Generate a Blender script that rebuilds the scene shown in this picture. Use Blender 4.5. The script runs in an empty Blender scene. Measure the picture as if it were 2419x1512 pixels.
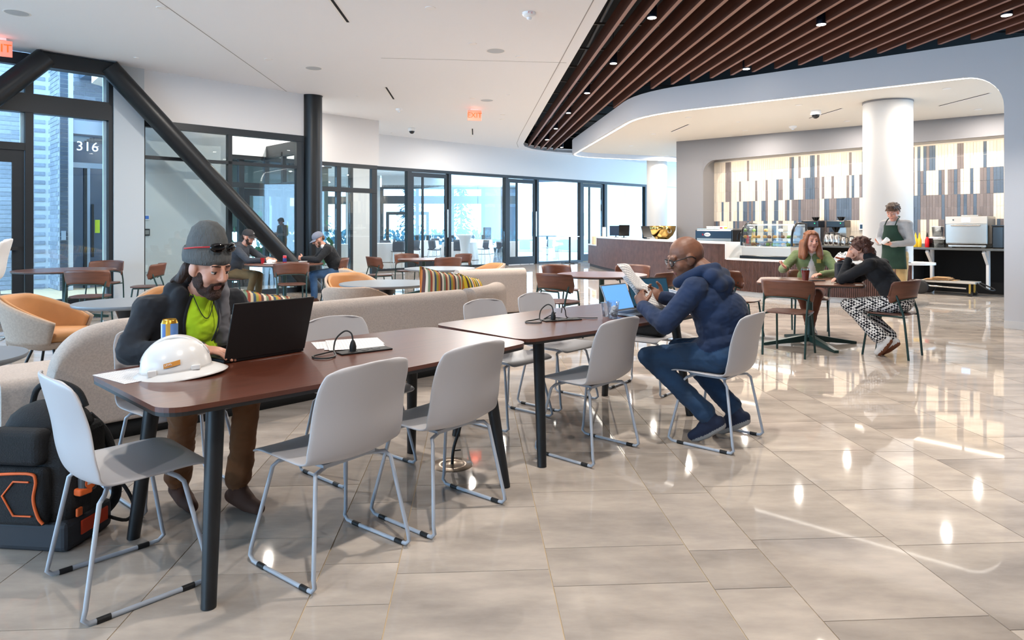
import bpy, math, random
import numpy as np
from mathutils import Vector, Matrix
random.seed(7)
SC = bpy.context.scene
COL = SC.collection
R = math.radians
PI = math.pi

# ------------------------------------------------------------ camera, world, exposure
CX, FOC, HOR, EYE = 1209.5, 1580.0, 540.0, 1.35
cam_d = bpy.data.cameras.new('camera'); cam = bpy.data.objects.new('camera', cam_d); COL.objects.link(cam)
cam.location = (0, 0, EYE); cam.rotation_euler = (PI/2, 0, 0)
cam_d.sensor_width = 36.0; cam_d.lens = 36.0*FOC/2419.0; cam_d.shift_y = -(756.0-HOR)/2419.0
cam_d.clip_start = 0.05; cam_d.clip_end = 400
SC.camera = cam
SC.view_settings.view_transform = 'Standard'; SC.view_settings.look = 'None'
SC.view_settings.gamma = 1.0; SC.view_settings.use_curve_mapping = False
SC.view_settings.exposure = 0.82
w = bpy.data.worlds.new('overcast_sky'); SC.world = w; w.use_nodes = True
bg = w.node_tree.nodes['Background']; bg.inputs[0].default_value = (0.42, 0.70, 1.0, 1); bg.inputs[1].default_value = 5.6
SC.cycles.transparent_max_bounces = 32
SPOT_W = 200.0; DOWN_W = 46.0; KEY_W = 210.0; LED_E = 3.2; COVE_E = 14.0

# ------------------------------------------------------------ pixel helpers (measuring the photograph)
def G(px, py, z=0.0):                      # point at height z seen at a pixel
    Y = (EYE-z)*FOC/(py-HOR); return Vector(((px-CX)/FOC*Y, Y, z))
def zc(x, y): return 3.902-0.019*x+0.0165*y
def CP(px, py, off=0.0):                   # point on the ceiling plane (shifted by off)
    a = (px-CX)/FOC; b = (HOR-py)/FOC
    Y = (2.552+off)/(b+0.019*a-0.0165); return Vector((a*Y, Y, EYE+b*Y))
def face_rot(fx, fy): return math.atan2(-fx, fy)

# ------------------------------------------------------------ materials
def lin(c):
    out = []
    for v in c[:3]:
        v = v/255.0
        out.append(v/12.92 if v <= 0.04045 else ((v+0.055)/1.055)**2.4)
    return (out[0], out[1], out[2], 1.0)
MATS = {}
def mat(name, col, rough=0.5, metal=0.0, var=0.0, vscale=6.0, bump=0.0, bscale=80.0, spec=0.5, emis=0.0, ecol=None,
        coat=0.0, alpha=1.0, stretch=None, col2=None, sheen=0.0, isl=0.0, trans=0.0, detail=4.0):
    if name in MATS: return MATS[name]
    m = bpy.data.materials.new(name); m.use_nodes = True
    nt = m.node_tree; b = nt.nodes['Principled BSDF']; L = nt.links.new; N = nt.nodes.new
    c = lin(col); b.inputs['Base Color'].default_value = c
    b.inputs['Roughness'].default_value = rough; b.inputs['Metallic'].default_value = metal
    b.inputs['Specular IOR Level'].default_value = spec
    if coat: b.inputs['Coat Weight'].default_value = coat; b.inputs['Coat Roughness'].default_value = 0.08
    if sheen: b.inputs['Sheen Weight'].default_value = sheen
    if trans: b.inputs['Transmission Weight'].default_value = trans
    if emis:
        b.inputs['Emission Color'].default_value = lin(ecol or col); b.inputs['Emission Strength'].default_value = emis
    if alpha < 1: b.inputs['Alpha'].default_value = alpha
    tc = None
    if var or bump or col2:
        tc = N('ShaderNodeTexCoord'); mp = N('ShaderNodeMapping'); L(tc.outputs['Object'], mp.inputs['Vector'])
        if stretch: mp.inputs['Scale'].default_value = stretch
    src = None
    if var or col2:
        nz = N('ShaderNodeTexNoise'); nz.inputs['Scale'].default_value = vscale; nz.inputs['Detail'].default_value = detail
        L(mp.outputs['Vector'], nz.inputs['Vector'])
        rp = N('ShaderNodeValToRGB'); L(nz.outputs['Fac'], rp.inputs['Fac'])
        lo = tuple(max(0, x*(1-var)) for x in c[:3])+(1,)
        hi = lin(col2) if col2 else tuple(min(1, x*(1+var)) for x in c[:3])+(1,)
        if col2: lo = c
        rp.color_ramp.elements[0].position = 0.35; rp.color_ramp.elements[1].position = 0.65
        rp.color_ramp.elements[0].color = lo; rp.color_ramp.elements[1].color = hi
        src = rp.outputs['Color']
    if isl:
        ge = N('ShaderNodeNewGeometry'); oi = N('ShaderNodeObjectInfo'); ad = N('ShaderNodeMath'); fr = N('ShaderNodeMath'); mr = N('ShaderNodeMapRange')
        ad.operation = 'ADD'; fr.operation = 'FRACT'
        L(ge.outputs['Random Per Island'], ad.inputs[0]); L(oi.outputs['Random'], ad.inputs[1]); L(ad.outputs[0], fr.inputs[0])
        L(fr.outputs[0], mr.inputs['Value']); mr.inputs['To Min'].default_value = 1-isl; mr.inputs['To Max'].default_value = 1+isl
        hs = N('ShaderNodeHueSaturation'); L(mr.outputs['Result'], hs.inputs['Value'])
        if src: L(src, hs.inputs['Color'])
        else: hs.inputs['Color'].default_value = c
        src = hs.outputs['Color']
    if src: L(src, b.inputs['Base Color'])
    if bump:
        n2 = N('ShaderNodeTexNoise'); n2.inputs['Scale'].default_value = bscale; n2.inputs['Detail'].default_value = 3
        L(mp.outputs['Vector'], n2.inputs['Vector'])
        bp = N('ShaderNodeBump'); bp.inputs['Strength'].default_value = bump; bp.inputs['Distance'].default_value = 0.01
        L(n2.outputs['Fac'], bp.inputs['Height']); L(bp.outputs['Normal'], b.inputs['Normal'])
    MATS[name] = m; return m
def glass(name, tint=(0.93, 0.97, 0.97), refl=0.07, rough=0.0):
    if name in MATS: return MATS[name]
    m = bpy.data.materials.new(name); m.use_nodes = True; nt = m.node_tree; nt.nodes.clear(); N = nt.nodes.new; L = nt.links.new
    o = N('ShaderNodeOutputMaterial'); t = N('ShaderNodeBsdfTransparent'); g = N('ShaderNodeBsdfGlossy'); x = N('ShaderNodeMixShader'); lw = N('ShaderNodeLayerWeight'); mr = N('ShaderNodeMapRange')
    t.inputs[0].default_value = tint+(1,); g.inputs['Roughness'].default_value = rough; g.inputs[0].default_value = (0.9, 0.95, 1, 1)
    lw.inputs[0].default_value = 0.35; L(lw.outputs['Fresnel'], mr.inputs['Value']); mr.inputs['To Min'].default_value = refl*0.4; mr.inputs['To Max'].default_value = min(1, refl*6)
    L(mr.outputs['Result'], x.inputs[0]); L(t.outputs[0], x.inputs[1]); L(g.outputs[0], x.inputs[2]); L(x.outputs[0], o.inputs[0])
    MATS[name] = m; return m
def stripes(name, cols, axis=0, scale=1.0, rough=0.9, bump=0.3):
    if name in MATS: return MATS[name]
    m = bpy.data.materials.new(name); m.use_nodes = True; nt = m.node_tree; b = nt.nodes['Principled BSDF']; N = nt.nodes.new; L = nt.links.new
    tc = N('ShaderNodeTexCoord'); sp = N('ShaderNodeSeparateXYZ'); mu = N('ShaderNodeMath'); fr = N('ShaderNodeMath'); rp = N('ShaderNodeValToRGB')
    mu.operation = 'MULTIPLY'; mu.inputs[1].default_value = scale; fr.operation = 'FRACT'
    L(tc.outputs['Object'], sp.inputs[0]); L(sp.outputs[axis], mu.inputs[0]); L(mu.outputs[0], fr.inputs[0]); L(fr.outputs[0], rp.inputs[0])
    rp.color_ramp.interpolation = 'CONSTANT'
    els = rp.color_ramp.elements
    n = len(cols)
    els[0].color = lin(cols[0]); els[0].position = 0
    els[1].color = lin(cols[1]); els[1].position = 1/n
    for i in range(2, n):
        e = els.new(i/n); e.color = lin(cols[i])
    L(rp.outputs[0], b.inputs['Base Color']); b.inputs['Roughness'].default_value = rough
    MATS[name] = m; return m
def checks(name, c1, c2, scale, rough=0.9):
    if name in MATS: return MATS[name]
    m = bpy.data.materials.new(name); m.use_nodes = True; nt = m.node_tree; b = nt.nodes['Principled BSDF']; N = nt.nodes.new; L = nt.links.new
    tc = N('ShaderNodeTexCoord'); ck = N('ShaderNodeTexChecker'); ck.inputs['Scale'].default_value = scale
    ck.inputs[1].default_value = lin(c1); ck.inputs[2].default_value = lin(c2)
    mp = N('ShaderNodeMapping'); mp.inputs['Rotation'].default_value = (0.5, 0.4, 0.6)
    L(tc.outputs['Object'], mp.inputs[0]); L(mp.outputs[0], ck.inputs['Vector']); L(ck.outputs['Color'], b.inputs['Base Color']); b.inputs['Roughness'].default_value = rough
    MATS[name] = m; return m

# ------------------------------------------------------------ mesh builder
def frame_z(d):
    d = d.normalized(); up = Vector((0, 0, 1)) if abs(d.z) < 0.95 else Vector((0, 1, 0))
    x = up.cross(d).normalized(); y = d.cross(x)
    return Matrix((x, y, d)).transposed()
class MB:
    def __init__(s): s.v = []; s.f = []; s.m = []; s.sm = []
    def add(s, vs, fs, mi=0, smooth=False):
        o = len(s.v); s.v += [tuple(p) for p in vs]
        for f in fs: s.f.append(tuple(i+o for i in f)); s.m.append(mi); s.sm.append(smooth)
        return s
    def box(s, c, size, rz=0.0, M=None, mi=0):
        hx, hy, hz = size[0]/2, size[1]/2, size[2]/2
        if M is None: M = Matrix.Rotation(rz, 3, 'Z')
        c = Vector(c); vs = [c+M@Vector((x*hx, y*hy, z*hz)) for z in (-1, 1) for y in (-1, 1) for x in (-1, 1)]
        return s.add(vs, [(0, 2, 3, 1), (4, 5, 7, 6), (0, 1, 5, 4), (2, 6, 7, 3), (0, 4, 6, 2), (1, 3, 7, 5)], mi)
    def bar(s, p0, p1, wx, wz, mi=0):       # rectangular bar between two points
        p0 = Vector(p0); p1 = Vector(p1); return s.box((p0+p1)/2, (wx, wz, (p1-p0).length), M=frame_z(p1-p0), mi=mi)
    def cyl(s, p0, p1, r0, r1=None, n=14, caps=True, mi=0, smooth=True):
        p0 = Vector(p0); p1 = Vector(p1); r1 = r0 if r1 is None else r1; M = frame_z(p1-p0)
        vs = []
        for p, r in ((p0, r0), (p1, r1)):
            for i in range(n): a = 2*PI*i/n; vs.append(p+M@Vector((r*math.cos(a), r*math.sin(a), 0)))
        s.add(vs, [(i, (i+1) % n, n+(i+1) % n, n+i) for i in range(n)], mi, smooth)
        if caps:
            s.add(vs[:n], [tuple(range(n-1, -1, -1))], mi); s.add(vs[n:], [tuple(range(n))], mi)
        return s
    def tube(s, pts, r, n=8, closed=False, mi=0):
        pts = [Vector(p) for p in pts]
        if not closed and 4 <= len(pts) <= 12 and not isinstance(r, (list, tuple)): pts = smooth_path(pts, 5)
        k = len(pts); rs = r if isinstance(r, (list, tuple)) else [r]*k
        vs = []; prev = None
        for i, p in enumerate(pts):
            a = pts[(i-1) % k] if (closed or i > 0) else p; b = pts[(i+1) % k] if (closed or i < k-1) else p
            d = (b-a).normalized()
            if prev is None: M = frame_z(d); x = M.col[0]
            else:
                x = prev-d*prev.dot(d)
                x = x.normalized() if x.length > 1e-6 else frame_z(d).col[0]
            prev = Vector(x); y = d.cross(prev)
            for j in range(n): t = 2*PI*j/n; vs.append(p+prev*rs[i]*math.cos(t)+y*rs[i]*math.sin(t))
        fs = []
        for i in range(k if closed else k-1):
            i2 = (i+1) % k
            for j in range(n): fs.append((i*n+j, i*n+(j+1) % n, i2*n+(j+1) % n, i2*n+j))
        s.add(vs, fs, mi, True)
        if not closed: s.add(vs[:n], [tuple(range(n-1, -1, -1))], mi); s.add(vs[-n:], [tuple(range(n))], mi)
        return s
    def lathe(s, prof, n=24, c=(0, 0, 0), M=None, mi=0, smooth=True, sx=1.0, sy=1.0):
        c = Vector(c); M = M or Matrix.Identity(3); vs = []; k = len(prof)
        for (r, z) in prof:
            for i in range(n): a = 2*PI*i/n; vs.append(c+M@Vector((r*math.cos(a)*sx, r*math.sin(a)*sy, z)))
        fs = [(j*n+i, j*n+(i+1) % n, (j+1)*n+(i+1) % n, (j+1)*n+i) for j in range(k-1) for i in range(n)]
        s.add(vs, fs, mi, smooth)
        if prof[0][0] > 1e-5: s.add(vs[:n], [tuple(range(n-1, -1, -1))], mi)
        if prof[-1][0] > 1e-5: s.add(vs[-n:], [tuple(range(n))], mi)
        return s
    def prism(s, poly, z0, z1, mi=0, M=None, c=(0, 0, 0)):
        n = len(poly); c = Vector(c); M = M or Matrix.Identity(3)
        f0 = z0 if callable(z0) else (lambda x, y: z0); f1 = z1 if callable(z1) else (lambda x, y: z1)
        vs = [c+M@Vector((p[0], p[1], f0(p[0], p[1]))) for p in poly]+[c+M@Vector((p[0], p[1], f1(p[0], p[1]))) for p in poly]
        return s.add(vs, [tuple(range(n-1, -1, -1)), tuple(range(n, 2*n))]+[(i, (i+1) % n, n+(i+1) % n, n+i) for i in range(n)], mi)
    def ell(s, c, r, M=None, nu=14, nv=9, mi=0):
        M = M or Matrix.Identity(3); c = Vector(c); vs = [c+M@Vector((0, 0, -r[2]))]
        for j in range(1, nv):
            t = PI*j/nv
            for i in range(nu): a = 2*PI*i/nu; vs.append(c+M@Vector((r[0]*math.sin(t)*math.cos(a), r[1]*math.sin(t)*math.sin(a), -r[2]*math.cos(t))))
        vs.append(c+M@Vector((0, 0, r[2]))); e = len(vs)-1
        fs = [(0, 1+(i+1) % nu, 1+i) for i in range(nu)]+[(e, 1+(nv-2)*nu+i, 1+(nv-2)*nu+(i+1) % nu) for i in range(nu)]
        for j in range(nv-2):
            for i in range(nu): fs.append((1+j*nu+i, 1+j*nu+(i+1) % nu, 1+(j+1)*nu+(i+1) % nu, 1+(j+1)*nu+i))
        return s.add(vs, fs, mi, True)
    def cap(s, p0, p1, r0, r1, n=12):        # closed tapered capsule
        p0 = Vector(p0); p1 = Vector(p1); d = p1-p0; L_ = max(d.length, 1e-4); M = frame_z(d if d.length > 1e-5 else Vector((0, 0, 1)))
        prof = [(1e-6, -r0)]+[(r0*math.cos(t), r0*math.sin(t)) for t in (-1.1, -0.7, -0.3, 0)]+[(r1*math.cos(t), L_+r1*math.sin(t)) for t in (0, 0.3, 0.7, 1.1)]+[(1e-6, L_+r1)]
        return s.lathe(prof, n, p0, M)
    def grid(s, fn, nu, nv, mi=0, closed_u=False):
        vs = [fn(i/(nu-1) if not closed_u else i/nu, j/(nv-1)) for j in range(nv) for i in range(nu)]
        fs = []
        for j in range(nv-1):
            for i in range(nu if closed_u else nu-1): fs.append((j*nu+i, j*nu+(i+1) % nu, (j+1)*nu+(i+1) % nu, (j+1)*nu+i))
        return s.add(vs, fs, mi, True)
    def mesh(s, name):
        me = bpy.data.meshes.new(name); me.from_pydata(s.v, [], s.f)
        me.polygons.foreach_set('material_index', s.m); me.polygons.foreach_set('use_smooth', s.sm); me.update(); return me
    def build(s, name, mats, parent=None, bevel=0.0, seg=2, sub=0, solid=0.0, kind=None, label=None, smooth=None):
        me = s.mesh(name)
        for m in (mats if isinstance(mats, (list, tuple)) else [mats]): me.materials.append(m)
        o = bpy.data.objects.new(name, me); COL.objects.link(o)
        if parent: o.parent = parent
        if solid: md = o.modifiers.new('thickness', 'SOLIDIFY'); md.thickness = solid; md.offset = 0
        if bevel: md = o.modifiers.new('bevel', 'BEVEL'); md.width = bevel; md.segments = seg; md.limit_method = 'ANGLE'; md.angle_limit = R(40)
        if sub: md = o.modifiers.new('sub', 'SUBSURF'); md.levels = sub; md.render_levels = sub
        if smooth: me.polygons.foreach_set('use_smooth', [True]*len(me.polygons))
        if kind: o['kind'] = kind
        if label: o['label'] = label
        return o
def tag(o, label=None, cat=None, group=None, kind=None):
    if label: o['label'] = label
    if cat: o['category'] = cat
    if group: o['group'] = group
    if kind: o['kind'] = kind
    return o
def thing(name, label, cat, loc=(0, 0, 0), rz=0.0, group=None, kind=None):
    o = bpy.data.objects.new(name, None); COL.objects.link(o); o.location = loc; o.rotation_euler = (0, 0, rz); o.empty_display_size = 0.05
    return tag(o, label, cat, group, kind)
def struct(name): return thing(name, None, None, kind='structure')
def copy_tree(o, parent=None):
    c = o.copy(); COL.objects.link(c)
    if parent: c.parent = parent
    for ch in list(o.children): copy_tree(ch, c)
    return c
def place(root, loc, rz, label=None, group=None, first=False):
    o = root if first else copy_tree(root)
    o.location = loc; o.rotation_euler = (0, 0, rz)
    if label: o['label'] = label
    if group: o['group'] = group
    return o
def text_part(name, s, size, m, parent, loc, rot, ext=0.002, align='CENTER'):
    cu = bpy.data.curves.new(name, 'FONT'); cu.body = s; cu.size = size; cu.align_x = align; cu.align_y = 'CENTER'; cu.extrude = ext; cu.resolution_u = 3
    t = bpy.data.objects.new(name+'_tmp', cu); COL.objects.link(t); dg = bpy.context.evaluated_depsgraph_get()
    me = bpy.data.meshes.new_from_object(t.evaluated_get(dg)); bpy.data.objects.remove(t); bpy.data.curves.remove(cu)
    me.materials.clear(); me.materials.append(m); o = bpy.data.objects.new(name, me); COL.objects.link(o); o.parent = parent
    o.location = loc; o.rotation_euler = rot; return o
def lamp(name, kind, loc, power, col=(1, 0.92, 0.83), size=0.1, parent=None, spot=None, blend=0.5, rot=(0, 0, 0)):
    d = bpy.data.lights.new(name, kind); d.energy = power; d.color = col
    if kind == 'AREA': d.shape = 'DISK'; d.size = size
    else: d.shadow_soft_size = size
    if kind == 'SPOT': d.spot_size = spot; d.spot_blend = blend
    o = bpy.data.objects.new(name, d); COL.objects.link(o); o.location = loc; o.rotation_euler = rot
    if parent: o.parent = parent
    return o

# ------------------------------------------------------------ material palette
M_paint = mat('warm_white_paint', (214, 212, 211), 0.6, bump=0.03, bscale=300)
M_ceil = mat('ceiling_paint', (236, 237, 240), 0.75)
M_grey = mat('grey_paint', (124, 122, 124), 0.6)
M_dark = mat('dark_bronze_metal', (38, 42, 46), 0.42, 0.3)
M_black = mat('black_void', (8, 8, 9), 0.9)
M_steelb = mat('black_painted_steel', (26, 29, 32), 0.38, 0.2, bump=0.05, bscale=200)
M_glass = glass('clear_glass')
M_white = mat('white_plastic', (232, 231, 230), 0.35)
M_chrome = mat('chrome', (205, 203, 200), 0.12, 1.0)
M_ss = mat('stainless_steel', (176, 174, 170), 0.3, 1.0, bump=0.05, bscale=30, stretch=(1, 1, 40))
M_rubber = mat('black_rubber', (18, 18, 20), 0.6)
M_paper = mat('paper', (236, 234, 232), 0.85)
M_cable = mat('black_cable', (14, 14, 15), 0.5)

# ============================================================ FLOOR
def floor_material():
    m = bpy.data.materials.new('polished_porcelain'); m.use_nodes = True; nt = m.node_tree; b = nt.nodes['Principled BSDF']; N = nt.nodes.new; L = nt.links.new
    ge = N('ShaderNodeNewGeometry'); oi = N('ShaderNodeObjectInfo'); mp = N('ShaderNodeMapping'); mp.inputs['Scale'].default_value = (0.9, 2.4, 1)
    L(ge.outputs['Position'], mp.inputs[0])
    ad = N('ShaderNodeMath'); ad.operation = 'ADD'; fr = N('ShaderNodeMath'); fr.operation = 'FRACT'
    L(ge.outputs['Random Per Island'], ad.inputs[0]); L(oi.outputs['Random'], ad.inputs[1]); L(ad.outputs[0], fr.inputs[0])
    off = N('ShaderNodeVectorMath'); off.operation = 'ADD'; cb = N('ShaderNodeCombineXYZ'); mu = N('ShaderNodeMath'); mu.operation = 'MULTIPLY'; mu.inputs[1].default_value = 37.0
    L(fr.outputs[0], mu.inputs[0]); L(mu.outputs[0], cb.inputs[2]); L(mp.outputs[0], off.inputs[0]); L(cb.outputs[0], off.inputs[1])
    nz = N('ShaderNodeTexNoise'); nz.inputs['Scale'].default_value = 1.9; nz.inputs['Detail'].default_value = 6; nz.inputs['Roughness'].default_value = 0.6
    L(off.outputs[0], nz.inputs['Vector'])
    rp = N('ShaderNodeValToRGB'); L(nz.outputs['Fac'], rp.inputs[0]); e = rp.color_ramp.elements
    e[0].position = 0.3; e[0].color = lin((150, 141, 134)); e[1].position = 0.7; e[1].color = lin((196, 184, 172))
    mr = N('ShaderNodeMapRange'); L(fr.outputs[0], mr.inputs['Value']); mr.inputs['To Min'].default_value = 0.9; mr.inputs['To Max'].default_value = 1.1
    hs = N('ShaderNodeHueSaturation'); L(rp.outputs[0], hs.inputs['Color']); L(mr.outputs['Result'], hs.inputs['Value']); L(hs.outputs[0], b.inputs['Base Color'])
    b.inputs['Roughness'].default_value = 0.035; b.inputs['Specular IOR Level'].default_value = 0.28
    MATS['polished_porcelain'] = m; return m
M_tile = floor_material(); M_grout = mat('tan_grout', (196, 176, 146), 0.9)
FO = Vector((-6.70, 12.13)); FU = Vector((0.7101, 0.7041)); FN = Vector((-0.7041, 0.7101))     # left facade line
class WallFrame:
    def __init__(s, O, U): s.O = Vector(O); s.U = Vector(U).normalized(); s.N = Vector((-s.U.y, s.U.x)); s.rz = math.atan2(s.U.y, s.U.x)
    def p(s, a, o=0.0, z=0.0): q = s.O+s.U*a+s.N*o; return Vector((q.x, q.y, z))
    def box(s, mb, a0, a1, o0, o1, z0, z1, mi=0):
        c = s.p((a0+a1)/2, (o0+o1)/2, (z0+z1)/2); return mb.box(c, (a1-a0, o1-o0, z1-z0), s.rz, mi=mi)
    def part(s, name, m, parent, a0, a1, o0, o1, z0, z1, **k):
        mb = MB(); s.box(mb, a0, a1, o0, o1, z0, z1); return mb.build(name, m, parent, **k)
WF = WallFrame(FO, FU); WB = WallFrame((-4.8, 20.7), (0.755, 0.656))
floor = MB().add([(-22, -7, -0.004), (16, -7, -0.004), (16, 50, -0.004), (-22, 50, -0.004)], [(0, 1, 2, 3)]).build('floor', M_grout, kind='structure')
th = R(3.3); GP = Vector((math.cos(th), math.sin(th))); GQ = Vector((-math.sin(th), math.cos(th)))
def tile_mesh(wx, wy):
    m = MB(); g = 0.0022; m.box((0, 0, -0.005), (wx-2*g, wy-2*g, 0.01)); me = m.mesh('tile'); me.materials.append(M_tile); return me
tiles = []
p = -0.60-1.5*10; k = 0; rng = random.Random(3)
while p < 16:
    wx = (0.3, 0.6, 0.6)[k % 3]; q = -7+rng.random()*0.6
    while q < 48:
        wy = rng.choice((0.6, 0.6, 0.6, 0.3) if wx > 0.5 else (0.6, 0.6, 0.6, 0.3))
        c = GP*(p+wx/2)+GQ*(q+wy/2); r = c-FO; s_ = r.dot(FU); o_ = r.dot(FN)
        inside = o_ < 0 or (s_ > 0.2 and o_ < 2.2) or ((c-WB.O).dot(WB.N) > -0.6 and c.x > -15) or (s_ > 3 and o_ < 8)
        if inside and c.x < 14: tiles.append((c, wx, wy))
        q += wy
    p += wx; k += 1
def seen(c):
    if c.y < 1.9: return -1
    x = CX+FOC*c.x/c.y; y = HOR+EYE*FOC/c.y
    return 1.0/c.y if (-60 < x < 2480 and y < 1580) else -1
tiles.sort(key=lambda t: -seen(t[0]))
tm = {}
for c, wx, wy in tiles[:300]:
    if (wx, wy) not in tm: tm[(wx, wy)] = tile_mesh(wx, wy)
    o = bpy.data.objects.new('tile', tm[(wx, wy)]); COL.objects.link(o); o.location = (c.x, c.y, 0); o.rotation_euler = (0, 0, th); o.parent = floor
mb = MB()
for c, wx, wy in tiles[300:]: mb.box((c.x, c.y, -0.005), (wx-0.0044, wy-0.0044, 0.01), th)
mb.build('tile_field', M_tile, floor, kind='stuff')

# ============================================================ CEILING
arc = [(0.39, 23.1), (0.45, 23.9), (0.72, 24.7), (1.2, 25.3), (1.75, 25.7), (2.4, 25.95), (3.6, 26.2)]
P_in = lambda s, o: (WF.p(s, o).x, WF.p(s, o).y)
ceil_poly = [(1.81, -7)]+arc+[(8.0, 27.2), (9.3, 32.9), (-5.9, 19.7), (-8.3, 17.4), P_in(-0.3, 2.25), P_in(-0.487, 0.05), P_in(-17, 0.05), (-19, -7)]
mb = MB().prism(ceil_poly, zc, lambda x, y: zc(x, y)+0.14); ceiling = mb.build('ceiling', M_ceil, kind='structure')
M_seam = mat('ceiling_seam', (150, 147, 146), 0.8)
def seam(pts, wd=0.012):
    mb = MB()
    for a, b in zip(pts[:-1], pts[1:]):
        a = Vector((a.x, a.y, zc(a.x, a.y)-0.001)); b = Vector((b.x, b.y, zc(b.x, b.y)-0.001)); mb.bar(a, b, wd, 0.004)
    return mb.build('joint_strip', M_seam, ceiling)
seam([CP(372, 0), CP(677, 216)]); seam([CP(1402, 0), CP(1228, 320), CP(1221, 338), CP(1224, 348)]); seam([CP(900, 137), CP(1338, 148)], 0.006)
# dark void above the slats
vp = [(-0.2, -7), (15, -7), (15, 28.5), (-0.2, 28.5)]
mb = MB()
z0 = lambda x, y: zc(x, y)+0.10; z1 = lambda x, y: zc(x, y)+0.95
n = 4; vs = [(x, y, z0(x, y)) for x, y in vp]+[(x, y, z1(x, y)) for x, y in vp]
mb.add(vs, [(0, 1, 5, 4), (1, 2, 6, 5), (2, 3, 7, 6), (3, 0, 4, 7), (4, 5, 6, 7)]); mb.build('void_liner', M_black, ceiling)
# cafe soffit: plan path of the fascia
def fillet(pts, rad, n=7):
    out = [Vector(pts[0])]
    for i in range(1, len(pts)-1):
        a, b, c = Vector(pts[i-1]), Vector(pts[i]), Vector(pts[i+1]); u = (a-b).normalized(); v = (c-b).normalized(); r = min(rad, (a-b).length*0.48, (c-b).length*0.48)
        for k in range(n+1):
            t = k/n; out.append((b+u*r)*(1-t)**2+2*b*t*(1-t)+(b+v*r)*t*t)
    out.append(Vector(pts[-1])); return out
FP = fillet([(10.6, 5.1), (2.50, 13.33), (1.88, 22.6), (5.9, 23.75), (7.0, 23.8)], 1.15)
def offset(path, d):
    out = []
    for i, p in enumerate(path):
        a = path[max(0, i-1)]; b = path[min(len(path)-1, i+1)]; t = (b-a).normalized(); out.append(p+Vector((t.y, -t.x))*d)
    return out
FI = offset(FP, 0.14); FL0 = offset(FP, 0.055); FL1 = offset(FP, 0.105)
SOF = -0.46; SOFI = -0.31
def ribbon(mb, A, za, B, zb, mi=0):
    vs = [(p.x, p.y, zc(p.x, p.y)+za) for p in A]+[(p.x, p.y, zc(p.x, p.y)+zb) for p in B]; n = len(A)
    mb.add(vs, [(i, i+1, n+i+1, n+i) for i in range(n-1)], mi, True)
WS = WallFrame((4.66, 18.96), (0.659, -0.752))          # grey cafe back wall, N points to the left/front... use -N for behind
M_fas = mat('soffit_paint', (202, 202, 206), 0.6)
soffit = MB()
ribbon(soffit, FP, 0.0, FP, SOF); ribbon(soffit, FP, SOF, FI, SOF); ribbon(soffit, FI, SOF, FI, SOFI); ribbon(soffit, FP, 0.0, FI, 0.0)
soff = soffit.build('ceiling', M_fas, kind='structure')
poly = [(p.x, p.y) for p in FI]+[(9, 24.5), (14, 15), (13, 6.5)]
MB().prism(poly, lambda x, y: zc(x, y)+SOFI, lambda x, y: zc(x, y)+SOFI+0.03).build('soffit_panel', mat('soffit_inner_paint', (230, 224, 214), 0.7), soff)
M_led = mat('led_strip', (255, 250, 240), 0.5, emis=LED_E)
led = MB(); i0 = 1
cutp = Vector((6.35, 9.42)); nn_ = (FP[0]-FP[1]).normalized(); nn_ = Vector((-nn_.y, nn_.x)); ribbon(led, [cutp+nn_*0.055]+FL0[1:], SOF-0.004, [cutp+nn_*0.105]+FL1[1:], SOF-0.004); led.build('led_strip', M_led, soff)
# right wall: continues the fascia plane down to the floor, with the rounded portal corner
WR = WallFrame((6.68, 9.08), Vector((10.6-2.5, 5.1-13.33)))
wr = MB(); ztop = lambda x, y: zc(x, y)
a0, a1 = 0.0, 6.2; q0, q1, q2, q3 = WR.p(a0), WR.p(a1), WR.p(a1, 0.14), WR.p(a0, 0.14)
wr.prism([(q0.x, q0.y), (q1.x, q1.y), (q2.x, q2.y), (q3.x, q3.y)], 0.0, ztop)
wall_right = wr.build('wall_right', M_fas, kind='structure')
fil = MB(); rad = 0.46; zt = zc(6.5, 9.2)+SOF+0.03
prof = [(0.0, zt-rad-0.03)]+[(-rad+rad*math.cos(t), zt-rad-0.03+rad*math.sin(t)) for t in np.linspace(0, PI/2, 10)]+[(-rad, zt+0.03), (0.0, zt+0.03)]
vs = [WR.p(a, 0.0, z) for a, z in prof]+[WR.p(a, 0.14, z) for a, z in prof]; n = len(prof)
fil.add(vs, [tuple(range(n)), tuple(range(2*n-1, n-1, -1))]+[(i, (i+1) % n, n+(i+1) % n, n+i) for i in range(n)]); fil.build('rounded_corner', M_fas, wall_right)
ledc = MB(); pr2 = [(-rad+rad*math.cos(t), zt-rad-0.03+rad*math.sin(t)) for t in np.linspace(0.35, PI/2, 10)]
ledc.add([WR.p(a, 0.03, z-0.004) for a, z in pr2]+[WR.p(a, 0.075, z-0.004) for a, z in pr2], [(i, i+1, 11+i, 10+i) for i in range(9)]); ledc.build('led_strip', M_led, wall_right)
WR.part('baseboard_right', M_paint, None, 0.0, 6.2, -0.012, 0.0, 0.0, 0.10, kind='structure')
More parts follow.
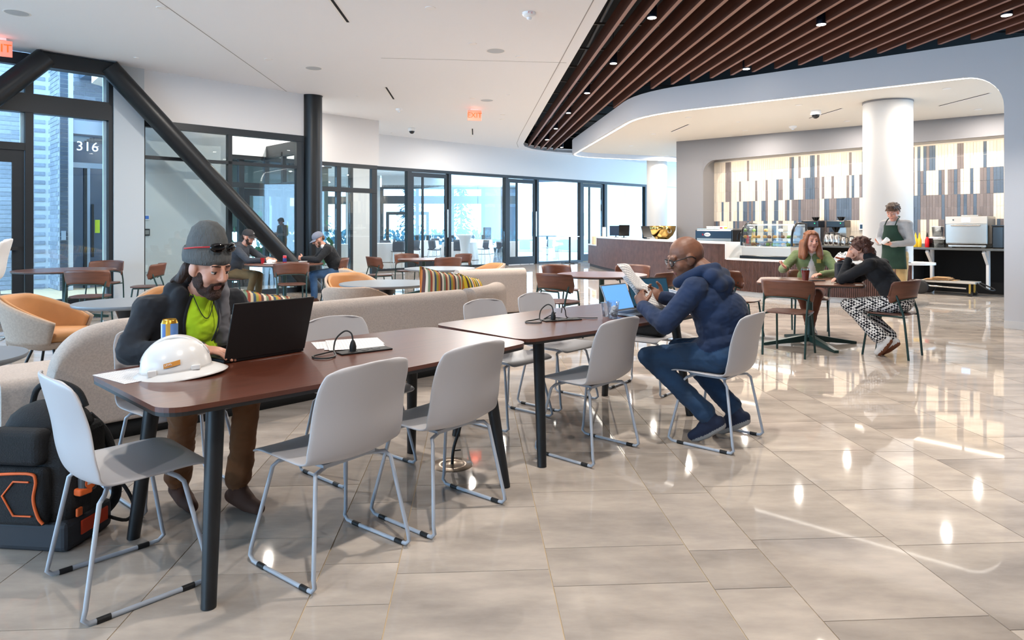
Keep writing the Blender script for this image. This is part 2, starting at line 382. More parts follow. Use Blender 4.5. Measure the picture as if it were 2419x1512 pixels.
# slats, each one an object
M_slat = mat('walnut_slat', (86, 50, 38), 0.55, var=0.22, vscale=3.0, stretch=(6, 0.25, 6), bump=0.05, bscale=60)
M_slat_lit = mat('slat_edge_band', (150, 104, 84), 0.45)  # paler underside: floor bounce light put into the colour, along with the finish
sl_dir = Vector((-0.0515, 1.0)); far_lim = [Vector(p) for p in arc]
def seg_hit(o, d, path):
    best = None
    for a, b in zip(path[:-1], path[1:]):
        e = b-a; den = d.x*e.y-d.y*e.x
        if abs(den) < 1e-9: continue
        r = a-o; t = (r.x*e.y-r.y*e.x)/den; u = (r.x*d.y-r.y*d.x)/den
        if 0 <= u <= 1 and t > 0 and (best is None or t < best): best = t
    return best
slat_root = struct('ceiling')
for k in range(36):
    x0 = 1.177+0.262*k; o = Vector((x0+0.0515*13.8, -6.0)); d = sl_dir
    hits = [h for h in (seg_hit(o, d, far_lim), seg_hit(o, d, FP)) if h]
    if not hits: continue
    t = min(hits)-0.22; e = o+d*t
    if t < 0.5: continue
    hw = 0.026; vs = []
    for q in (o, e):
        for dx in (-hw, hw):
            for dz in (0.02, 0.225): vs.append((q.x+dx, q.y, zc(q.x, q.y)+dz))
    MB().add(vs, [(0, 2, 3, 1), (4, 5, 7, 6), (0, 1, 5, 4), (2, 6, 7, 3), (1, 3, 7, 5)]).add(vs, [(0, 4, 6, 2)], 1).build('slat', [M_slat, M_slat_lit], slat_root)
M_rail = mat('galvanised_rail', (92, 92, 92), 0.5, 0.6)
for k in range(16):                                    # hanger rails above the slats
    y = 3.0+k*1.35; a = Vector((0.6, y, zc(0.6, y)+0.30)); b = Vector((9.0 if y < 10 else 3.6, y+0.3, zc(5, y)+0.30)); MB().bar(a, b, 0.035, 0.03).build('hanger_rail', M_rail, slat_root)
for k in range(3):
    MB().cyl((0.9+k*0.35, -2, zc(1, -2)+0.5), (0.35+k*0.4, 22, zc(0.4, 22)+0.5), 0.03, n=8).build('conduit', M_rail, slat_root)
mb = MB(); ribbon(mb, [Vector(p) for p in arc], 0.0, [Vector(p) for p in arc], 0.10); mb.build('edge_trim', M_grey, ceiling)

# ============================================================ LEFT FACADE
wall_left = MB()
def wquad(mb, W, a0, a1, o0, o1, z0, ztopf=zc):
    q = [W.p(a0, o0), W.p(a1, o0), W.p(a1, o1), W.p(a0, o1)]; mb.prism([(v.x, v.y) for v in q], z0, ztopf)
wquad(wall_left, WF, -0.487, 0.0, -0.10, 0.15, 0.0); wall_left.build('wall_left', mat('cool_white_paint', (184, 191, 196), 0.6), kind='structure')
wl2 = MB(); wquad(wl2, WF, 0.0, 3.12, -0.05, 0.12, 3.31); wl2.build('wall_front', M_paint, kind='structure')
# entrance glazing beside the pier
win1 = struct('window_1')
D = M_dark
def mem(W, root, name, m, *a): return W.part(name, m, root, *a)
for s0, s1 in ((-0.56, -0.487), (-1.75, -1.64), (-3.1, -3.0), (-4.6, -4.5), (-7.2, -7.1)): mem(WF, win1, 'mullion', D, s0, s1, -0.07, 0.07, 0.0, 4.05)
mem(WF, win1, 'transom', D, -12, -0.56, -0.09, 0.09, 3.24, 3.55); mem(WF, win1, 'head', D, -12, -0.56, -0.07, 0.07, 4.0, 4.2); mem(WF, win1, 'sill', D, -1.64, -0.56, -0.07, 0.07, 0.0, 0.16)
for s0, s1, z0, z1 in ((-1.64, -0.56, 0.16, 3.24), (-1.64, -0.56, 3.55, 4.0), (-3.0, -1.75, 3.55, 4.0), (-3.0, -1.75, 2.74, 3.24), (-4.5, -3.1, 0.1, 4.0), (-7.1, -4.6, 0.1, 4.0)): mem(WF, win1, 'pane', M_glass, s0, s1, -0.008, 0.008, z0, z1)
door1 = struct('door_1')
for s0, s1, z0, z1 in ((-1.92, -1.76, 0.02, 2.62), (-2.99, -2.85, 0.02, 2.62), (-2.85, -1.92, 2.42, 2.62), (-2.85, -1.92, 0.02, 0.3)): mem(WF, door1, 'stile', D, s0, s1, -0.03, 0.03, z0, z1)
mem(WF, door1, 'door_head', D, -3.0, -1.75, -0.06, 0.06, 2.62, 2.74); mem(WF, door1, 'pane', M_glass, -2.85, -1.92, -0.006, 0.006, 0.3, 2.42)
mem(WF, door1, 'push_bar', M_rubber, -2.86, -1.86, -0.12, -0.04, 1.0, 1.06)
M_edge = mat('white_aluminium_edge', (225, 236, 245), 0.4)
for s0 in (-0.615, -1.80): mem(WF, win1, 'glazing_bead', M_edge, s0, s0+0.05, 0.05, 0.09, 0.16 if s0 > -1 else 2.74, 3.24); mem(WF, win1, 'glazing_bead', M_edge, s0, s0+0.05, 0.05, 0.09, 3.55, 4.0)
# walls behind the camera
bwl = MB(); bwl.box((4.0, -6.6, 2.2), (20, 0.15, 4.6)); bwl.box((13.6, 0, 2.2), (0.15, 13.2, 4.6)); bwl.build('wall_behind', M_paint, kind='structure')
# steel braces, beam and round column
zb = lambda s: zc(WF.p(s).x, WF.p(s).y)
br = thing('steel_brace', 'black tubular steel brace slanting down to the black column base', 'brace', WF.p(3.25, -0.30))
o0 = br.location; a = WF.p(3.25, -0.30, 0.06); b = WF.p(-0.62, -0.32, 4.12); MB().cyl(a-o0, b-o0, 0.165, n=28).build('tube', M_steelb, br); MB().box(a-o0+Vector((0, 0, -0.05)), (0.5, 0.5, 0.02), WF.rz).build('base_plate', M_steelb, br)
br = thing('steel_brace', 'black tubular steel brace running off past the exit sign at the left edge', 'brace', WF.p(-5.3, -0.32)); o0 = br.location
a = WF.p(-5.3, -0.32, 0.06); b = WF.p(-1.52, -0.32, 4.12); MB().cyl(a-o0, b-o0, 0.165, n=28).build('tube', M_steelb, br); MB().box(a-o0+Vector((0, 0, -0.05)), (0.5, 0.5, 0.02), WF.rz).build('base_plate', M_steelb, br)
bm = MB(); bm.bar(WF.p(-1.6, -0.30, 4.08), WF.p(-0.5, -0.30, 4.08), 0.16, 0.24); tag(bm.build('ceiling_beam', M_steelb, bevel=0.02), 'short black steel beam under the ceiling joining two braces', 'beam')
cl = thing('steel_column', 'tall black round steel column beside the vestibule glass', 'column', (-4.31, 14.46, 0))
MB().cyl((0, 0, 0), (0, 0, zc(-4.31, 14.46)), 0.2, n=36).build('shaft', M_steelb, cl); MB().cyl((0, 0, zc(-4.31, 14.46)-0.015), (0, 0, zc(-4.31, 14.46)), 0.212, n=36).build('collar', M_steelb, cl)

# ============================================================ VESTIBULE (behind the white band)
win2 = struct('window_2')
for s0, s1 in ((0.0, 0.03), (1.52, 1.60), (2.96, 3.12)): mem(WF, win2, 'mullion', D, s0, s1, -0.05, 0.07, 0.0, 3.31)
mem(WF, win2, 'head', D, 0.0, 3.12, -0.06, 0.08, 3.2, 3.33); mem(WF, win2, 'transom', D, 0.0, 3.0, -0.05, 0.07, 2.62, 2.68); mem(WF, win2, 'sill', D, 0.0, 3.12, -0.05, 0.07, 0.0, 0.1)
for s0, s1 in ((0.03, 0.76), (0.765, 1.52), (1.60, 2.28), (2.285, 2.96)):
    mem(WF, win2, 'pane', M_glass, s0, s1, 0.0, 0.012, 0.1, 2.62); mem(WF, win2, 'pane', M_glass, s0, s1, 0.0, 0.012, 2.68, 3.2)
vw = MB(); wquad(vw, WF, -0.1, 1.72, 0.45, 0.6, 0.0, lambda x, y: 3.6); vw.build('wall_back', mat('vestibule_paint', (214, 216, 218), 0.6), kind='structure')
vw = MB(); wquad(vw, WF, 1.2, 6.4, 2.05, 2.25, 3.05, lambda x, y: 4.4); vw.build('wall_back', M_paint, kind='structure')
win3 = struct('window_3')
for s0, s1 in ((1.72, 1.85), (2.62, 2.74), (4.35, 4.5), (5.15, 5.27), (6.2, 6.35)): mem(WF, win3, 'mullion', D, s0, s1, 2.08, 2.2, 0.0, 3.05)
mem(WF, win3, 'transom', D, 1.72, 6.35, 2.06, 2.2, 2.30, 2.42); mem(WF, win3, 'head', D, 1.72, 6.35, 2.06, 2.2, 2.95, 3.1)
for s0, s1, z0, z1 in ((1.85, 2.62, 0.1, 2.30), (1.85, 2.62, 2.42, 2.95), (2.74, 4.35, 2.42, 2.95), (4.5, 5.15, 0.1, 2.30), (4.5, 5.15, 2.42, 2.95), (5.27, 6.2, 0.1, 2.95)): mem(WF, win3, 'pane', M_glass, s0, s1, 2.13, 2.145, z0, z1)
for k, (s0, s1) in enumerate(((2.76, 3.54), (3.56, 4.34))):
    dr = struct('door_%d' % (k+2))
    for x0, x1, z0, z1 in ((s0, s0+0.12, 0.02, 2.28), (s1-0.12, s1, 0.02, 2.28), (s0+0.12, s1-0.12, 2.12, 2.28), (s0+0.12, s1-0.12, 0.02, 0.26)): mem(WF, dr, 'stile', D, x0, x1, 2.11, 2.17, z0, z1)
    mem(WF, dr, 'pane', M_glass, s0+0.12, s1-0.12, 2.135, 2.145, 0.26, 2.12); hx = s1-0.18 if k == 0 else s0+0.18
    MB().cyl(WF.p(hx, 2.04, 0.7), WF.p(hx, 2.04, 1.9), 0.016).build('pull_handle', M_chrome, dr)
mem(WF, win3, 'sill', D, 1.72, 6.35, 2.08, 2.2, 0.0, 0.1)
# side glazing of the vestibule from the column to the back wall
WV = WallFrame(WF.p(3.3, 0.2).xy, WF.N); win4 = struct('window_4')
for s0, s1 in ((0.0, 0.1), (1.0, 1.08), (1.9, 2.05)): mem(WV, win4, 'mullion', D, s0, s1, -0.05, 0.05, 0.0, 3.1)
mem(WV, win4, 'transom', D, 0, 2.0, -0.05, 0.05, 2.3, 2.4); mem(WV, win4, 'head', D, 0, 2.0, -0.05, 0.05, 3.0, 3.3)
for s0, s1 in ((0.1, 1.0), (1.08, 1.9)): mem(WV, win4, 'pane', M_glass, s0, s1, -0.006, 0.006, 0.0, 2.3); mem(WV, win4, 'pane', M_glass, s0, s1, -0.006, 0.006, 2.4, 3.0)
# ============================================================ FAR GLASS WALL
wb = MB()
def top4(x, y): return zc(x, y)+0.06
wquad(wb, WB, -1.5, 18, -0.08, 0.12, 3.30, top4); wquad(wb, WB, -0.17, 0.62, -0.08, 0.12, 0.0, top4); wquad(wb, WB, 14.45, 18, -0.02, 0.12, 0.0, top4)
wb.build('wall_back', M_paint, kind='structure')
win5 = struct('window_5')
M_teal = mat('grey_anodised_frame', (62, 72, 78), 0.4, 0.4)
for s0, s1 in ((-1.45, -1.35), (-0.25, -0.17), (0.62, 0.66), (1.78, 1.94), (3.42, 3.53), (5.98, 6.12), (7.55, 7.66), (9.98, 10.12), (11.45, 11.62), (14.2, 14.35)): mem(WB, win5, 'mullion', D, s0, s1, -0.08, 0.10, 0.0, 3.30)
for s0, s1 in ((-1.4, -0.2), (0.62, 14.4)): mem(WB, win5, 'head', D, s0, s1, -0.09, 0.10, 3.22, 3.32); 
for s0, s1 in ((-1.4, -0.2), (0.62, 1.8), (3.5, 6.0), (7.6, 10.0), (11.6, 14.2)): mem(WB, win5, 'sill', D, s0, s1, -0.08, 0.09, 0.0, 0.07)
mem(WB, win5, 'transom', D, -1.4, -0.2, -0.06, 0.06, 2.55, 2.6)
for s0, s1 in ((-1.35, -0.25), (0.66, 1.78), (3.53, 4.75), (4.76, 5.98), (7.66, 8.82), (8.83, 9.98), (11.62, 12.9), (12.91, 14.2)): mem(WB, win5, 'pane', M_glass, s0, s1, 0.0, 0.012, 0.07, 3.22)
for k, (s0, s1, hl) in enumerate(((1.94, 3.42, 1), (6.12, 7.55, 1), (10.12, 11.45, 0))):
    dr = struct('door_%d' % (k+4)); st = 0.11
    for x0, x1, z0, z1 in ((s0, s0+st, 0.02, 3.2), (s1-st, s1, 0.02, 3.2), (s0+st, s1-st, 3.06, 3.2), (s0+st, s1-st, 0.02, 0.3)): mem(WB, dr, 'stile', M_dark, x0, x1, -0.03, 0.04, z0, z1)
    mem(WB, dr, 'glazing_bar', M_dark, s0+st+0.33, s0+st+0.40, -0.02, 0.03, 0.3, 3.06); mem(WB, dr, 'pane', M_glass, s0+st, s1-st, 0.0, 0.01, 0.3, 3.06)
    hx = s1-0.05 if hl else s0+0.05; MB().cyl(WB.p(hx, -0.10, 1.05), WB.p(hx, -0.10, 2.0), 0.018).build('pull_handle', M_chrome, dr)
# office behind the glass on the right of the far wall
ow = MB(); WB.box(ow, 11.7, 19, 2.6, 2.75, 0, 3.6); WB.box(ow, 11.55, 11.7, 0.3, 2.75, 0, 3.6); WB.box(ow, 11.55, 19, 0.12, 2.75, 3.42, 3.55); ow.build('wall_office', mat('office_paint', (216, 220, 210), 0.6), kind='structure')
dr = struct('door_7'); WB.part('leaf', mat('walnut_door', (92, 70, 68), 0.45, var=0.15, vscale=4, stretch=(8, 8, 0.6)), dr, 12.9, 13.8, 2.54, 2.6, 0.0, 2.35); MB().cyl(WB.p(13.7, 2.48, 0.98), WB.p(13.58, 2.48, 0.98), 0.012, n=8).build('door_handle', M_chrome, dr)

# ============================================================ CAFE BACK WALL WITH TILED NICHE
gw = MB(); sofz = lambda x, y: zc(x, y)+SOFI
wquad(gw, WS, 0.0, 0.868, 0.0, 0.62, 0.0, sofz); wquad(gw, WS, 0.868, 9.2, 0.0, 0.10, 3.2, sofz); wquad(gw, WS, 0.868, 9.2, 0.565, 0.75, 0.0, lambda x, y: 3.9); wquad(gw, WS, 0.868, 9.2, 0.1, 0.57, 3.3, lambda x, y: 3.42)
rr = 0.36; pf = [(0.868, 3.2-rr)]+[(0.868+rr-rr*math.cos(t), 3.2-rr+rr*math.sin(t)) for t in np.linspace(0, PI/2, 9)]+[(0.868+rr, 3.21), (0.86, 3.21), (0.86, 3.2-rr)]
vs = [WS.p(a, 0.0, z) for a, z in pf]+[WS.p(a, 0.12, z) for a, z in pf]; n = len(pf)
gw.add(vs, [tuple(range(n)), tuple(range(2*n-1, n-1, -1))]+[(i, (i+1) % n, n+(i+1) % n, n+i) for i in range(n)])
wall_cafe = gw.build('wall_cafe', M_grey, kind='structure')
M_tc = mat('cream_glazed_tile', (212, 198, 180), 0.35, isl=0.07, bump=0.5, bscale=60)
M_tt = mat('taupe_glazed_tile', (112, 102, 100), 0.3, isl=0.14, bump=0.5, bscale=60)
M_tb = mat('slate_blue_glazed_tile', (74, 88, 104), 0.28, isl=0.14, bump=0.5, bscale=60)
tw = 0.0585; ncol = 118; rows = [(3.17, 2.62, 0.48), (2.62, 2.08, 0.66), (2.08, 1.55, 0.8), (1.55, 1.02, 0.74)]
rng = random.Random(11); cells = []
for ri, (zt_, zb_, pd) in enumerate(rows):
    i = 0
    while i < ncol:
        if rng.random() < pd*0.75:
            run = rng.choice((1, 1, 1, 1, 2) if ri < 2 else (1, 1, 2, 2, 3)); c0 = rng.choice((1, 1, 2))
        else: run = rng.choice((1, 1, 2, 3) if ri > 0 else (1, 2, 3, 4)); c0 = 0
        for j in range(run):
            if i >= ncol: break
            c_ = c0 if c0 == 0 or rng.random() < 0.8 else 3-c0
            for h in (0, 1): cells.append((i, ri, h, c_))
            i += 1
def tile_me(m, hgt):
    b = MB(); b.box((0, 0, 0), (tw-0.003, 0.014, hgt-0.004)); me = b.mesh('wall_tile'); me.materials.append(m); return me
tmm = {c_: tile_me(m, 0.268) for c_, m in ((0, M_tc), (1, M_tt), (2, M_tb))}
niche = wall_cafe; col_cells = sorted([c for c in cells if c[3]], key=lambda c: -c[0])[:300]; chosen = set((c[0], c[1], c[2]) for c in col_cells)
rest = [MB(), MB(), MB()]; gro = MB(); WS.box(gro, 0.868, 0.868+ncol*tw, 0.552, 0.566, 1.0, 3.2); gro.build('tile_grout', mat('pale_grout', (190, 182, 172), 0.9), niche)
for i, ri, h, c_ in cells:
    zt_, zb_, _ = rows[ri]; hh = (zt_-zb_)/2; zc_ = zb_+hh*(h+0.5); pos = WS.p(0.868+tw*(i+0.5), 0.548+rng.uniform(-0.003, 0.003), zc_)
    if (i, ri, h) in chosen:
        o = bpy.data.objects.new('tile', tmm[c_]); COL.objects.link(o); o.location = pos; o.rotation_euler = (0, 0, WS.rz); o.parent = niche
    else: rest[c_].box(pos, (tw-0.003, 0.014, hh-0.004), WS.rz)
for c_, m in ((0, M_tc), (1, M_tt), (2, M_tb)): rest[c_].build('tile_field', m, niche, kind='stuff')
# cove light in the niche head and behind the left jamb
M_cove = mat('cove_led', (255, 236, 205), 0.5, emis=COVE_E)
mb = MB(); WS.box(mb, 1.25, 8.8, 0.13, 0.17, 3.26, 3.29); mb.build('led_strip', M_cove, niche)
for k in range(4):
    d = bpy.data.lights.new('cove_light', 'AREA'); d.shape = 'RECTANGLE'; d.size = 1.85; d.size_y = 0.06; d.energy = 4; d.color = (1, 0.87, 0.70)
    o = bpy.data.objects.new('cove_light', d); COL.objects.link(o); o.location = WS.p(2.15+1.9*k, 0.25, 3.24); o.rotation_euler = (R(-28), 0, WS.rz); o.parent = niche
# white round columns
for nm, x, y, r_, lab, zt_ in (('round_column', 6.85, 12.2, 0.405, 'thick white round column rising behind the low cafe counter', SOFI), ('round_column', 5.2, 24.0, 0.36, 'slimmer white round column beyond the far end of the cafe counter', SOFI)):
    c_ = thing(nm, lab, 'column', (x, y, 0)); h = zc(x, y)+zt_
    MB().cyl((0, 0, 0), (0, 0, h), r_, n=48).build('shaft', mat('column_paint', (192, 188, 184), 0.6), c_); MB().cyl((0, 0, h-0.03), (0, 0, h), r_+0.008, n=48).build('collar', M_grey, c_)
# ============================================================ COUNTER
def smooth_path(pts, n=60):
    P = [Vector(pts[0])]+[Vector(p) for p in pts]+[Vector(pts[-1])]; out = []
    for i in range(1, len(P)-2):
        for k in range(n):
            t = k/n; a, b, c_, d = P[i-1], P[i], P[i+1], P[i+2]
            out.append(0.5*((2*b)+(c_-a)*t+(2*a-5*b+4*c_-d)*t*t+(3*b-a-3*c_+d)*t**3))
    out.append(P[-2]); return out
cp = smooth_path([(2.78, 24.3), (3.02, 21.4), (3.48, 18.0), (4.0, 15.2), (4.42, 13.75), (5.15, 12.72), (6.0, 12.1), (6.95, 11.62)], 40)
L_ = [0.0]
for a, b in zip(cp[:-1], cp[1:]): L_.append(L_[-1]+(b-a).length)
def at(s):
    for i in range(len(cp)-1):
        if L_[i+1] >= s: t = (s-L_[i])/(L_[i+1]-L_[i]); p_ = cp[i].lerp(cp[i+1], t); d = (cp[i+1]-cp[i]).normalized(); return p_, d
    return cp[-1], (cp[-1]-cp[-2]).normalized()
def at_px(px):
    for i in range(len(cp)-1):
        if CX+FOC*cp[i+1].x/cp[i+1].y >= px: return L_[i]
    return L_[-1]
sA = 1.55; sB = at_px(1719); sE = L_[-1]
M_reed = mat('walnut_reeded_panel', (98, 66, 58), 0.45, var=0.18, vscale=8, isl=0.12); M_back = mat('dark_walnut_backing', (52, 34, 30), 0.6)
M_qz = mat('white_quartz', (228, 224, 220), 0.25)
counter = thing('cafe_counter', 'long curved cafe counter clad in reeded walnut with stepped white top', 'counter', (0, 0, 0))
def sect(s0, s1, dep, zt_, nm):
    k = max(3, int((s1-s0)/0.12)); A = []; B = []
    for i in range(k+1): p_, d = at(s0+(s1-s0)*i/k); nrm = Vector((-d.y, d.x)); A.append(p_); B.append(p_+nrm*dep)
    poly = [(v.x, v.y) for v in A]+[(v.x, v.y) for v in reversed(B)]
    A2 = []; B2 = []
    for i in range(k+1): p_, d = at(s0+(s1-s0)*i/k); nrm = Vector((-d.y, d.x)); A2.append(p_-nrm*0.03); B2.append(p_+nrm*(dep+0.02))
    MB().prism(poly, 0.10, zt_-0.04).build('body_panel', M_back, counter)
    MB().prism([(v.x, v.y) for v in A2]+[(v.x, v.y) for v in reversed(B2)], zt_-0.04, zt_).build('worktop', M_qz, counter, bevel=0.004)
    ins = [(v.x, v.y) for v in [a.lerp(b, 0.08) for a, b in zip(A, B)]]+[(v.x, v.y) for v in reversed(B)]
    MB().prism(ins, 0.0, 0.10).build('toe_kick', M_qz if nm == 'low' else M_back, counter)
    rb = MB(); n_ = int((s1-s0)/0.03)
    for i in range(n_):
        p_, d = at(s0+(i+0.5)*(s1-s0)/n_); rb.box((p_.x+d.y*0.006, p_.y-d.x*0.006, (0.10+zt_-0.04)/2), (0.019, 0.016, zt_-0.14), math.atan2(d.y, d.x))
    rb.build('reed_cladding', M_reed, counter, kind='stuff')
sect(0.0, sA, 0.6, 0.80, 'left'); sect(sA, sB, 0.42, 1.07, 'high'); sect(sB, sE, 0.72, 0.75, 'low')
for s_, z0_ in ((sA, 0.76), (sB, 0.72)):
    p_, d = at(s_); nrm = Vector((-d.y, d.x)); c_ = p_+nrm*0.19; MB().box((c_.x, c_.y, (z0_+1.07)/2), (0.04, 0.46, 1.07-z0_), math.atan2(d.y, d.x)).build('step_edge', M_qz, counter, bevel=0.004)
p_, d = at(sE); nrm = Vector((-d.y, d.x)); c_ = p_+nrm*0.36; MB().cyl((c_.x, c_.y, 0.712), (c_.x, c_.y, 0.75), 0.39, n=32).build('worktop_end', M_qz, counter)
def on_counter(px, dep, z):
    s_ = at_px(px); p_, d = at(s_); nrm = Vector((-d.y, d.x)); c_ = p_+nrm*dep; return Vector((c_.x, c_.y, z)), math.atan2(d.y, d.x)
# inner working counter behind the high ledge
inner = thing('inner_work_counter', 'low stainless work counter hidden behind the high cafe ledge', 'counter', (0, 0, 0)); k = 24; A = []; B = []
for i in range(k+1): p_, d = at(sA+(sB-0.1-sA)*i/k); nrm = Vector((-d.y, d.x)); A.append(p_+nrm*0.50); B.append(p_+nrm*1.10)
MB().prism([(v.x, v.y) for v in A]+[(v.x, v.y) for v in reversed(B)], 0.86, 0.90).build('worktop', M_ss, inner); MB().prism([(v.x, v.y) for v in A]+[(v.x, v.y) for v in reversed(B)], 0.0, 0.86).build('cabinet_body', M_back, inner)
# back counter under the tiles
bc = thing('back_counter', 'long dark steel back counter under the tiled cafe wall', 'counter', WS.p(6.0, 0.1)); o0 = Vector(bc.location)
def wsp(name, m, a0, a1, o0_, o1_, z0_, z1_, parent, org): 
    mb = MB(); WS.box(mb, a0, a1, o0_, o1_, z0_, z1_); mb.v = [tuple(Vector(v)-org) for v in mb.v]; return mb.build(name, m, parent, bevel=0.003)
M_dks = mat('dark_steel_top', (98, 96, 92), 0.35, 0.7)
wsp('worktop', M_dks, 2.6, 8.6, -0.28, 0.54, 0.91, 0.955, bc, o0); wsp('back_panel', M_black, 2.6, 8.6, 0.5, 0.54, 0.0, 0.91, bc, o0); wsp('splash', M_dks, 2.6, 8.6, 0.52, 0.545, 0.955, 1.02, bc, o0)
for a in (3.2, 6.35, 7.35): 
    wsp('bracket_leg', M_white, a, a+0.05, 0.05, 0.16, 0.12 if a > 7 else 0.0, 0.91, bc, o0)
    mb = MB(); mb.bar(WS.p(a+0.025, -0.22, 0.88)-o0, WS.p(a+0.025, 0.09, 0.62)-o0, 0.05, 0.06); mb.build('bracket_brace', M_white, bc)
fr = thing('undercounter_fridge', 'grey steel undercounter fridge between the low counter and the cart bay', 'fridge', WS.p(5.6, 0.1)); o0 = Vector(fr.location)
wsp('cabinet', M_ss, 5.25, 6.1, -0.25, 0.48, 0.04, 0.905, fr, o0); wsp('door_panel', M_ss, 5.28, 6.07, -0.275, -0.252, 0.1, 0.88, fr, o0); wsp('handle', M_black, 5.9, 6.0, -0.30, -0.276, 0.55, 0.75, fr, o0); wsp('foot', M_rubber, 5.3, 6.05, -0.2, 0.4, 0.0, 0.04, fr, o0)

# ============================================================ CEILING FIXTURES
M_ledw = mat('lit_lamp_disc', (255, 248, 236), 0.5, emis=14.0); M_trim = mat('white_trim', (236, 234, 232), 0.5)
M_spk = mat('speaker_grille', (186, 190, 194), 0.6, bump=0.4, bscale=500)
dl = thing('downlight', 'x', 'light'); MB().lathe([(0.045, -0.004), (0.062, -0.006), (0.066, 0.0), (0.045, 0.012)], 24).build('trim_ring', M_trim, dl); MB().cyl((0, 0, -0.002), (0, 0, 0.0), 0.046, n=24).build('lamp_disc', M_ledw, dl)
lamp('downlight_lamp', 'AREA', (0, 0, -0.012), DOWN_W, size=0.09, parent=dl)
first = True
def put_down(px, py, off, label):
    global first
    p_ = CP(px, py, off) if px is not None else py
    o = place(dl, (p_.x, p_.y, p_.z-0.001), 0, label, 'recessed downlights', first); first = False
for px, py, lab in ((634, 140, 'small lit downlight in the white ceiling left of the round speaker near the seam'), (1116, 103, 'bright downlight in the white ceiling beside the middle round speaker'), (806, 281, 'lit downlight by the short slot beyond the black column top'), (1116, 232, 'lit downlight just above the exit sign in mid ceiling'), (1188, 271, 'nearer of two small downlights right of the exit sign'), (1186, 282, 'farther of two small downlights right of the exit sign'), (1115, 322, 'downlight at the far end of the ceiling beyond the exit sign'), (1227, 134, 'dim downlight between the round speaker and the slatted ceiling')): put_down(px, py, 0, lab)
for px, py, lab in ((1626, 277, 'cafe soffit downlight left of the bright light streaks'), (1544, 316, 'cafe soffit downlight left of the short slot vent'), (1491, 344, 'second cafe soffit downlight along the glowing far edge'), (1447, 366, 'farthest cafe soffit downlight beside the glowing edge'), (1575, 368, 'cafe soffit downlight above the slimmer white column'), (1760, 308, 'cafe soffit downlight in front of the grey wall head'), (2236, 209, 'cafe soffit downlight right of the thick column near the edge'), (2310, 258, 'cafe soffit downlight deep at the right above the oven'), (1887, 248, 'cafe soffit downlight beside the dome camera'), (2001, 286, 'cafe soffit downlight just left of the thick column')): put_down(px, py, SOFI, lab)
OUT = [(-3.6, 5.0), (-1.0, 8.2), (-4.4, 8.4), (-3.0, -1.5), (WF.p(1.6, 1.3).x, WF.p(1.6, 1.3).y), (WF.p(3.6, 1.3).x, WF.p(3.6, 1.3).y)]  # last two are added lamps that brighten the dark vestibule
for x, y in OUT: put_down(None, Vector((x, y, zc(x, y))), 0, 'recessed downlight out of view %s' % ('above the left lounge chairs', 'above the striped cushions', 'above the entrance table', 'behind the camera', 'added to brighten the vestibule by the white wall', 'added to brighten the vestibule by the glass doors')[OUT.index((x, y))])
# key light placed from the table shadows, and a second added to brighten the floor
for x, y, lab in ((0.1, 0.8, 'recessed accent downlight in the white ceiling above the camera'), (0.95, 3.5, 'added unseen light in the white ceiling above the hoodie man table')):
  ks_ = thing('accent_downlight', lab, 'light', (x, y, zc(x, y))); MB().lathe([(0.06, -0.004), (0.085, -0.008), (0.09, 0.0), (0.06, 0.014)], 24).build('trim_ring', M_trim, ks_); MB().cyl((0, 0, -0.002), (0, 0, 0.0), 0.06, n=24).build('lamp_disc', M_ledw, ks_)
  lamp('key_lamp', 'SPOT', (0, 0, -0.02), KEY_W, size=0.06, parent=ks_, spot=R(120), blend=0.7)
# cylinder spots between the slats
cy = thing('cylinder_spotlight', 'x', 'light'); MB().cyl((0, 0, -0.03), (0, 0, 0.16), 0.062, n=20, caps=True).build('housing', mat('navy_black_housing', (16, 22, 40), 0.4, 0.3), cy); MB().cyl((0, 0, -0.034), (0, 0, -0.031), 0.055, n=20).build('lamp_disc', M_ledw, cy)
MB().cyl((0, 0, 0.16), (0, 0, 0.8), 0.008, n=6).build('stem', M_dark, cy)
lamp('spot_lamp', 'SPOT', (0, 0, -0.045), SPOT_W, size=0.05, parent=cy, spot=R(84), blend=0.7)
f2 = True
for px, py, lab in ((1540, 42, 'dark cylinder spotlight nearest the left slats at the top'), (1449, 150, 'second dark cylinder spotlight down the left slats'), (1387, 220, 'third dark cylinder spotlight down the left slats'), (1343, 267, 'fourth dark cylinder spotlight down the left slats'), (1313, 304, 'fifth dark cylinder spotlight near the far slat ends'), (1292, 330, 'dark cylinder spotlight at the far slat tips'), (1327, 348, 'tiny dark cylinder spotlight by the curved ceiling edge'), (1763, 163, 'dark cylinder spotlight just above the soffit fascia'), (1940, 58, 'dark cylinder spotlight in the middle of the slats'), (2378, 36, 'dark cylinder spotlight at the top right corner of the slats')):
    p_ = CP(px, py); place(cy, (p_.x, p_.y, p_.z+0.03), 0, lab, 'cylinder spotlights', f2); f2 = False
for x, y, lab in ((2.3, 5.6, 'above the hoodie man'), (3.9, 4.4, 'above the open floor'), (6.0, 4.6, 'towards the right wall'), (4.3, 1.4, 'beside the camera')): place(cy, (x, y, zc(x, y)+0.03), 0, 'dark cylinder spotlight out of view '+lab, 'cylinder spotlights')
# speakers
for px, py, lab in ((40, 30, 'large round ceiling speaker at the top left corner'), (741, 161, 'round ceiling speaker in front of the black column'), (1171, 120, 'round ceiling speaker left of the slatted ceiling'), (1150, 237, 'farther round ceiling speaker near the exit sign')):
    p_ = CP(px, py); t = thing('ceiling_speaker', lab, 'speaker', p_, group='ceiling speakers'); MB().lathe([(0.0001, -0.006), (0.135, -0.004)], 32).build('grille', M_spk, t); MB().lathe([(0.135, -0.004), (0.15, -0.006), (0.155, 0)], 32).build('rim', M_trim, t)
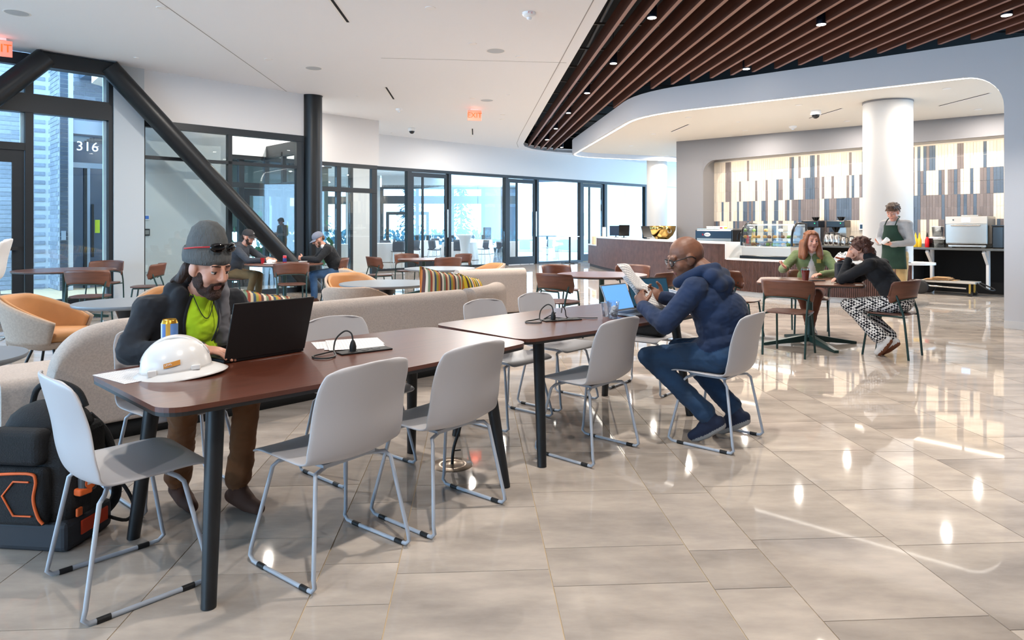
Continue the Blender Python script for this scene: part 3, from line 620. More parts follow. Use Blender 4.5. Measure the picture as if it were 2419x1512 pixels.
# slot diffusers
def slot(W0, W1, lab, off=0.0, wd=0.035):
    a = CP(*W0, off); b = CP(*W1, off); m = (a+b)/2; t = thing('slot_diffuser', lab, 'air vent', m, group='slot diffusers'); d = Vector((0, 0, 0.003))
    MB().bar(a-m-d, b-m-d, wd, 0.004).build('slot', M_black, t); sd = Vector((-(b-a).y, (b-a).x, 0)).normalized()*(wd*0.9); MB().bar(a-m-d+sd, b-m-d+sd, 0.03, 0.006).build('trim_strip', M_trim, t)
slot((783, -2), (822, 52), 'long black slot vent at the top of the white ceiling'); slot((912, 206), (930, 234), 'black slot vent in the middle of the white ceiling'); slot((811, 286), (833, 302), 'short black slot vent just past the black column'); slot((1116, 304), (1116.5, 318), 'tiny black slot vent below the exit sign')
slot((1586, 311), (1626, 294), 'short dark slot vent in the left of the cafe soffit', SOFI, 0.03); slot((1912, 279), (1988, 256), 'dark slot vent passing behind the cafe dome camera', SOFI, 0.025); slot((2219, 250), (2337, 220), 'long thin slot vent right of the thick white column', SOFI, 0.025)
# fire alarm strobes
def alarm(px, py, lab, off=0.0, txt=False):
    p_ = CP(px, py, off); t = thing('fire_alarm', lab, 'alarm', p_, group='ceiling alarms'); MB().lathe([(0.085, 0), (0.085, -0.02), (0.075, -0.04), (0.04, -0.06), (0.0001, -0.062)], 28).build('housing', M_white, t)
    MB().lathe([(0.035, -0.058), (0.028, -0.085), (0.0001, -0.092)], 16).build('strobe_lens', mat('strobe_lens', (226, 230, 236), 0.1), t)
    if txt: text_part('lettering', 'FIRE', 0.032, mat('red_print', (200, 40, 30), 0.5), t, (0.012, -0.0795, -0.022), (R(105), 0, R(8)))
alarm(1250, 30, 'white domed fire alarm strobe left of the slatted ceiling', txt=True); alarm(943, 257, 'small white domed fire alarm in the far white ceiling'); alarm(1873, 298, 'small white domed alarm in the cafe soffit', SOFI)
def dome(px, py, lab, off=0.0, s=1.0):
    p_ = CP(px, py, off); t = thing('dome_camera', lab, 'camera', p_); MB().lathe([(0.075*s, 0), (0.085*s, -0.06*s), (0.08*s, -0.075*s)], 24).build('housing', M_white, t); MB().ell((0, 0, -0.075*s), (0.062*s, 0.062*s, 0.06*s)).build('dome_lens', mat('dark_dome', (20, 20, 24), 0.08), t)
dome(973, 302, 'white dome security camera under the far white ceiling', s=1.3); dome(1927, 261, 'white dome security camera under the cafe soffit', SOFI, 1.2)
for px, py, lab, off in ((846, 227, 'tiny sprinkler cover beyond the black column', 0), (1200, 224, 'tiny sprinkler cover near the exit sign', 0), (322, 136, 'tiny sprinkler cover in the ceiling by the black brace', 0), (926, 314, 'small sprinkler cover above the far glass wall', 0), (1744, 288, 'small sprinkler cover in the cafe soffit', SOFI), (1505, 355, 'tiny sprinkler cover at the far end of the cafe soffit', SOFI)):
    p_ = CP(px, py, off); tag(MB().lathe([(0.0001, -0.012), (0.03, -0.01), (0.042, -0.002), (0.042, 0)], 20).build('sprinkler_cover', M_trim), lab, 'sprinkler').location = p_
# exit signs
M_exit = mat('exit_glow_panel', (244, 150, 130), 0.4, emis=0.45, ecol=(255, 110, 85)); M_exl = mat('exit_letters', (236, 70, 20), 0.4, emis=0.9, ecol=(255, 80, 10))
def exit_sign(p_, rz, lab, w_=0.33):
    t = thing('exit_sign', lab, 'sign', p_, rz); MB().box((0, 0, -0.02), (w_*0.6, 0.05, 0.035)).build('canopy', M_trim, t); MB().box((0, 0, -0.16), (w_, 0.02, 0.24)).build('panel', M_exit, t, bevel=0.004)
    text_part('lettering', 'EXIT', 0.17, M_exl, t, (0, -0.013, -0.16), (PI/2, 0, 0)); lamp('exit_glow', 'POINT', (0, -0.1, -0.1), 0.35, (1, 0.25, 0.15), 0.08, t)
p_ = CP(1121, 257); exit_sign(p_, R(10), 'glowing red exit sign hanging in the middle of the white ceiling')
p_ = CP(-6, 88); exit_sign(p_, R(32), 'glowing red exit sign cut off by the left picture edge', 0.36)

# ============================================================ OUTSIDE: paving, brick wing, entrance 316
M_pave = mat('pale_concrete', (196, 200, 204), 0.9, var=0.08, vscale=1.5)
MB().add([(-80, 5, -0.03), (60, 5, -0.03), (60, 160, -0.03), (-80, 160, -0.03)], [(0, 1, 2, 3)]).build('ground', M_pave, kind='structure')
M_brick = mat('grey_brick', (138, 144, 156), 0.85, isl=0.16, var=0.08, vscale=20, bump=0.4, bscale=40); M_brickd = mat('dark_blue_brick', (62, 72, 86), 0.85, isl=0.14, bump=0.4, bscale=40); M_mort = mat('pale_mortar', (180, 184, 190), 0.95)
bx, bz = 0.30, 0.098
def brick_me(wd, m):
    b = MB(); b.box((0, 0, 0), (wd-0.012, 0.04, bz-0.013)); me = b.mesh('brick'); me.materials.append(m); return me
def brick_wall(W, a0, a1, z0, z1, root, m, keep, wd=bx):
    mb = MB(); W.box(mb, a0, a1, 0.0, 0.25, z0, z1); mb.build('mortar_bed', M_mort, root); me = brick_me(wd, m); rest_ = MB(); spots = []
    for r_ in range(int((z1-z0)/bz)):
        n_ = int((a1-a0)/wd)
        for i in range(n_):
            a = a0+wd*(i+0.5)+(wd/2 if r_ % 2 and n_ > 1 else 0)
            if a+wd/2 > a1+0.01: continue
            spots.append((a, z0+bz*(r_+0.5)))
    for k, (a, z) in enumerate(spots):
        c_ = W.p(a, 0.008, z)
        if c_.y > 0 and -40 < CX+FOC*c_.x/c_.y < 270 and keep[0] > 0 and z > 0.7:
            keep[0] -= 1; o = bpy.data.objects.new('brick', me); COL.objects.link(o); o.location = c_; o.rotation_euler = (0, 0, W.rz); o.parent = root
        else: rest_.box(c_, (wd-0.012, 0.04, bz-0.013), W.rz)
    if rest_.v: rest_.build('brick_field', m, root, kind='stuff')
bw = struct('wall_brick'); keep = [300]
WK = WallFrame(WF.p(-9.0, 5.0).xy, WF.U); brick_wall(WK, 0.0, 8.47, 0.0, 8.4, bw, M_brick, keep, 0.42)
bw2 = struct('wall_brick'); WK2 = WallFrame(WF.p(-0.53, 5.0).xy, -WF.N); brick_wall(WK2, 0.0, 1.1, 0.0, 8.4, bw2, M_brick, [150], 0.3); WK3 = WallFrame(WF.p(-0.53, 3.9).xy, WF.U); brick_wall(WK3, 0.0, 0.16, 0.0, 8.4, bw2, M_brickd, [80], 0.155)
# recessed entrance with the street number
M_alu = mat('silver_aluminium', (150, 166, 184), 0.4, 0.5); ent = struct('door_8'); WE = WallFrame(WF.p(-0.36, 4.3).xy, WF.U)
for s0, s1 in ((0.02, 0.10), (0.42, 0.48), (1.5, 1.6)): mem(WE, ent, 'stile', M_alu, s0, s1, -0.05, 0.05, 0.0, 2.72)
mem(WE, ent, 'stile', M_dark, 0.36, 0.42, -0.06, 0.05, 0.0, 2.72)
mem(WE, ent, 'door_head', M_alu, 0.02, 3.2, -0.06, 0.06, 2.72, 2.84); mem(WE, ent, 'canopy', M_alu, 0.02, 3.6, -0.35, 0.1, 3.45, 3.75); mem(WE, ent, 'canopy', M_alu, 0.3, 4.0, -1.4, 0.1, 4.75, 4.95)
M_bglass = glass('blue_tint_glass', (0.55, 0.68, 0.80), 0.12)
for s0, s1, z0_, z1_ in ((0.10, 0.36, 0.1, 2.72), (0.48, 1.5, 0.1, 2.72), (0.10, 1.6, 2.84, 3.45)): mem(WE, ent, 'pane', M_bglass, s0, s1, -0.01, 0.01, z0_, z1_)
bw3 = struct('wall_brick'); WK4 = WallFrame(WE.p(0.0, 0.15).xy, WF.U); brick_wall(WK4, 0.0, 5.0, 3.8, 8.4, bw3, M_brick, [100], 0.42)
bk = MB(); WE.box(bk, -0.1, 2.2, 0.9, 1.0, 0, 3.4); bk.build('wall_lobby', mat('lobby_grey', (120, 134, 150), 0.8), kind='structure')
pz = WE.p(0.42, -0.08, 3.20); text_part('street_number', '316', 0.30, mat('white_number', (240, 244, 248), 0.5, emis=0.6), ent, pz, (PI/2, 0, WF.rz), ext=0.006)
mem(WE, ent, 'pull_handle', M_rubber, 0.50, 0.54, -0.12, -0.06, 0.7, 1.9); mem(WE, ent, 'safety_sticker', mat('lime_sticker', (190, 214, 40), 0.5), 0.58, 0.68, -0.02, -0.012, 1.25, 1.55)
kp = MB(); WK3.box(kp, 0.02, 0.10, -0.08, -0.035, 1.1, 1.3); kp.build('card_reader', M_alu, bw2)
# ============================================================ FAR ROOM (banquet hall) beyond the glass wall
fz = 4.35
hall = MB(); h0 = [WB.p(-9, 0.12), WB.p(11.6, 0.12), WB.p(11.6, 15.5), WB.p(4.0, 22.0), WB.p(-9.0, 16.0)]
hall.prism([(v.x, v.y) for v in h0], fz, fz+0.1); hc = hall.build('ceiling', M_ceil, kind='structure')
for k in range(14): WB.part('slat', mat('grey_slat', (92, 94, 98), 0.6), hc, -6.0, 6.5, 2.0+k*0.5, 2.08+k*0.5, fz-0.18, fz)
for a, o_ in ((1, 4), (5, 4), (9, 4), (2, 9), (6, 9), (9, 9), (3, 14)):
    p_ = WB.p(a, o_, fz); lamp('hall_downlight', 'AREA', (p_.x, p_.y, fz-0.2), 60, size=0.3, parent=hc)
def far_glazing(idx, A, B, zs, ms, band, lab=None):
    W = WallFrame(A, Vector(B)-Vector(A)); L0 = (Vector(B)-Vector(A)).length; r_ = struct('window_%d' % idx)
    for s0 in ms: mem(W, r_, 'mullion', M_teal, s0*L0-0.09, s0*L0+0.09, -0.1, 0.1, 0, zs)
    mem(W, r_, 'transom', M_teal, 0, L0, -0.1, 0.1, band, band+0.45); mem(W, r_, 'head', M_teal, 0, L0, -0.1, 0.1, zs-0.12, zs+0.1); mem(W, r_, 'sill', M_teal, 0, L0, -0.1, 0.1, 0, 0.25)
    for s0, s1 in zip(ms[:-1], ms[1:]): mem(W, r_, 'pane', M_glass, s0*L0+0.09, s1*L0-0.09, -0.01, 0.01, 0.25, zs-0.12)
    hd = MB(); W.box(hd, 0, L0, -0.1, 0.15, zs, fz+0.6); hd.build('wall_head', M_paint, kind='structure'); return W, L0
Pa = WB.p(-9.0, 6.0).xy; Pb = WB.p(-6.2, 15.8).xy; Pc = WB.p(2.2, 20.5).xy; Pd = WB.p(8.2, 16.6).xy
far_glazing(6, Pa, Pb, 3.7, [0, 0.2, 0.4, 0.6, 0.8, 1], 2.7); far_glazing(7, Pb, Pc, 3.7, [0, 0.16, 0.33, 0.5, 0.66, 0.84, 1], 2.75); far_glazing(8, Pc, Pd, 3.7, [0, 0.2, 0.4, 0.6, 0.8, 1], 2.75)
ww = MB(); WB.box(ww, 7.6, 9.3, 14.8, 15.6, 0, fz); ww.build('wall_hall', M_paint, kind='structure')
Pe = WB.p(9.3, 14.6).xy; Pf = WB.p(15.5, 9.6).xy; far_glazing(9, Pe, Pf, 3.7, [0, 0.25, 0.5, 0.72, 1], 2.75)
hl = struct('door_9'); W9 = WallFrame(Pe, Pf-Pe)
for s0, s1, z0_, z1_ in ((0.25, 0.42, 0.05, 2.3), (1.35, 1.5, 0.05, 2.3), (2.5, 2.66, 0.05, 2.3), (0.4, 2.6, 2.12, 2.3), (0.4, 2.6, 0.05, 0.35)): mem(W9, hl, 'stile', M_teal, s0, s1, -0.16, -0.08, z0_, z1_)
# dark roller screen
sc_ = thing('projection_screen', 'large dark grey green roller screen lowered in the banquet hall', 'screen', WB.p(-0.4, 7.2)); WQ = WallFrame((0, 0), WB.U); 
WQ.part('screen_cloth', mat('screen_cloth', (92, 108, 106), 0.85), sc_, -2.9, 2.9, -0.01, 0.01, 1.28, 3.85); WQ.part('screen_border', mat('screen_border', (70, 82, 82), 0.8), sc_, -2.9, 2.9, -0.02, -0.012, 1.28, 1.42); WQ.part('bottom_bar', M_teal, sc_, -2.92, 2.92, -0.03, 0.03, 1.22, 1.28); WQ.part('housing', M_teal, sc_, -3.0, 3.0, -0.12, 0.12, 3.85, 4.02)
for a in (-2.95, 2.95): WQ.part('drop_rod', M_teal, sc_, a-0.02, a+0.02, -0.02, 0.02, 4.02, fz)
# clothed round tables and grey chairs in the hall
M_cloth = mat('white_tablecloth', (236, 236, 240), 0.85, bump=0.2, bscale=12)
ht = thing('banquet_table', 'x', 'table')
def cloth_fn(u, v):
    a = 2*PI*u; r_ = 0.75+v*0.10+0.03*v*math.sin(a*14); return Vector((r_*math.cos(a), r_*math.sin(a), 0.745-0.73*v))
MB().grid(cloth_fn, 84, 6, closed_u=True).build('cloth_skirt', M_cloth, ht); MB().cyl((0, 0, 0.735), (0, 0, 0.75), 0.755, n=40).build('table_top', M_cloth, ht)
hch = thing('stacking_chair', 'x', 'chair')
M_gpl = mat('slate_grey_shell', (82, 92, 104), 0.5)
def shell_fn(u, v):
    x = (u-0.5)*0.46; t = v
    if t < 0.5: y = 0.22-t*0.84; z = 0.45-0.02*math.sin(t*2*PI)
    else: y = -0.20-(t-0.5)*0.12; z = 0.45+(t-0.5)*0.80
    return Vector((x, y+0.10*(abs(u-0.5)*2)**2*(t > 0.5), z))
MB().grid(shell_fn, 9, 13).build('shell', M_gpl, hch, solid=0.02)
for sx in (-1, 1):
    for y0, y1 in ((0.18, 0.24), (-0.16, -0.24)): MB().cyl((0.19*sx, y0, 0.44), (0.22*sx, y1, 0.0), 0.011, n=8).build('leg', M_chrome, hch)
fh = [True, True]
def hall_table(px, Y, n_, lab, a0=0.0, ch=True, tl='banquet hall'):
    x = (px-CX)/FOC*Y; place(ht, (x, Y, 0), a0, 'white round '+lab, 'white clothed banquet tables', fh[0]); fh[0] = False
    for i in range(n_):
        a = a0+2*PI*i/6; place(hch, (x+1.22*math.cos(a), Y+1.22*math.sin(a), 0), a+PI/2, 'slate grey chair at the %s of the %s' % (('right', 'far right', 'far left', 'left', 'near left', 'near right')[int(((a % (2*PI))+0.01)/(PI/3)) % 6], lab), 'slate grey hall chairs', fh[1]); fh[1] = False
hall_table(797, 25.5, 5, 'clothed table beside the capped men', 0.3); hall_table(925, 27.5, 5, 'clothed table behind the leftmost glass door', 0.9); hall_table(1000, 33.0, 4, 'far clothed table under the roller screen', 0.2)
hall_table(1085, 29.0, 5, 'clothed table beside the flared cocktail table', 0.6); hall_table(1130, 36.0, 4, 'farthest clothed table before the tall windows', 0.1); hall_table(1240, 31.0, 5, 'clothed table behind the middle glass door', 0.5); hall_table(1305, 35.5, 3, 'clothed table near the white haired person', 1.0)
ct = thing('cocktail_table', 'tall cocktail table in a flared white stretch cloth in the hall', 'table', ((1098-CX)/FOC*27.0, 27.0, 0)); MB().lathe([(0.30, 0), (0.17, 0.45), (0.22, 0.9), (0.31, 1.08), (0.31, 1.10)], 36).build('stretch_cloth', M_cloth, ct); MB().cyl((0, 0, 1.09), (0, 0, 1.115), 0.32, n=32).build('table_top', M_cloth, ct)
ht2 = thing('high_table', 'black pedestal high table standing before the far glass wall', 'table', ((1346-CX)/FOC*26.0, 26.0, 0)); MB().cyl((0, 0, 1.03), (0, 0, 1.06), 0.38, n=32).build('table_top', M_white, ht2); MB().cyl((0, 0, 0.03), (0, 0, 1.03), 0.04).build('post', M_dark, ht2)
for k in range(4): a = k*PI/2+0.4; MB().bar((0, 0, 0.03), (0.36*math.cos(a), 0.36*math.sin(a), 0.02), 0.05, 0.03).build('base_arm', M_dark, ht2)
# ============================================================ TREES AND GREENERY OUTSIDE
M_leafb = mat('blue_green_needles', (58, 92, 104), 0.9, isl=0.25); M_bark = mat('grey_bark', (84, 82, 84), 0.9)
def conifer(x, y, h, lab, seed):
    r_ = random.Random(seed); t = thing('conifer_tree', lab, 'tree', (x, y, 0), group='trees outside'); MB().cyl((0, 0, 0), (0, 0, h), 0.14, 0.03, n=8).build('trunk', M_bark, t); mb = MB()
    for i in range(int(420)):
        z = h*(0.12+0.86*r_.random()); rad_ = (1-z/h)*h*0.30+0.15; a = r_.random()*2*PI; q = rad_*math.sqrt(r_.random()); s_ = 0.16+0.2*r_.random(); c_ = Vector((q*math.cos(a), q*math.sin(a), z-0.25*q)); d = Vector((math.cos(a), math.sin(a), -0.35))*s_*1.6; e = Vector((-math.sin(a), math.cos(a), 0.1))*s_*0.5
        mb.add([c_-e, c_+d, c_+e, c_-d*0.3+Vector((0, 0, 0.12))], [(0, 1, 2, 3)])
    mb.build('foliage', M_leafb, t)
def bare(x, y, h, lab, seed):
    r_ = random.Random(seed); t = thing('bare_tree', lab, 'tree', (x, y, 0), group='trees outside'); mb = MB()
    def br(p0, d, l, r0, dep):
        p1 = p0+d*l; mb.cyl(p0, p1, r0, r0*0.6, n=5, caps=False)
        if dep == 0: return
        for _ in range(3): nd = (d+Vector((r_.uniform(-.7, .7), r_.uniform(-.7, .7), r_.uniform(-.1, .5)))).normalized(); br(p1, nd, l*r_.uniform(.55, .8), r0*0.6, dep-1)
    br(Vector((0, 0, 0)), Vector((0, 0, 1)), h*0.3, 0.16, 4); mb.build('branches', M_bark, t)
conifer(-17.5, 60, 6.0, 'blue green conifer outside beyond the window by the black column', 1); conifer(-9.5, 62, 6.5, 'blue green conifer outside right of the roller screen', 2); conifer(-5.0, 66, 7.0, 'blue green conifer outside behind the tall hall windows', 3)
bare(3.5, 62, 10, 'bare branching tree outside left of the white hall wall', 4); bare(10.5, 56, 11, 'bare tree outside behind the seated white haired person', 5); bare(8.0, 66, 12, 'bare tree outside through the hall door', 6); bare(14.5, 58, 12, 'bare tree outside beside the last glass door', 7); bare(-1.0, 64, 11, 'bare tree outside by the dark gate panel', 8)
ob = thing('brick_building', 'distant blue grey brick building outside the hall windows', 'building', (4.5, 78, 0)); MB().box((0, 0, 3.6), (16, 5, 7.2)).build('walls', M_brickd, ob)
for k in range(7): MB().box((-7+k*2.3, -2.51, 4.6), (1.2, 0.06, 1.6)).build('window', M_bglass, ob)
MB().box((0, 0, 7.3), (16.4, 5.4, 0.25)).build('parapet', M_mort, ob)
hd = thing('hedge_row', 'low blue green hedge row outside the hall windows', 'hedge', (-3, 57, 0)); r_ = random.Random(5); mb = MB()
for i in range(900): c_ = Vector((r_.uniform(-14, 16), r_.uniform(-.6, .6), r_.uniform(0.05, 1.2))); a = r_.random()*6.3; e = Vector((math.cos(a), math.sin(a), 0.2))*0.18; f_ = Vector((0, 0, 0.2)); mb.add([c_-e, c_+f_, c_+e, c_-f_], [(0, 1, 2, 3)])
mb.build('foliage', M_leafb, hd)
r_ = random.Random(9)
for lab, s_, o_ in (('green shrub outside the vestibule doors seen below the brace', 3.2, 7.5), ('green shrub outside the vestibule right of the glass doors', 6.8, 8.0)):
    q = WF.p(s_, o_); sh = thing('shrub', lab, 'shrub', q, group='shrubs outside the vestibule'); mb = MB()
    for i in range(320): c_ = Vector((r_.gauss(0, .6), r_.gauss(0, .6), abs(r_.gauss(0.7, .5))+0.1)); a = r_.random()*6.3; e = Vector((math.cos(a), math.sin(a), 0.2))*0.1; f_ = Vector((0, 0, 0.12)); mb.add([c_-e, c_+f_, c_+e, c_-f_], [(0, 1, 2, 3)])
    mb.build('foliage', mat('shrub_leaves', (70, 130, 92), 0.8, isl=0.3), sh)

# ============================================================ LONG TABLES
M_wal = mat('walnut_veneer', (86, 44, 30), 0.32, var=0.16, vscale=5, stretch=(0.5, 7, 7), coat=0.15); M_wedge = mat('black_table_edge', (26, 25, 26), 0.5); M_leg = mat('black_wood_leg', (20, 21, 24), 0.45)
T1 = (Vector((-0.8435, 3.207, 0)), math.atan2(0.729, 0.684)); T2 = (Vector((0.46, 4.60, 0)), math.atan2(0.683, 0.73))
def boat(L, W, bulge, rc, n=8):
    pts = []; hl, hw = L/2, W/2
    def edge(x): return hw+bulge*(1-(x/hl)**2)
    corners = ((hl-rc, edge(hl-rc)-rc, 0), (-(hl-rc), edge(hl-rc)-rc, 90), (-(hl-rc), -(edge(hl-rc)-rc), 180), (hl-rc, -(edge(hl-rc)-rc), 270))
    for ci, (cx_, cy_, a0) in enumerate(corners):
        for k in range(n+1): a = R(a0+90*k/n); pts.append((cx_+rc*math.cos(a), cy_+rc*math.sin(a)))
        if ci in (0, 2):
            sg = 1 if ci == 0 else -1
            for k in range(1, 10): x = sg*((hl-rc)*(1-2*k/10)); pts.append((x, sg*edge(abs(x))))
    return pts
def long_table(c, rz, lab):
    t = thing('communal_table', lab, 'table', c, rz); pl = boat(1.86, 0.84, 0.05, 0.10)
    MB().prism(pl, 0.722, 0.74).build('table_top', M_wal, t); MB().prism([(x*0.998, y*0.996) for x, y in pl], 0.708, 0.722).build('edge_band', M_wedge, t)
    for sx in (-1, 1):
        for sy in (-1, 1):
            MB().cyl((0.70*sx, 0.30*sy, 0.708), (0.764*sx, 0.392*sy, 0.0), 0.034, 0.026, n=16).build('leg', M_leg, t)
    MB().box((0, 0, 0.69), (1.3, 0.05, 0.035)).build('apron_rail', M_wedge, t); return t
tb1 = long_table(*T1, 'walnut communal table carrying the white hard hat and black laptop'); tb2 = long_table(*T2, 'walnut communal table where the man in the navy hoodie sits')
def on_t(T, s, p, z=0.74): c, rz = T; return Vector((c.x+s*math.cos(rz)-p*math.sin(rz), c.y+s*math.sin(rz)+p*math.cos(rz), z))
# ============================================================ GREY SHELL CHAIRS
M_shell = mat('pale_grey_shell', (186, 184, 187), 0.42, bump=0.03, bscale=500); M_tube = mat('pale_grey_tube', (168, 174, 184), 0.35)
def interp(keys, t):
    for (a, va), (b, vb) in zip(keys[:-1], keys[1:]):
        if t <= b: u = (t-a)/(b-a); u = u*u*(3-2*u) if False else u; return [x+(y-x)*u for x, y in zip(va, vb)]
    return list(keys[-1][1])
prof_c = smooth_path([(0.235, 0.435), (0.17, 0.448), (0.0, 0.442), (-0.12, 0.440), (-0.185, 0.462), (-0.215, 0.53), (-0.235, 0.65), (-0.262, 0.77), (-0.278, 0.835)], 6)
def shell_pt(u, v):
    i = v*(len(prof_c)-1); k = min(int(i), len(prof_c)-2); p_ = prof_c[k].lerp(prof_c[k+1], i-k); d = (prof_c[k+1]-prof_c[k]).normalized(); nrm = Vector((d.y, -d.x))   # normal toward the sitter
    w_ = interp([(0, (0.20,)), (0.04, (0.225,)), (0.35, (0.235,)), (0.6, (0.24,)), (0.85, (0.228,)), (0.95, (0.205,)), (0.985, (0.17,)), (1, (0.13,))], v)[0]
    s_ = (u-0.5)*2; cur = interp([(0, (0.0,)), (0.15, (0.012,)), (0.4, (0.02,)), (0.55, (0.045,)), (0.75, (0.05,)), (1, (0.035,))], v)[0]
    q = p_-nrm*cur*(s_*s_)*(-1); return Vector((w_*s_, q.x, q.y-0.022*s_*s_*max(0, (v-0.8)/0.2)))
def make_shell_chair():
    t = thing('shell_chair', 'x', 'chair')
    MB().grid(shell_pt, 15, 40).build('shell', M_shell, t, solid=0.011, sub=1)
    for sx in (-1, 1):
        x0, x1 = 0.185*sx, 0.238*sx
        base = [(x0*0.55, -0.10, 0.415), (x0*0.95, -0.13, 0.41), (x0*1.02, -0.15, 0.39), (x1, -0.205, 0.06), (x1, -0.212, 0.03), (x1, -0.195, 0.012), (x1, -0.16, 0.01), (x1, 0.15, 0.01), (x1, 0.19, 0.012), (x1, 0.212, 0.03), (x1, 0.205, 0.06), (x0*1.0, 0.135, 0.39), (x0*0.93, 0.118, 0.41), (x0*0.55, 0.10, 0.415)]
        sd = MB().tube(base, 0.0085, 10).build('sled_leg', M_tube, t)
        for y in (-0.15, 0.13): MB().cyl((x1, y-0.022, 0.010), (x1, y+0.022, 0.010), 0.0105, n=10).build('foot_pad', M_rubber, sd)
    for y in (-0.10, 0.10): MB().cyl((-0.12, y, 0.415), (0.12, y, 0.415), 0.0085, n=8).build('cross_bar', M_tube, t)
    MB().box((0, 0, 0.425), (0.26, 0.24, 0.012)).build('seat_plate', M_tube, t); return t
gc = make_shell_chair(); GCH = {}
for i, (k, x, y, fx, fy, lab) in enumerate((
    ('A', -1.474, 2.57, 0.36, 0.385, 'pale grey shell chair at the table end nearest the backpack'),
    ('B', -0.748, 2.77, -0.335, 0.255, 'pale grey shell chair nearest the camera on the near table side'),
    ('C', -0.349, 3.208, -0.333, 0.27, 'pale grey shell chair right of the nearest one, over the floor socket'),
    ('D', 0.461, 4.074, -0.341, 0.307, 'pale grey shell chair between the plastic cup and the hoodie man'),
    ('E', 1.31, 4.29, -0.34, 0.291, 'pale grey shell chair the man in the navy hoodie sits on'),
    ('F', -1.72, 3.44, 0.36, -0.30, 'pale grey shell chair the man in the beanie sits on'),
    ('G', -0.865, 3.77, 0.33, -0.28, 'pale grey shell chair behind the loose papers, against the sofa'),
    ('H', -0.03, 4.72, 0.34, -0.29, 'pale grey shell chair behind the joint of the two tables'),
    ('I', 0.36, 5.22, 0.34, -0.30, 'pale grey shell chair in front of the second sofa'),
    ('J', 1.12, 5.62, -0.62, -0.78, 'pale grey shell chair holding the dark bag past the table end'))):
    GCH[k] = place(gc, (x, y, 0), face_rot(fx, fy), lab, 'pale grey shell chairs at the communal tables', i == 0)
# ============================================================ WOODEN CHAIRS WITH GREEN LEGS, ROUND TABLES
M_ply = mat('walnut_ply', (100, 60, 44), 0.4, var=0.18, vscale=5, stretch=(1, 1, 6)); M_plyh = mat('walnut_ply_seat', (92, 58, 46), 0.38, var=0.15, vscale=5, stretch=(6, 1, 1)); M_green = mat('dark_green_steel', (30, 58, 56), 0.4, 0.2)
def ply_back(u, v):
    th_ = (u-0.5)*2; a = th_*R(82); e = abs(th_)
    zt_ = 0.815-0.02*e*e; zb_ = 0.635-0.085*e**3
    if e > 0.86: k = (e-0.86)/0.14; m_ = (zt_+zb_)/2-0.02; f_ = math.sqrt(max(0, 1-k*k)); zt_ = m_+(zt_-m_)*f_; zb_ = m_+(zb_-m_)*f_
    z = zb_+(zt_-zb_)*v; rr_ = 0.245+0.02*v; return Vector((rr_*math.sin(a)*1.05, -0.02-rr_*math.cos(a)*0.86-0.02*v, z))
def make_wood_chair():
    t = thing('wooden_chair', 'x', 'chair'); MB().grid(ply_back, 33, 7).build('backrest', M_ply, t, solid=0.014)
    pts = []
    for k in range(36): a = 2*PI*k/36; pts.append((0.225*math.copysign(abs(math.cos(a))**0.62, math.cos(a)), 0.215*math.copysign(abs(math.sin(a))**0.62, math.sin(a))))
    MB().prism(pts, 0.448, 0.466).build('seat', M_plyh, t, bevel=0.006)
    for sx in (-1, 1):
        MB().tube([(0.215*sx, -0.235, 0.0), (0.222*sx, -0.195, 0.42), (0.226*sx, -0.16, 0.55), (0.232*sx, -0.125, 0.66)], 0.0115, 8).build('leg', M_green, t)
        MB().tube([(0.20*sx, 0.215, 0.0), (0.185*sx, 0.155, 0.435)], 0.0115, 8).build('leg', M_green, t)
        MB().cyl((0.185*sx, 0.155, 0.437), (0.222*sx, -0.19, 0.437), 0.010, n=8).build('seat_rail', M_green, t)
    MB().tube([ply_back(0.08+0.84*i/14, 0)+Vector((0, 0.0, -0.008)) for i in range(15)], 0.009, 8).build('back_rail', M_green, t)
    MB().cyl((-0.2, -0.02, 0.437), (0.2, -0.02, 0.437), 0.010, n=8).build('cross_rail', M_green, t); return t
wc = make_wood_chair(); wfirst = [True]; WCH = {}
def wood(key, x, y, fx, fy, lab): WCH[key] = place(wc, (x, y, 0), face_rot(fx, fy), lab, 'walnut ply chairs with green legs', wfirst[0]); wfirst[0] = False
M_top = mat('walnut_round_top', (112, 74, 58), 0.3, var=0.12, vscale=4, stretch=(0.6, 6, 1)); M_topd = mat('dark_top_edge', (60, 50, 46), 0.5); M_gtop = mat('grey_laminate', (128, 134, 140), 0.35); 
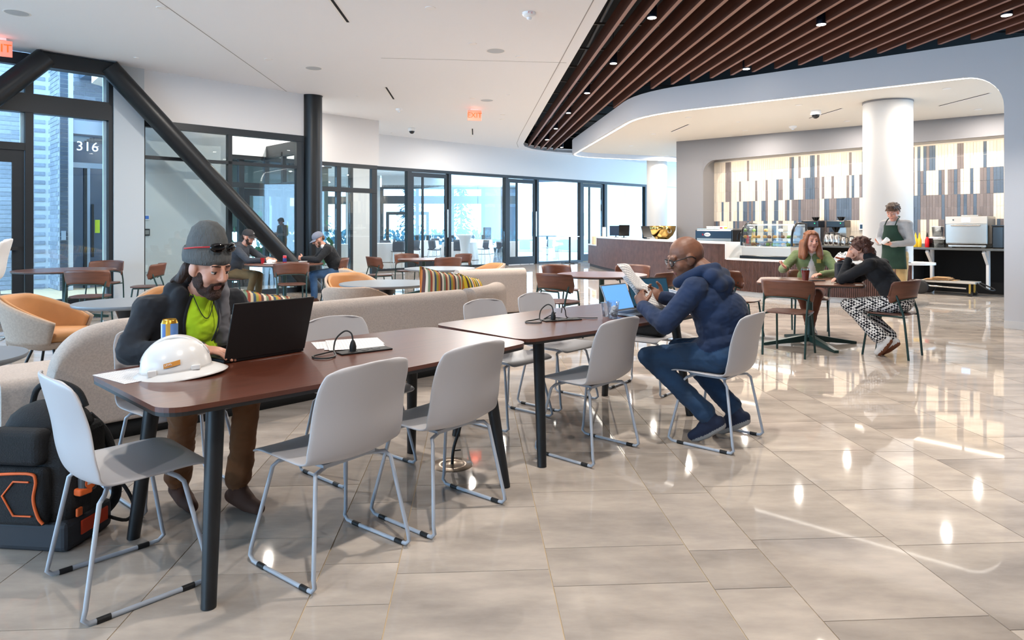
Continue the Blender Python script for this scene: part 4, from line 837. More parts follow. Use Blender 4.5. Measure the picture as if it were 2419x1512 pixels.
def cafe_table(x, y, r_, lab, top, sq=False, rz=0.0, h=0.74):
    t = thing('pedestal_table', lab, 'table', (x, y, 0), rz)
    if sq: pl = boat(2*r_, 1.7*r_, 0.08, 0.16)
    else: pl = [(r_*math.cos(2*PI*k/56), r_*math.sin(2*PI*k/56)) for k in range(56)]
    MB().prism(pl, h-0.014, h).build('table_top', top, t, bevel=0.003); MB().prism([(a*0.985, b*0.985) for a, b in pl], h-0.03, h-0.014).build('underside', M_topd, t)
    MB().lathe([(0.05, 0.09), (0.036, 0.16), (0.036, h-0.05), (0.06, h-0.03)], 20).build('post', M_green, t); MB().box((0, 0, h-0.04), (0.4, 0.4, 0.02)).build('mount_plate', M_green, t)
    for k in range(4):
        a = k*PI/2+0.5; d = Vector((math.cos(a), math.sin(a), 0)); mb = MB(); n_ = Vector((-d.y, d.x, 0))*0.03
        vs = [d*0.02-n_+Vector((0, 0, 0.04)), d*0.02+n_+Vector((0, 0, 0.04)), d*0.02+n_+Vector((0, 0, 0.12)), d*0.02-n_+Vector((0, 0, 0.12)), d*0.56-n_*0.8+Vector((0, 0, 0.0)), d*0.56+n_*0.8, d*0.56+n_*0.8+Vector((0, 0, 0.03)), d*0.56-n_*0.8+Vector((0, 0, 0.03))]
        mb.add(vs, [(0, 3, 2, 1), (4, 5, 6, 7), (0, 1, 5, 4), (1, 2, 6, 5), (2, 3, 7, 6), (3, 0, 4, 7)]).build('base_arm', M_green, t)
    return t
# left group by the entrance glass
cafe_table(-6.65, 9.95, 0.66, 'round walnut pedestal table beside the entrance glass', M_top)
wood('l1', -5.58, 8.85, -0.2, 1, 'walnut chair with its back to us, nearest at the entrance table'); wood('l2', -6.75, 11.05, 0.1, -1, 'walnut chair behind the entrance table against the glass'); wood('l3', -5.65, 10.35, -1, -0.3, 'walnut chair right of the entrance table, next to the white pier'); wood('l4', -7.2, 8.85, 0.7, 0.6, 'walnut chair cut by the left edge at the entrance table')
# table of the two capped men
RT2 = Vector((-3.98, 11.7, 0)); cafe_table(RT2.x, RT2.y, 0.66, 'round walnut pedestal table shared by the two capped men', M_top)
wood('m1', -4.92, 11.95, 1, -0.15, 'walnut chair under the man in the dark cap'); wood('m2', -3.25, 12.2, -0.95, -0.35, 'walnut chair under the man in the grey cap'); wood('m3', -3.55, 10.75, -0.4, 1, 'walnut chair with its back to us at the capped men table')
# far round table
cafe_table(-1.78, 13.5, 0.52, 'round walnut table farthest away before the glass wall', M_top)
wood('f1', -2.55, 12.95, 0.7, 0.5, 'walnut chair left of the farthest round table'); wood('f2', -1.25, 12.75, -0.45, 0.9, 'walnut chair with its back to us at the farthest round table'); wood('f3', -2.2, 14.2, 0.45, -0.8, 'walnut chair behind the farthest round table, left one'); wood('f4', -1.12, 14.15, -0.7, -0.6, 'walnut chair behind the farthest round table, right one')
# round table left of the counter
cafe_table(1.2, 8.95, 0.6, 'round walnut pedestal table between second sofa and counter', M_top)
wood('c1', 0.58, 8.2, 0.65, 0.75, 'walnut chair with its back to us left of the round table by the counter'); wood('c2', 0.72, 9.80, 0.6, -0.8, 'walnut chair far left of the round table by the counter'); wood('c3', 1.72, 9.75, -0.55, -0.85, 'walnut chair behind the round table, backed by the counter'); wood('c4', 1.82, 8.45, -0.8, 0.55, 'walnut chair right of the round table, behind the hoodie man papers')
# women's table
WT = Vector((3.47, 7.8, 0)); cafe_table(WT.x, WT.y, 0.56, 'rounded square walnut table between the two talking women', M_top, True, R(-24))
wood('w1', 3.0, 7.22, 0.6, 0.75, 'walnut chair with its back to us at the two women table'); wood('w2', 4.05, 7.15, -0.66, 0.72, 'walnut chair under the woman in black sweater'); wood('w3', 3.85, 8.62, -0.35, -0.9, 'walnut chair under the woman in green cardigan'); wood('w4', 2.86, 8.35, 0.75, -0.6, 'empty walnut chair between the hoodie man and the women table')
# ============================================================ LOUNGE: grey low tables, bucket chairs, sofas
def lounge_table(x, y, r_, lab, h=0.72):
    t = thing('lounge_table', lab, 'table', (x, y, 0)); MB().lathe([(r_*0.9, h-0.035), (r_*0.985, h-0.022), (r_, h-0.008), (r_*0.995, h)], 56).build('table_top', M_gtop, t); MB().lathe([(0.28, 0), (0.27, 0.02), (0.07, 0.05), (0.055, 0.3), (0.055, h-0.2), (0.1, h-0.06), (0.13, h-0.035)], 28).build('pedestal', M_steelb, t)
lounge_table(-1.45, 7.75, 0.54, 'grey topped oval looking lounge table behind the long sofa'); lounge_table(-1.15, 10.65, 0.56, 'farther grey topped lounge table behind the striped cushion'); lounge_table(-3.3, 5.75, 0.42, 'grey topped lounge table half hidden by the man in the beanie'); lounge_table(-2.87, 3.36, 0.36, 'grey topped lounge table cut off at the left edge', 0.70)
M_tan = mat('oatmeal_fabric', (176, 156, 140), 0.9, var=0.08, vscale=60, bump=0.3, bscale=400); M_car = mat('caramel_leather', (186, 132, 82), 0.55, var=0.06, vscale=8)
def bucket(u, v, off=0.0):
    th_ = (u-0.5)*2; a = th_*R(118); e = abs(th_); hgt = 0.76-0.22*max(0, (e-0.32)/0.68)**1.2; z = 0.36+(hgt-0.36)*v; fl = 1+0.16*v
    return Vector(((0.30-off)*fl*math.sin(a), (0.02-(0.30-off)*math.cos(a))*fl-0.07*v*math.cos(a), z))
def make_bucket():
    t = thing('bucket_chair', 'x', 'chair'); MB().grid(bucket, 35, 9).build('outer_shell', M_tan, t, solid=0.03); MB().grid(lambda u, v: bucket(u, v, 0.035), 35, 9).build('inner_lining', M_car, t, solid=0.02)
    MB().lathe([(0.0001, 0.36), (0.26, 0.36), (0.30, 0.40), (0.29, 0.45), (0.0001, 0.47)], 28, c=(0, 0.03, 0)).build('seat_cushion', M_car, t); MB().lathe([(0.10, 0.28), (0.29, 0.34), (0.30, 0.37), (0.0001, 0.37)], 28).build('seat_base', M_tan, t)
    for k in range(4): a = PI/4+k*PI/2; MB().cyl((0.12*math.cos(a), 0.12*math.sin(a), 0.30), (0.25*math.cos(a), 0.25*math.sin(a), 0.0), 0.012, n=8).build('leg', M_steelb, t)
    return t
bk_ = make_bucket(); bf = True
for x, y, fx, fy, lab in ((-4.12, 5.95, 0.97, 0.1, 'oatmeal bucket chair with caramel lining by the sofa arm at left'), (-2.05, 8.65, 0.55, -0.8, 'bucket chair showing its caramel inside behind the oval lounge table'), (-1.62, 7.02, 0.1, 1, 'oatmeal bucket chair with its back to us between sofa and lounge table'), (-2.15, 9.9, 0.8, 0.3, 'oatmeal bucket chair half hidden left behind the caramel one'), (-0.5, 11.25, -0.8, -0.5, 'oatmeal bucket chair at the farther lounge table near the glass'), (-3.35, 6.6, 0.25, -1, 'bucket chair showing caramel behind the man in the beanie')):
    place(bk_, (x, y, 0), face_rot(fx, fy), lab, 'oatmeal and caramel bucket chairs', bf); bf = False
M_sofa = mat('oatmeal_boucle', (190, 176, 166), 0.95, var=0.10, vscale=90, bump=0.5, bscale=260); M_base = mat('black_plinth', (20, 20, 20), 0.7)
def sweep(path, prof, hf=None):
    mb = MB(); n_ = len(prof); rings = []
    for i, p_ in enumerate(path):
        a = path[max(0, i-1)]; b = path[min(len(path)-1, i+1)]; d = (b-a).normalized(); nr = Vector((-d.y, d.x)); k_ = hf(i/(len(path)-1)) if hf else 1.0; rings.append([Vector((p_.x+nr.x*o_, p_.y+nr.y*o_, 0.12+(z-0.12)*k_ if hf else z)) for o_, z in prof])
    vs = [v for r_ in rings for v in r_]; fs = [(i*n_+j, i*n_+(j+1) % n_, (i+1)*n_+(j+1) % n_, (i+1)*n_+j) for i in range(len(rings)-1) for j in range(n_)]
    mb.add(vs, fs, 0, True); mb.add(rings[0], [tuple(range(n_-1, -1, -1))]); mb.add(rings[-1], [tuple(range(n_))]); return mb
def rprof(x0, x1, z0, z1, r_, n=5):
    out = []
    for cx_, cz_, a0 in ((x1-r_, z1-r_, 0), (x0+r_, z1-r_, 90), (x0+r_*0.3, z0+r_*0.3, 180), (x1-r_*0.3, z0+r_*0.3, 270)):
        rr_ = r_ if a0 < 180 else r_*0.3
        for k in range(n+1): a = R(a0+90*k/n); out.append((cx_+rr_*math.cos(a), cz_+rr_*math.sin(a)))
    return out
def make_sofa(pts, lab, cat='sofa', seat_ext=0.0, hf=None):
    path = smooth_path(pts, 14); t = thing('sofa', lab, cat, (0, 0, 0)); d0 = (path[0]-path[1]).normalized()
    sweep(path, rprof(0.0, 0.22, 0.12, 0.765, 0.10), hf).build('backrest', M_sofa, t, bevel=0.05, seg=4)
    sp = [path[0]+d0*seat_ext]+path if seat_ext else path
    sweep(sp, rprof(0.20, 0.92, 0.12, 0.43, 0.08)).build('seat', M_sofa, t, bevel=0.04, seg=3); sweep(path, [(0.06, 0.0), (0.85, 0.0), (0.85, 0.12), (0.06, 0.12)]).build('plinth', M_base, t)
    return t
make_sofa([(-2.74, 3.99), (-2.66, 4.07), (-2.54, 4.20), (-2.36, 4.38), (-1.78, 4.97), (-1.1, 5.68), (-0.42, 6.35)], 'long oatmeal sofa with its back to the communal tables', seat_ext=0.22, hf=lambda t: 0.42+0.58*math.sqrt(max(0, 1-(1-min(1, t/0.46))**2)))
make_sofa([(-0.34, 6.50), (-0.22, 6.70), (-0.12, 6.95), (-0.06, 7.30)], 'short curved oatmeal sofa end piece beside the striped cushions')
make_sofa([(-0.72, 9.35), (-0.25, 9.65), (0.22, 9.9)], 'second oatmeal sofa whose back faces us beyond the cushions')
# striped cushions
M_str = stripes('striped_cushion', [(150, 70, 50), (214, 190, 150), (60, 80, 100), (160, 150, 60), (196, 120, 60), (90, 60, 60), (226, 214, 196), (120, 140, 110)], 0, 6.0); M_str2 = stripes('yellow_striped_cushion', [(226, 200, 50), (60, 90, 90), (232, 220, 190), (196, 120, 50), (230, 206, 60), (90, 60, 50)], 0, 7.0)
def cushion(loc, rx, rz, m, lab, s=0.45):
    def fn(sgn):
        def f_(u, v):
            x = (u-0.5)*2; y = (v-0.5)*2; b = (1-x**4)*(1-y**4); pin = 1-0.07*(x*x*y*y < 0.2)*abs(x*y); return Vector((x*s/2*(1-0.06*(1-abs(y))), y*s/2*(1-0.06*(1-abs(x))), sgn*0.085*max(0, b)**0.6))
        return f_
    mb = MB(); mb.grid(fn(1), 15, 15); mb.grid(lambda u, v: fn(-1)(1-u, v), 15, 15); t = thing('cushion', lab, 'cushion', loc); t.rotation_euler = (rx, R(12), rz)
    mb.build('cover', m, t); MB().tube([fn(1)(i/14, 0) for i in range(15)]+[fn(1)(1, i/14) for i in range(1, 15)]+[fn(1)(1-i/14, 1) for i in range(1, 15)]+[fn(1)(0, 1-i/14) for i in range(1, 14)], 0.006, 6, True).build('piping', m, t)
cushion((-0.70, 6.62, 0.69), R(72), R(35), M_str, 'large multicolour striped cushion standing on the long sofa', 0.50); cushion((-0.42, 7.05, 0.64), R(70), R(62), M_str2, 'yellow striped cushion leaning in the sofa corner', 0.44); cushion((-2.02, 5.45, 0.62), R(70), R(40), M_str, 'striped cushion peeking over the sofa by the black laptop', 0.42)
# white high stool at the left edge
hs_ = thing('bar_stool', 'white shell bar stool cut off by the left edge', 'stool', (-4.98, 6.2, 0), face_rot(-0.8, -0.4))
MB().grid(lambda u, v: shell_pt(u, v)+Vector((0, 0, 0.42)), 13, 30).build('shell', M_white, hs_, solid=0.014)
for sx in (-1, 1):
    for sy in (-1, 1): MB().cyl((0.14*sx, 0.12*sy-0.02, 0.85), (0.23*sx, 0.23*sy, 0.0), 0.012, n=8).build('leg', M_chrome, hs_)
MB().tube([(0.2, 0.2, 0.3), (-0.2, 0.2, 0.3), (-0.2, -0.2, 0.3), (0.2, -0.2, 0.3)], 0.009, 8, True).build('foot_ring', M_chrome, hs_)

# ============================================================ PEOPLE
def skin(name, c): return mat(name, c, 0.5, var=0.05, vscale=12, bump=0.04, bscale=250)
CLOTHS = set(); from mathutils import noise as mnoise
def cloth(name, c, v=0.12): CLOTHS.add(name); return mat(name, c, 0.92, var=v, vscale=7, bump=0.55, bscale=9, sheen=0.05)
def V(*a): return Vector(a)
class Body:
    def __init__(s): s.P = []; s.mats = []
    def mi(s, m):
        if m not in s.mats: s.mats.append(m)
        return s.mats.index(m)
    def cap(s, a, b, r0, r1, m, g='body'): s.P.append(('c', Vector(a), Vector(b), r0, r1, s.mi(m), g)); return s
    def ell(s, c, r, m, g='body', M=None): s.P.append(('e', Vector(c), Vector(r), M or Matrix.Identity(3), None, s.mi(m), g)); return s
    def build(s, name, parent, vox={'body': 0.0095, 'head': 0.0055, 'hand': 0.0042}, it={'body': 5, 'head': 2, 'hand': 2}, wr_=1.0):
        AV = []; AF = []; AM = []
        for g in ('body', 'head', 'hand'):
            ps = [p for p in s.P if p[6] == g]
            if not ps: continue
            mb = MB()
            for p in ps:
                if p[0] == 'c': mb.cap(p[1], p[2], p[3], p[4], 14)
                else: mb.ell(p[1], p[2], p[3], 18, 12)
            me = mb.mesh('tmp'); o = bpy.data.objects.new('tmp', me); COL.objects.link(o)
            rm = o.modifiers.new('r', 'REMESH'); rm.mode = 'VOXEL'; rm.voxel_size = vox[g]
            if it[g]: sm = o.modifiers.new('s', 'SMOOTH'); sm.factor = 0.5; sm.iterations = it[g]
            dg = bpy.context.evaluated_depsgraph_get(); em = bpy.data.meshes.new_from_object(o.evaluated_get(dg)); bpy.data.objects.remove(o); bpy.data.meshes.remove(me)
            nv = len(em.vertices); co = np.empty(nv*3); em.vertices.foreach_get('co', co); co = co.reshape(-1, 3); nr = np.empty(nv*3); em.vertices.foreach_get('normal', nr); nr = nr.reshape(-1, 3)
            nf = len(em.polygons); lt = np.empty(nf, int); em.polygons.foreach_get('loop_total', lt); ls = np.empty(nf, int); em.polygons.foreach_get('loop_start', ls); lv = np.empty(len(em.loops), int); em.loops.foreach_get('vertex_index', lv); bpy.data.meshes.remove(em)
            fq = lv[np.clip(ls[:, None]+np.minimum(np.arange(4)[None, :], lt[:, None]-1), 0, len(lv)-1)]; fc = co[fq].mean(1); fs = [tuple(q[:n_]) for q, n_ in zip(fq.tolist(), lt.tolist())]
            best = np.full(len(fs), 1e9); bm = np.zeros(len(fs), int)
            for p in ps:
                if p[0] == 'c':
                    a = np.array(p[1]); d = np.array(p[2])-a; L2 = max(d@d, 1e-9); t = np.clip((fc-a)@d/L2, 0, 1); ds = np.linalg.norm(fc-a-t[:, None]*d, axis=1)-(p[3]+(p[4]-p[3])*t)
                else:
                    q = (fc-np.array(p[1]))@np.array(p[3]); r_ = np.array(p[2]); k0 = np.linalg.norm(q/r_, axis=1); k1 = np.linalg.norm(q/(r_*r_), axis=1)+1e-9; ds = k0*(k0-1)/k1
                w_ = ds < best; best[w_] = ds[w_]; bm[w_] = p[5]
            if g == 'body' and wr_:
                soft = np.array([m.name in CLOTHS for m in s.mats]); wv = np.zeros(nv); wv[fq.ravel()] = np.repeat(soft[bm], 4)
                for i in np.nonzero(wv)[0]:
                    p_ = Vector(co[i]); q_ = Vector((p_.x*11, p_.y*11, p_.z*16)); d_ = 0.006*mnoise.noise(q_)+0.005*(0.35-abs(mnoise.noise(q_*1.9+Vector((7, 3, 1)))))
                    co[i] += nr[i]*d_*wr_
            o0_ = len(AV); AV += [tuple(v) for v in co]; AF += [tuple(i+o0_ for i in f) for f in fs]; AM += list(bm)
        me = bpy.data.meshes.new(name); me.from_pydata(AV, [], AF)
        for m in s.mats: me.materials.append(m)
        me.polygons.foreach_set('material_index', [int(i) for i in AM]); me.polygons.foreach_set('use_smooth', [True]*len(AF)); me.update()
        o = bpy.data.objects.new(name, me); COL.objects.link(o); o.parent = parent; return o
def hm(fwd, up=(0, 0, 1)):
    f = Vector(fwd).normalized(); r_ = f.cross(Vector(up)).normalized(); u = r_.cross(f); return Matrix((r_, f, u)).transposed()
def blob(prims, m, name, parent, vox=0.007, it=2):
    b = Body()
    for p in prims:
        if len(p) == 2: b.ell(p[0], p[1], m, 'head')
        elif len(p) == 3: b.ell(p[0], p[1], m, 'head', p[2])
        else: b.cap(p[0], p[1], p[2], p[3], m, 'head')
    return b.build(name, parent, {'head': vox}, {'head': it})
def tufts(P, n, seed, zmin=0.02, r0=0.014, ln=0.035, front=0.05):
    r_ = random.Random(seed); out = []
    while len(out) < n:
        a = r_.uniform(0, 2*PI); e = r_.uniform(-0.1, 1.4); d = Vector((math.cos(a)*math.cos(e), math.sin(a)*math.cos(e), math.sin(e))); c_ = Vector((0, -0.02, 0.045))+Vector((d.x*0.084, d.y*0.102, d.z*0.086))
        if c_.z < zmin or (c_.y > front and c_.z < 0.09): continue
        t = Vector((r_.uniform(-1, 1), r_.uniform(-1, 1), r_.uniform(-1, 0.2))).normalized()*ln; out.append((P(*c_), P(*(c_+t+d*0.006)), r0, r0*0.5))
    return out
M_eye = mat('eye_white', (226, 222, 216), 0.2); M_iris = mat('dark_iris', (40, 30, 26), 0.15)
def add_head(b, root, c, M, sk, lip, hairm, s=1.0, brow=True, eyes=True):
    P = lambda x, y, z: Vector(c)+M@Vector((x, y, z))*s
    E = lambda x, y, z, rx, ry, rz_, m=sk: b.ell(P(x, y, z), Vector((rx, ry, rz_))*s, m, 'head', M)
    Cp = lambda a, bb, r0, r1, m=sk: b.cap(P(*a), P(*bb), r0*s, r1*s, m, 'head')
    E(0, -0.015, 0.035, 0.076, 0.097, 0.088); E(0, 0.022, -0.025, 0.064, 0.072, 0.092); E(0, 0.034, -0.082, 0.049, 0.052, 0.042); Cp((-0.012, 0.066, -0.106), (0.012, 0.066, -0.106), 0.018, 0.018)
    Cp((0, 0.094, 0.018), (0, 0.112, -0.022), 0.009, 0.0125); E(-0.011, 0.103, -0.027, 0.009, 0.010, 0.008); E(0.011, 0.103, -0.027, 0.009, 0.010, 0.008)
    Cp((-0.038, 0.076, 0.027), (0.038, 0.076, 0.027), 0.013, 0.013); E(-0.036, 0.056, -0.030, 0.026, 0.028, 0.032); E(0.036, 0.056, -0.030, 0.026, 0.028, 0.032)
    Cp((-0.016, 0.0875, -0.0635), (0.016, 0.0875, -0.0635), 0.0034, 0.0034, lip); Cp((-0.012, 0.0865, -0.0695), (0.012, 0.0865, -0.0695), 0.0042, 0.0042, lip)
    for sx in (-1, 1): E(sx*0.031, 0.0790, 0.0140, 0.0175, 0.0120, 0.0085)
    for sx in (-1, 1): E(sx*0.077, -0.006, -0.008, 0.011, 0.024, 0.034); E(sx*0.073, 0.004, -0.030, 0.010, 0.012, 0.014)
    for sx in (-1, 1):
        if eyes:
            e = MB().ell(P(sx*0.031, 0.0775, 0.0035), Vector((0.0140, 0.0095, 0.0075))*s, M).build('eye', M_eye, root); MB().ell(P(sx*0.031, 0.0842, 0.0015), Vector((0.0062, 0.004, 0.0060))*s, M, 10, 7).build('iris', M_iris, e)
            MB().tube([P(sx*0.017, 0.0815, 0.0075), P(sx*0.031, 0.0890, 0.0085), P(sx*0.046, 0.0775, 0.006)], 0.0022*s, 6).build('lash_line', M_iris, e)
        if brow: MB().tube([P(sx*0.015, 0.0905, 0.0335), P(sx*0.032, 0.0895, 0.0365), P(sx*0.050, 0.076, 0.031)], [0.0045*s, 0.005*s, 0.003*s], 6).build('eyebrow', hairm, root)
    return P
def add_hand(b, wr, d, n, thumb, sk, curl=0.35, s=1.0, tcurl=0.0):
    d = Vector(d).normalized(); n = Vector(n); n = (n-d*n.dot(d)).normalized(); l = Vector(thumb); l = (l-d*l.dot(d)-n*l.dot(n)).normalized(); wr = Vector(wr); M = Matrix((l, d, n)).transposed()
    b.cap(wr-d*0.03*s, wr+d*0.02*s, 0.029*s, 0.027*s, sk, 'hand'); b.ell(wr+d*0.052*s, Vector((0.040, 0.050, 0.017))*s, sk, 'hand', M); b.ell(wr+d*0.075*s+l*0.004, Vector((0.039, 0.024, 0.014))*s, sk, 'hand', M)
    for i, L0 in enumerate((0.072, 0.080, 0.074, 0.058)):
        p_ = wr+d*(0.088-0.003*abs(i-1.3))*s+l*(0.0285-0.0192*i)*s; a = 0.25*curl
        for k, f_ in enumerate((0.45, 0.30, 0.25)):
            a += curl*(1.0 if k else 0.7); dr = d*math.cos(a)+n*math.sin(a); q = p_+dr*L0*f_*s; b.cap(p_, q, (0.0092-0.0008*k)*s, (0.0086-0.0009*k)*s, sk, 'hand'); p_ = q
    p_ = wr+d*0.028*s+l*0.030*s; dr = (d*0.62+l*0.72+n*(0.28+tcurl)).normalized(); q = p_+dr*0.042*s; b.cap(p_, q, 0.0135*s, 0.0105*s, sk, 'hand'); dr = (d*0.85+l*0.25+n*(0.3+tcurl)).normalized(); b.cap(q, q+dr*0.032*s, 0.0102*s, 0.0085*s, sk, 'hand')
def person(lab, loc, rz, J, C, build=1.0, hs=1.0, shoe_up=False):
    """J: joints in the person's own frame (facing +y); C: clothing materials"""
    root = thing('person', lab, 'person', loc, rz); b = Body(); top, pant, shoe, sk = C['top'], C['pant'], C['shoe'], C['skin']; k = build
    pe, wa, ch, nk, hd = (Vector(J[n]) for n in ('pelvis', 'waist', 'chest', 'neck', 'head')); shL, shR = Vector(J['shL']), Vector(J['shR'])
    ux = (shR-shL).normalized(); uz = (nk-pe).normalized(); uy = uz.cross(ux).normalized(); ux = uy.cross(uz); MT = Matrix((ux, uy, uz)).transposed()
    b.ell(pe, V(0.168*k, 0.125*k, 0.115), pant, 'body', MT); b.ell(pe+uz*0.08, V(0.160*k, 0.120*k, 0.09), top, 'body', MT)
    b.ell(wa, V(0.150*k, 0.118*k, 0.15), top, 'body', MT); b.ell(ch, V(0.168*k, 0.122*k, 0.17), top, 'body', MT); b.cap(wa, ch, 0.12*k, 0.12*k, top)
    b.cap(shL, shR, 0.068*k, 0.068*k, top); b.cap(shL.lerp(shR, 0.5)+uz*0.03, shL.lerp(shR, 0.3), 0.07*k, 0.06*k, top); b.cap(shL.lerp(shR, 0.5)+uz*0.03, shL.lerp(shR, 0.7), 0.07*k, 0.06*k, top)
    b.cap(nk, hd+Vector((0, 0, -0.06)), 0.055, 0.052, sk); b.cap(nk, hd+Vector((0, 0, -0.05)), 0.055, 0.052, sk, 'head')
    for s_ in ('L', 'R'):
        hp, kn, an, to = (Vector(J[n+s_]) for n in ('hip', 'knee', 'ank', 'toe')); el, wr = Vector(J['el'+s_]), Vector(J['wr'+s_]); sh = shL if s_ == 'L' else shR
        b.cap(hp, kn, 0.088*k, 0.064, pant); b.cap(kn, kn.lerp(an, 0.35), 0.064, 0.060, pant); b.cap(kn.lerp(an, 0.3), an+(kn-an).normalized()*0.05, 0.060, C.get('cuff', 0.052), pant)
        ad = (to-an); ad2 = ad.normalized(); heel = an-ad2*0.035+V(0, 0, -0.0)
        fz_ = (kn-an).normalized(); dn = (ad2.cross(fz_.cross(ad2))).normalized()
        b.cap(an, an-dn*0.02, 0.042, 0.044, C.get('ankle', shoe)); b.cap(heel-dn*0.045, an+ad*0.55-dn*0.045, 0.036, 0.042, shoe); b.cap(an+ad*0.5-dn*0.045, to-dn*0.045+ad2*0.01, 0.041, 0.030, shoe); b.cap(an, an+ad*0.55-dn*0.03, 0.040, 0.034, shoe)
        sole = C.get('sole')
        if sole: b.cap(heel-dn*0.072, an+ad*0.55-dn*0.074, 0.026, 0.032, sole); b.cap(an+ad*0.5-dn*0.074, to-dn*0.072+ad2*0.01, 0.032, 0.024, sole)
        b.cap(sh, el, 0.062*k, 0.050*k, top); b.cap(el, wr, 0.050*k, 0.038*k, top)
        if C.get('cuffm'): b.cap(wr-(wr-el).normalized()*0.03, wr, 0.040*k, 0.039*k, C['cuffm'])
    return root, b
def sit(**k):
    J = dict(pelvis=(0, -0.09, 0.565), waist=(0, -0.06, 0.72), chest=(0, -0.02, 0.90), neck=(0, 0.03, 1.07), head=(0, 0.06, 1.20), shL=(-0.17, 0.0, 1.0), shR=(0.17, 0.0, 1.0), elL=(-0.24, 0.14, 0.80), elR=(0.24, 0.14, 0.80), wrL=(-0.14, 0.38, 0.80), wrR=(0.14, 0.38, 0.80),
             hipL=(-0.09, -0.04, 0.545), hipR=(0.09, -0.04, 0.545), kneeL=(-0.13, 0.36, 0.52), kneeR=(0.13, 0.36, 0.52), ankL=(-0.13, 0.34, 0.09), ankR=(0.13, 0.34, 0.09), toeL=(-0.14, 0.50, 0.075), toeR=(0.14, 0.50, 0.075))
    J.update(k); return J
def hat_dome(c, M, s, prof, m, name, root, n=28, sx=0.80, sy=1.0): return MB().lathe([(r_*s, z*s) for r_, z in prof], n, c, M, sx=sx, sy=sy).build(name, m, root)
def ball_cap(root, P, M, m, s=1.0, patch=None):
    o = MB().lathe([(0.001, 0.136*s), (0.045*s, 0.131*s), (0.080*s, 0.108*s), (0.098*s, 0.075*s), (0.103*s, 0.035*s), (0.101*s, 0.030*s)], 28, P(0, -0.012, 0.0), M, sx=0.84).build('cap', m, root, solid=0.004)
    def brim(u, v):
        a = (u-0.5)*2*R(62); r_ = 0.098+0.075*v*math.cos(a)**0.7; return P(math.sin(a)*r_*0.84, math.cos(a)*r_-0.012, 0.036-0.022*v-0.012*(math.sin(a)**2))
    MB().grid(brim, 17, 5).build('brim', m, o, solid=0.005); MB().ell(P(0, -0.012, 0.137), (0.007, 0.007, 0.005)).build('top_button', m, o)
    if patch: MB().box(P(0, 0.082, 0.082), (0.03*s, 0.006, 0.02*s), M=M@Matrix.Rotation(R(-28), 3, 'X')).build('badge', patch, o)

SKL = skin('light_skin', (206, 150, 126)); SKR = skin('rosy_skin', (224, 160, 136)); SKB = skin('brown_skin', (122, 80, 60)); LIP = mat('lips', (178, 108, 98), 0.45); LIPB = mat('lips_brown', (120, 66, 58), 0.45)
HB = mat('dark_brown_hair', (54, 36, 28), 0.6, var=0.3, vscale=40, stretch=(1, 1, 0.2), bump=0.8, bscale=120); HBB = mat('beard_hair', (62, 38, 28), 0.75, var=0.3, vscale=60, bump=1.0, bscale=180); HBG = mat('brown_hair', (92, 66, 48), 0.6, var=0.3, vscale=40, bump=0.8, bscale=120); HA = mat('auburn_hair', (150, 92, 58), 0.5, var=0.3, vscale=30, stretch=(1, 1, 0.15), bump=0.8, bscale=100); HC = mat('chestnut_hair', (88, 52, 40), 0.55, var=0.3, vscale=30, bump=0.9, bscale=90)
BOOT = mat('brown_suede_boot', (74, 44, 30), 0.85)
# ---- man in the beanie at the laptop
JK = cloth('charcoal_softshell', (34, 36, 42)); NEON = cloth('neon_lime_shirt', (190, 226, 34), 0.06); BRN = cloth('brown_work_trousers', (112, 72, 42)); LIN = cloth('grey_jacket_lining', (112, 112, 118), 0.05)
f = Vector((0.77, -0.64)); loc = (-1.72, 3.44, 0); rz_ = face_rot(f.x, f.y)
J = sit(pelvis=(0, -0.05, 0.565), waist=(0.0, 0.03, 0.72), chest=(0.0, 0.13, 0.885), neck=(0.0, 0.24, 1.04), head=(0.0, 0.315, 1.175), shL=(-0.20, 0.17, 0.965), shR=(0.20, 0.17, 0.965), elR=(0.31, 0.20, 0.78), elL=(-0.36, 0.14, 0.80), wrR=(0.12, 0.48, 0.80), wrL=(-0.25, 0.37, 0.80), kneeR=(0.14, 0.38, 0.52), kneeL=(-0.14, 0.44, 0.52), ankR=(0.07, 0.16, 0.10), toeR=(0.08, 0.32, 0.075), ankL=(-0.10, 0.42, 0.09), toeL=(-0.12, 0.58, 0.075))
root, b = person('bearded man in grey beanie and dark jacket typing on the black laptop', loc, rz_, J, dict(top=JK, pant=BRN, shoe=BOOT, skin=SKL, cuff=0.062), 1.12)
b.ell((0, 0.25, 0.905), (0.088, 0.055, 0.125), NEON); b.ell((0.0, 0.19, 0.75), (0.105, 0.085, 0.12), NEON); b.ell((0, 0.245, 1.01), (0.062, 0.05, 0.05), NEON)
b.cap((-0.095, 0.250, 1.02), (-0.125, 0.225, 0.80), 0.044, 0.046, LIN); b.cap((0.095, 0.240, 1.03), (0.12, 0.215, 0.79), 0.040, 0.046, JK); b.cap((-0.10, 0.19, 1.05), (0.10, 0.19, 1.05), 0.05, 0.05, JK); b.cap((-0.11, 0.20, 1.08), (-0.10, 0.25, 1.02), 0.042, 0.040, LIN); b.cap((-0.20, 0.15, 0.96), (-0.16, 0.12, 0.75), 0.08, 0.09, JK); b.cap((0.20, 0.15, 0.96), (0.16, 0.12, 0.75), 0.08, 0.09, JK)
M = hm((-0.20, 0.93, -0.32)); Hc = Vector((0.0, 0.335, 1.165)); P = add_head(b, root, Hc, M, SKL, LIP, HBB, 1.06)
add_hand(b, J['wrR'], (-0.62, 0.75, -0.05), (0, 0, -1), (-0.7, -0.6, 0), SKL, 0.30, 1.08); add_hand(b, J['wrL'], (0.35, 0.9, -0.05), (0, 0, -1), (0.9, -0.3, 0), SKL, 0.30, 1.08)
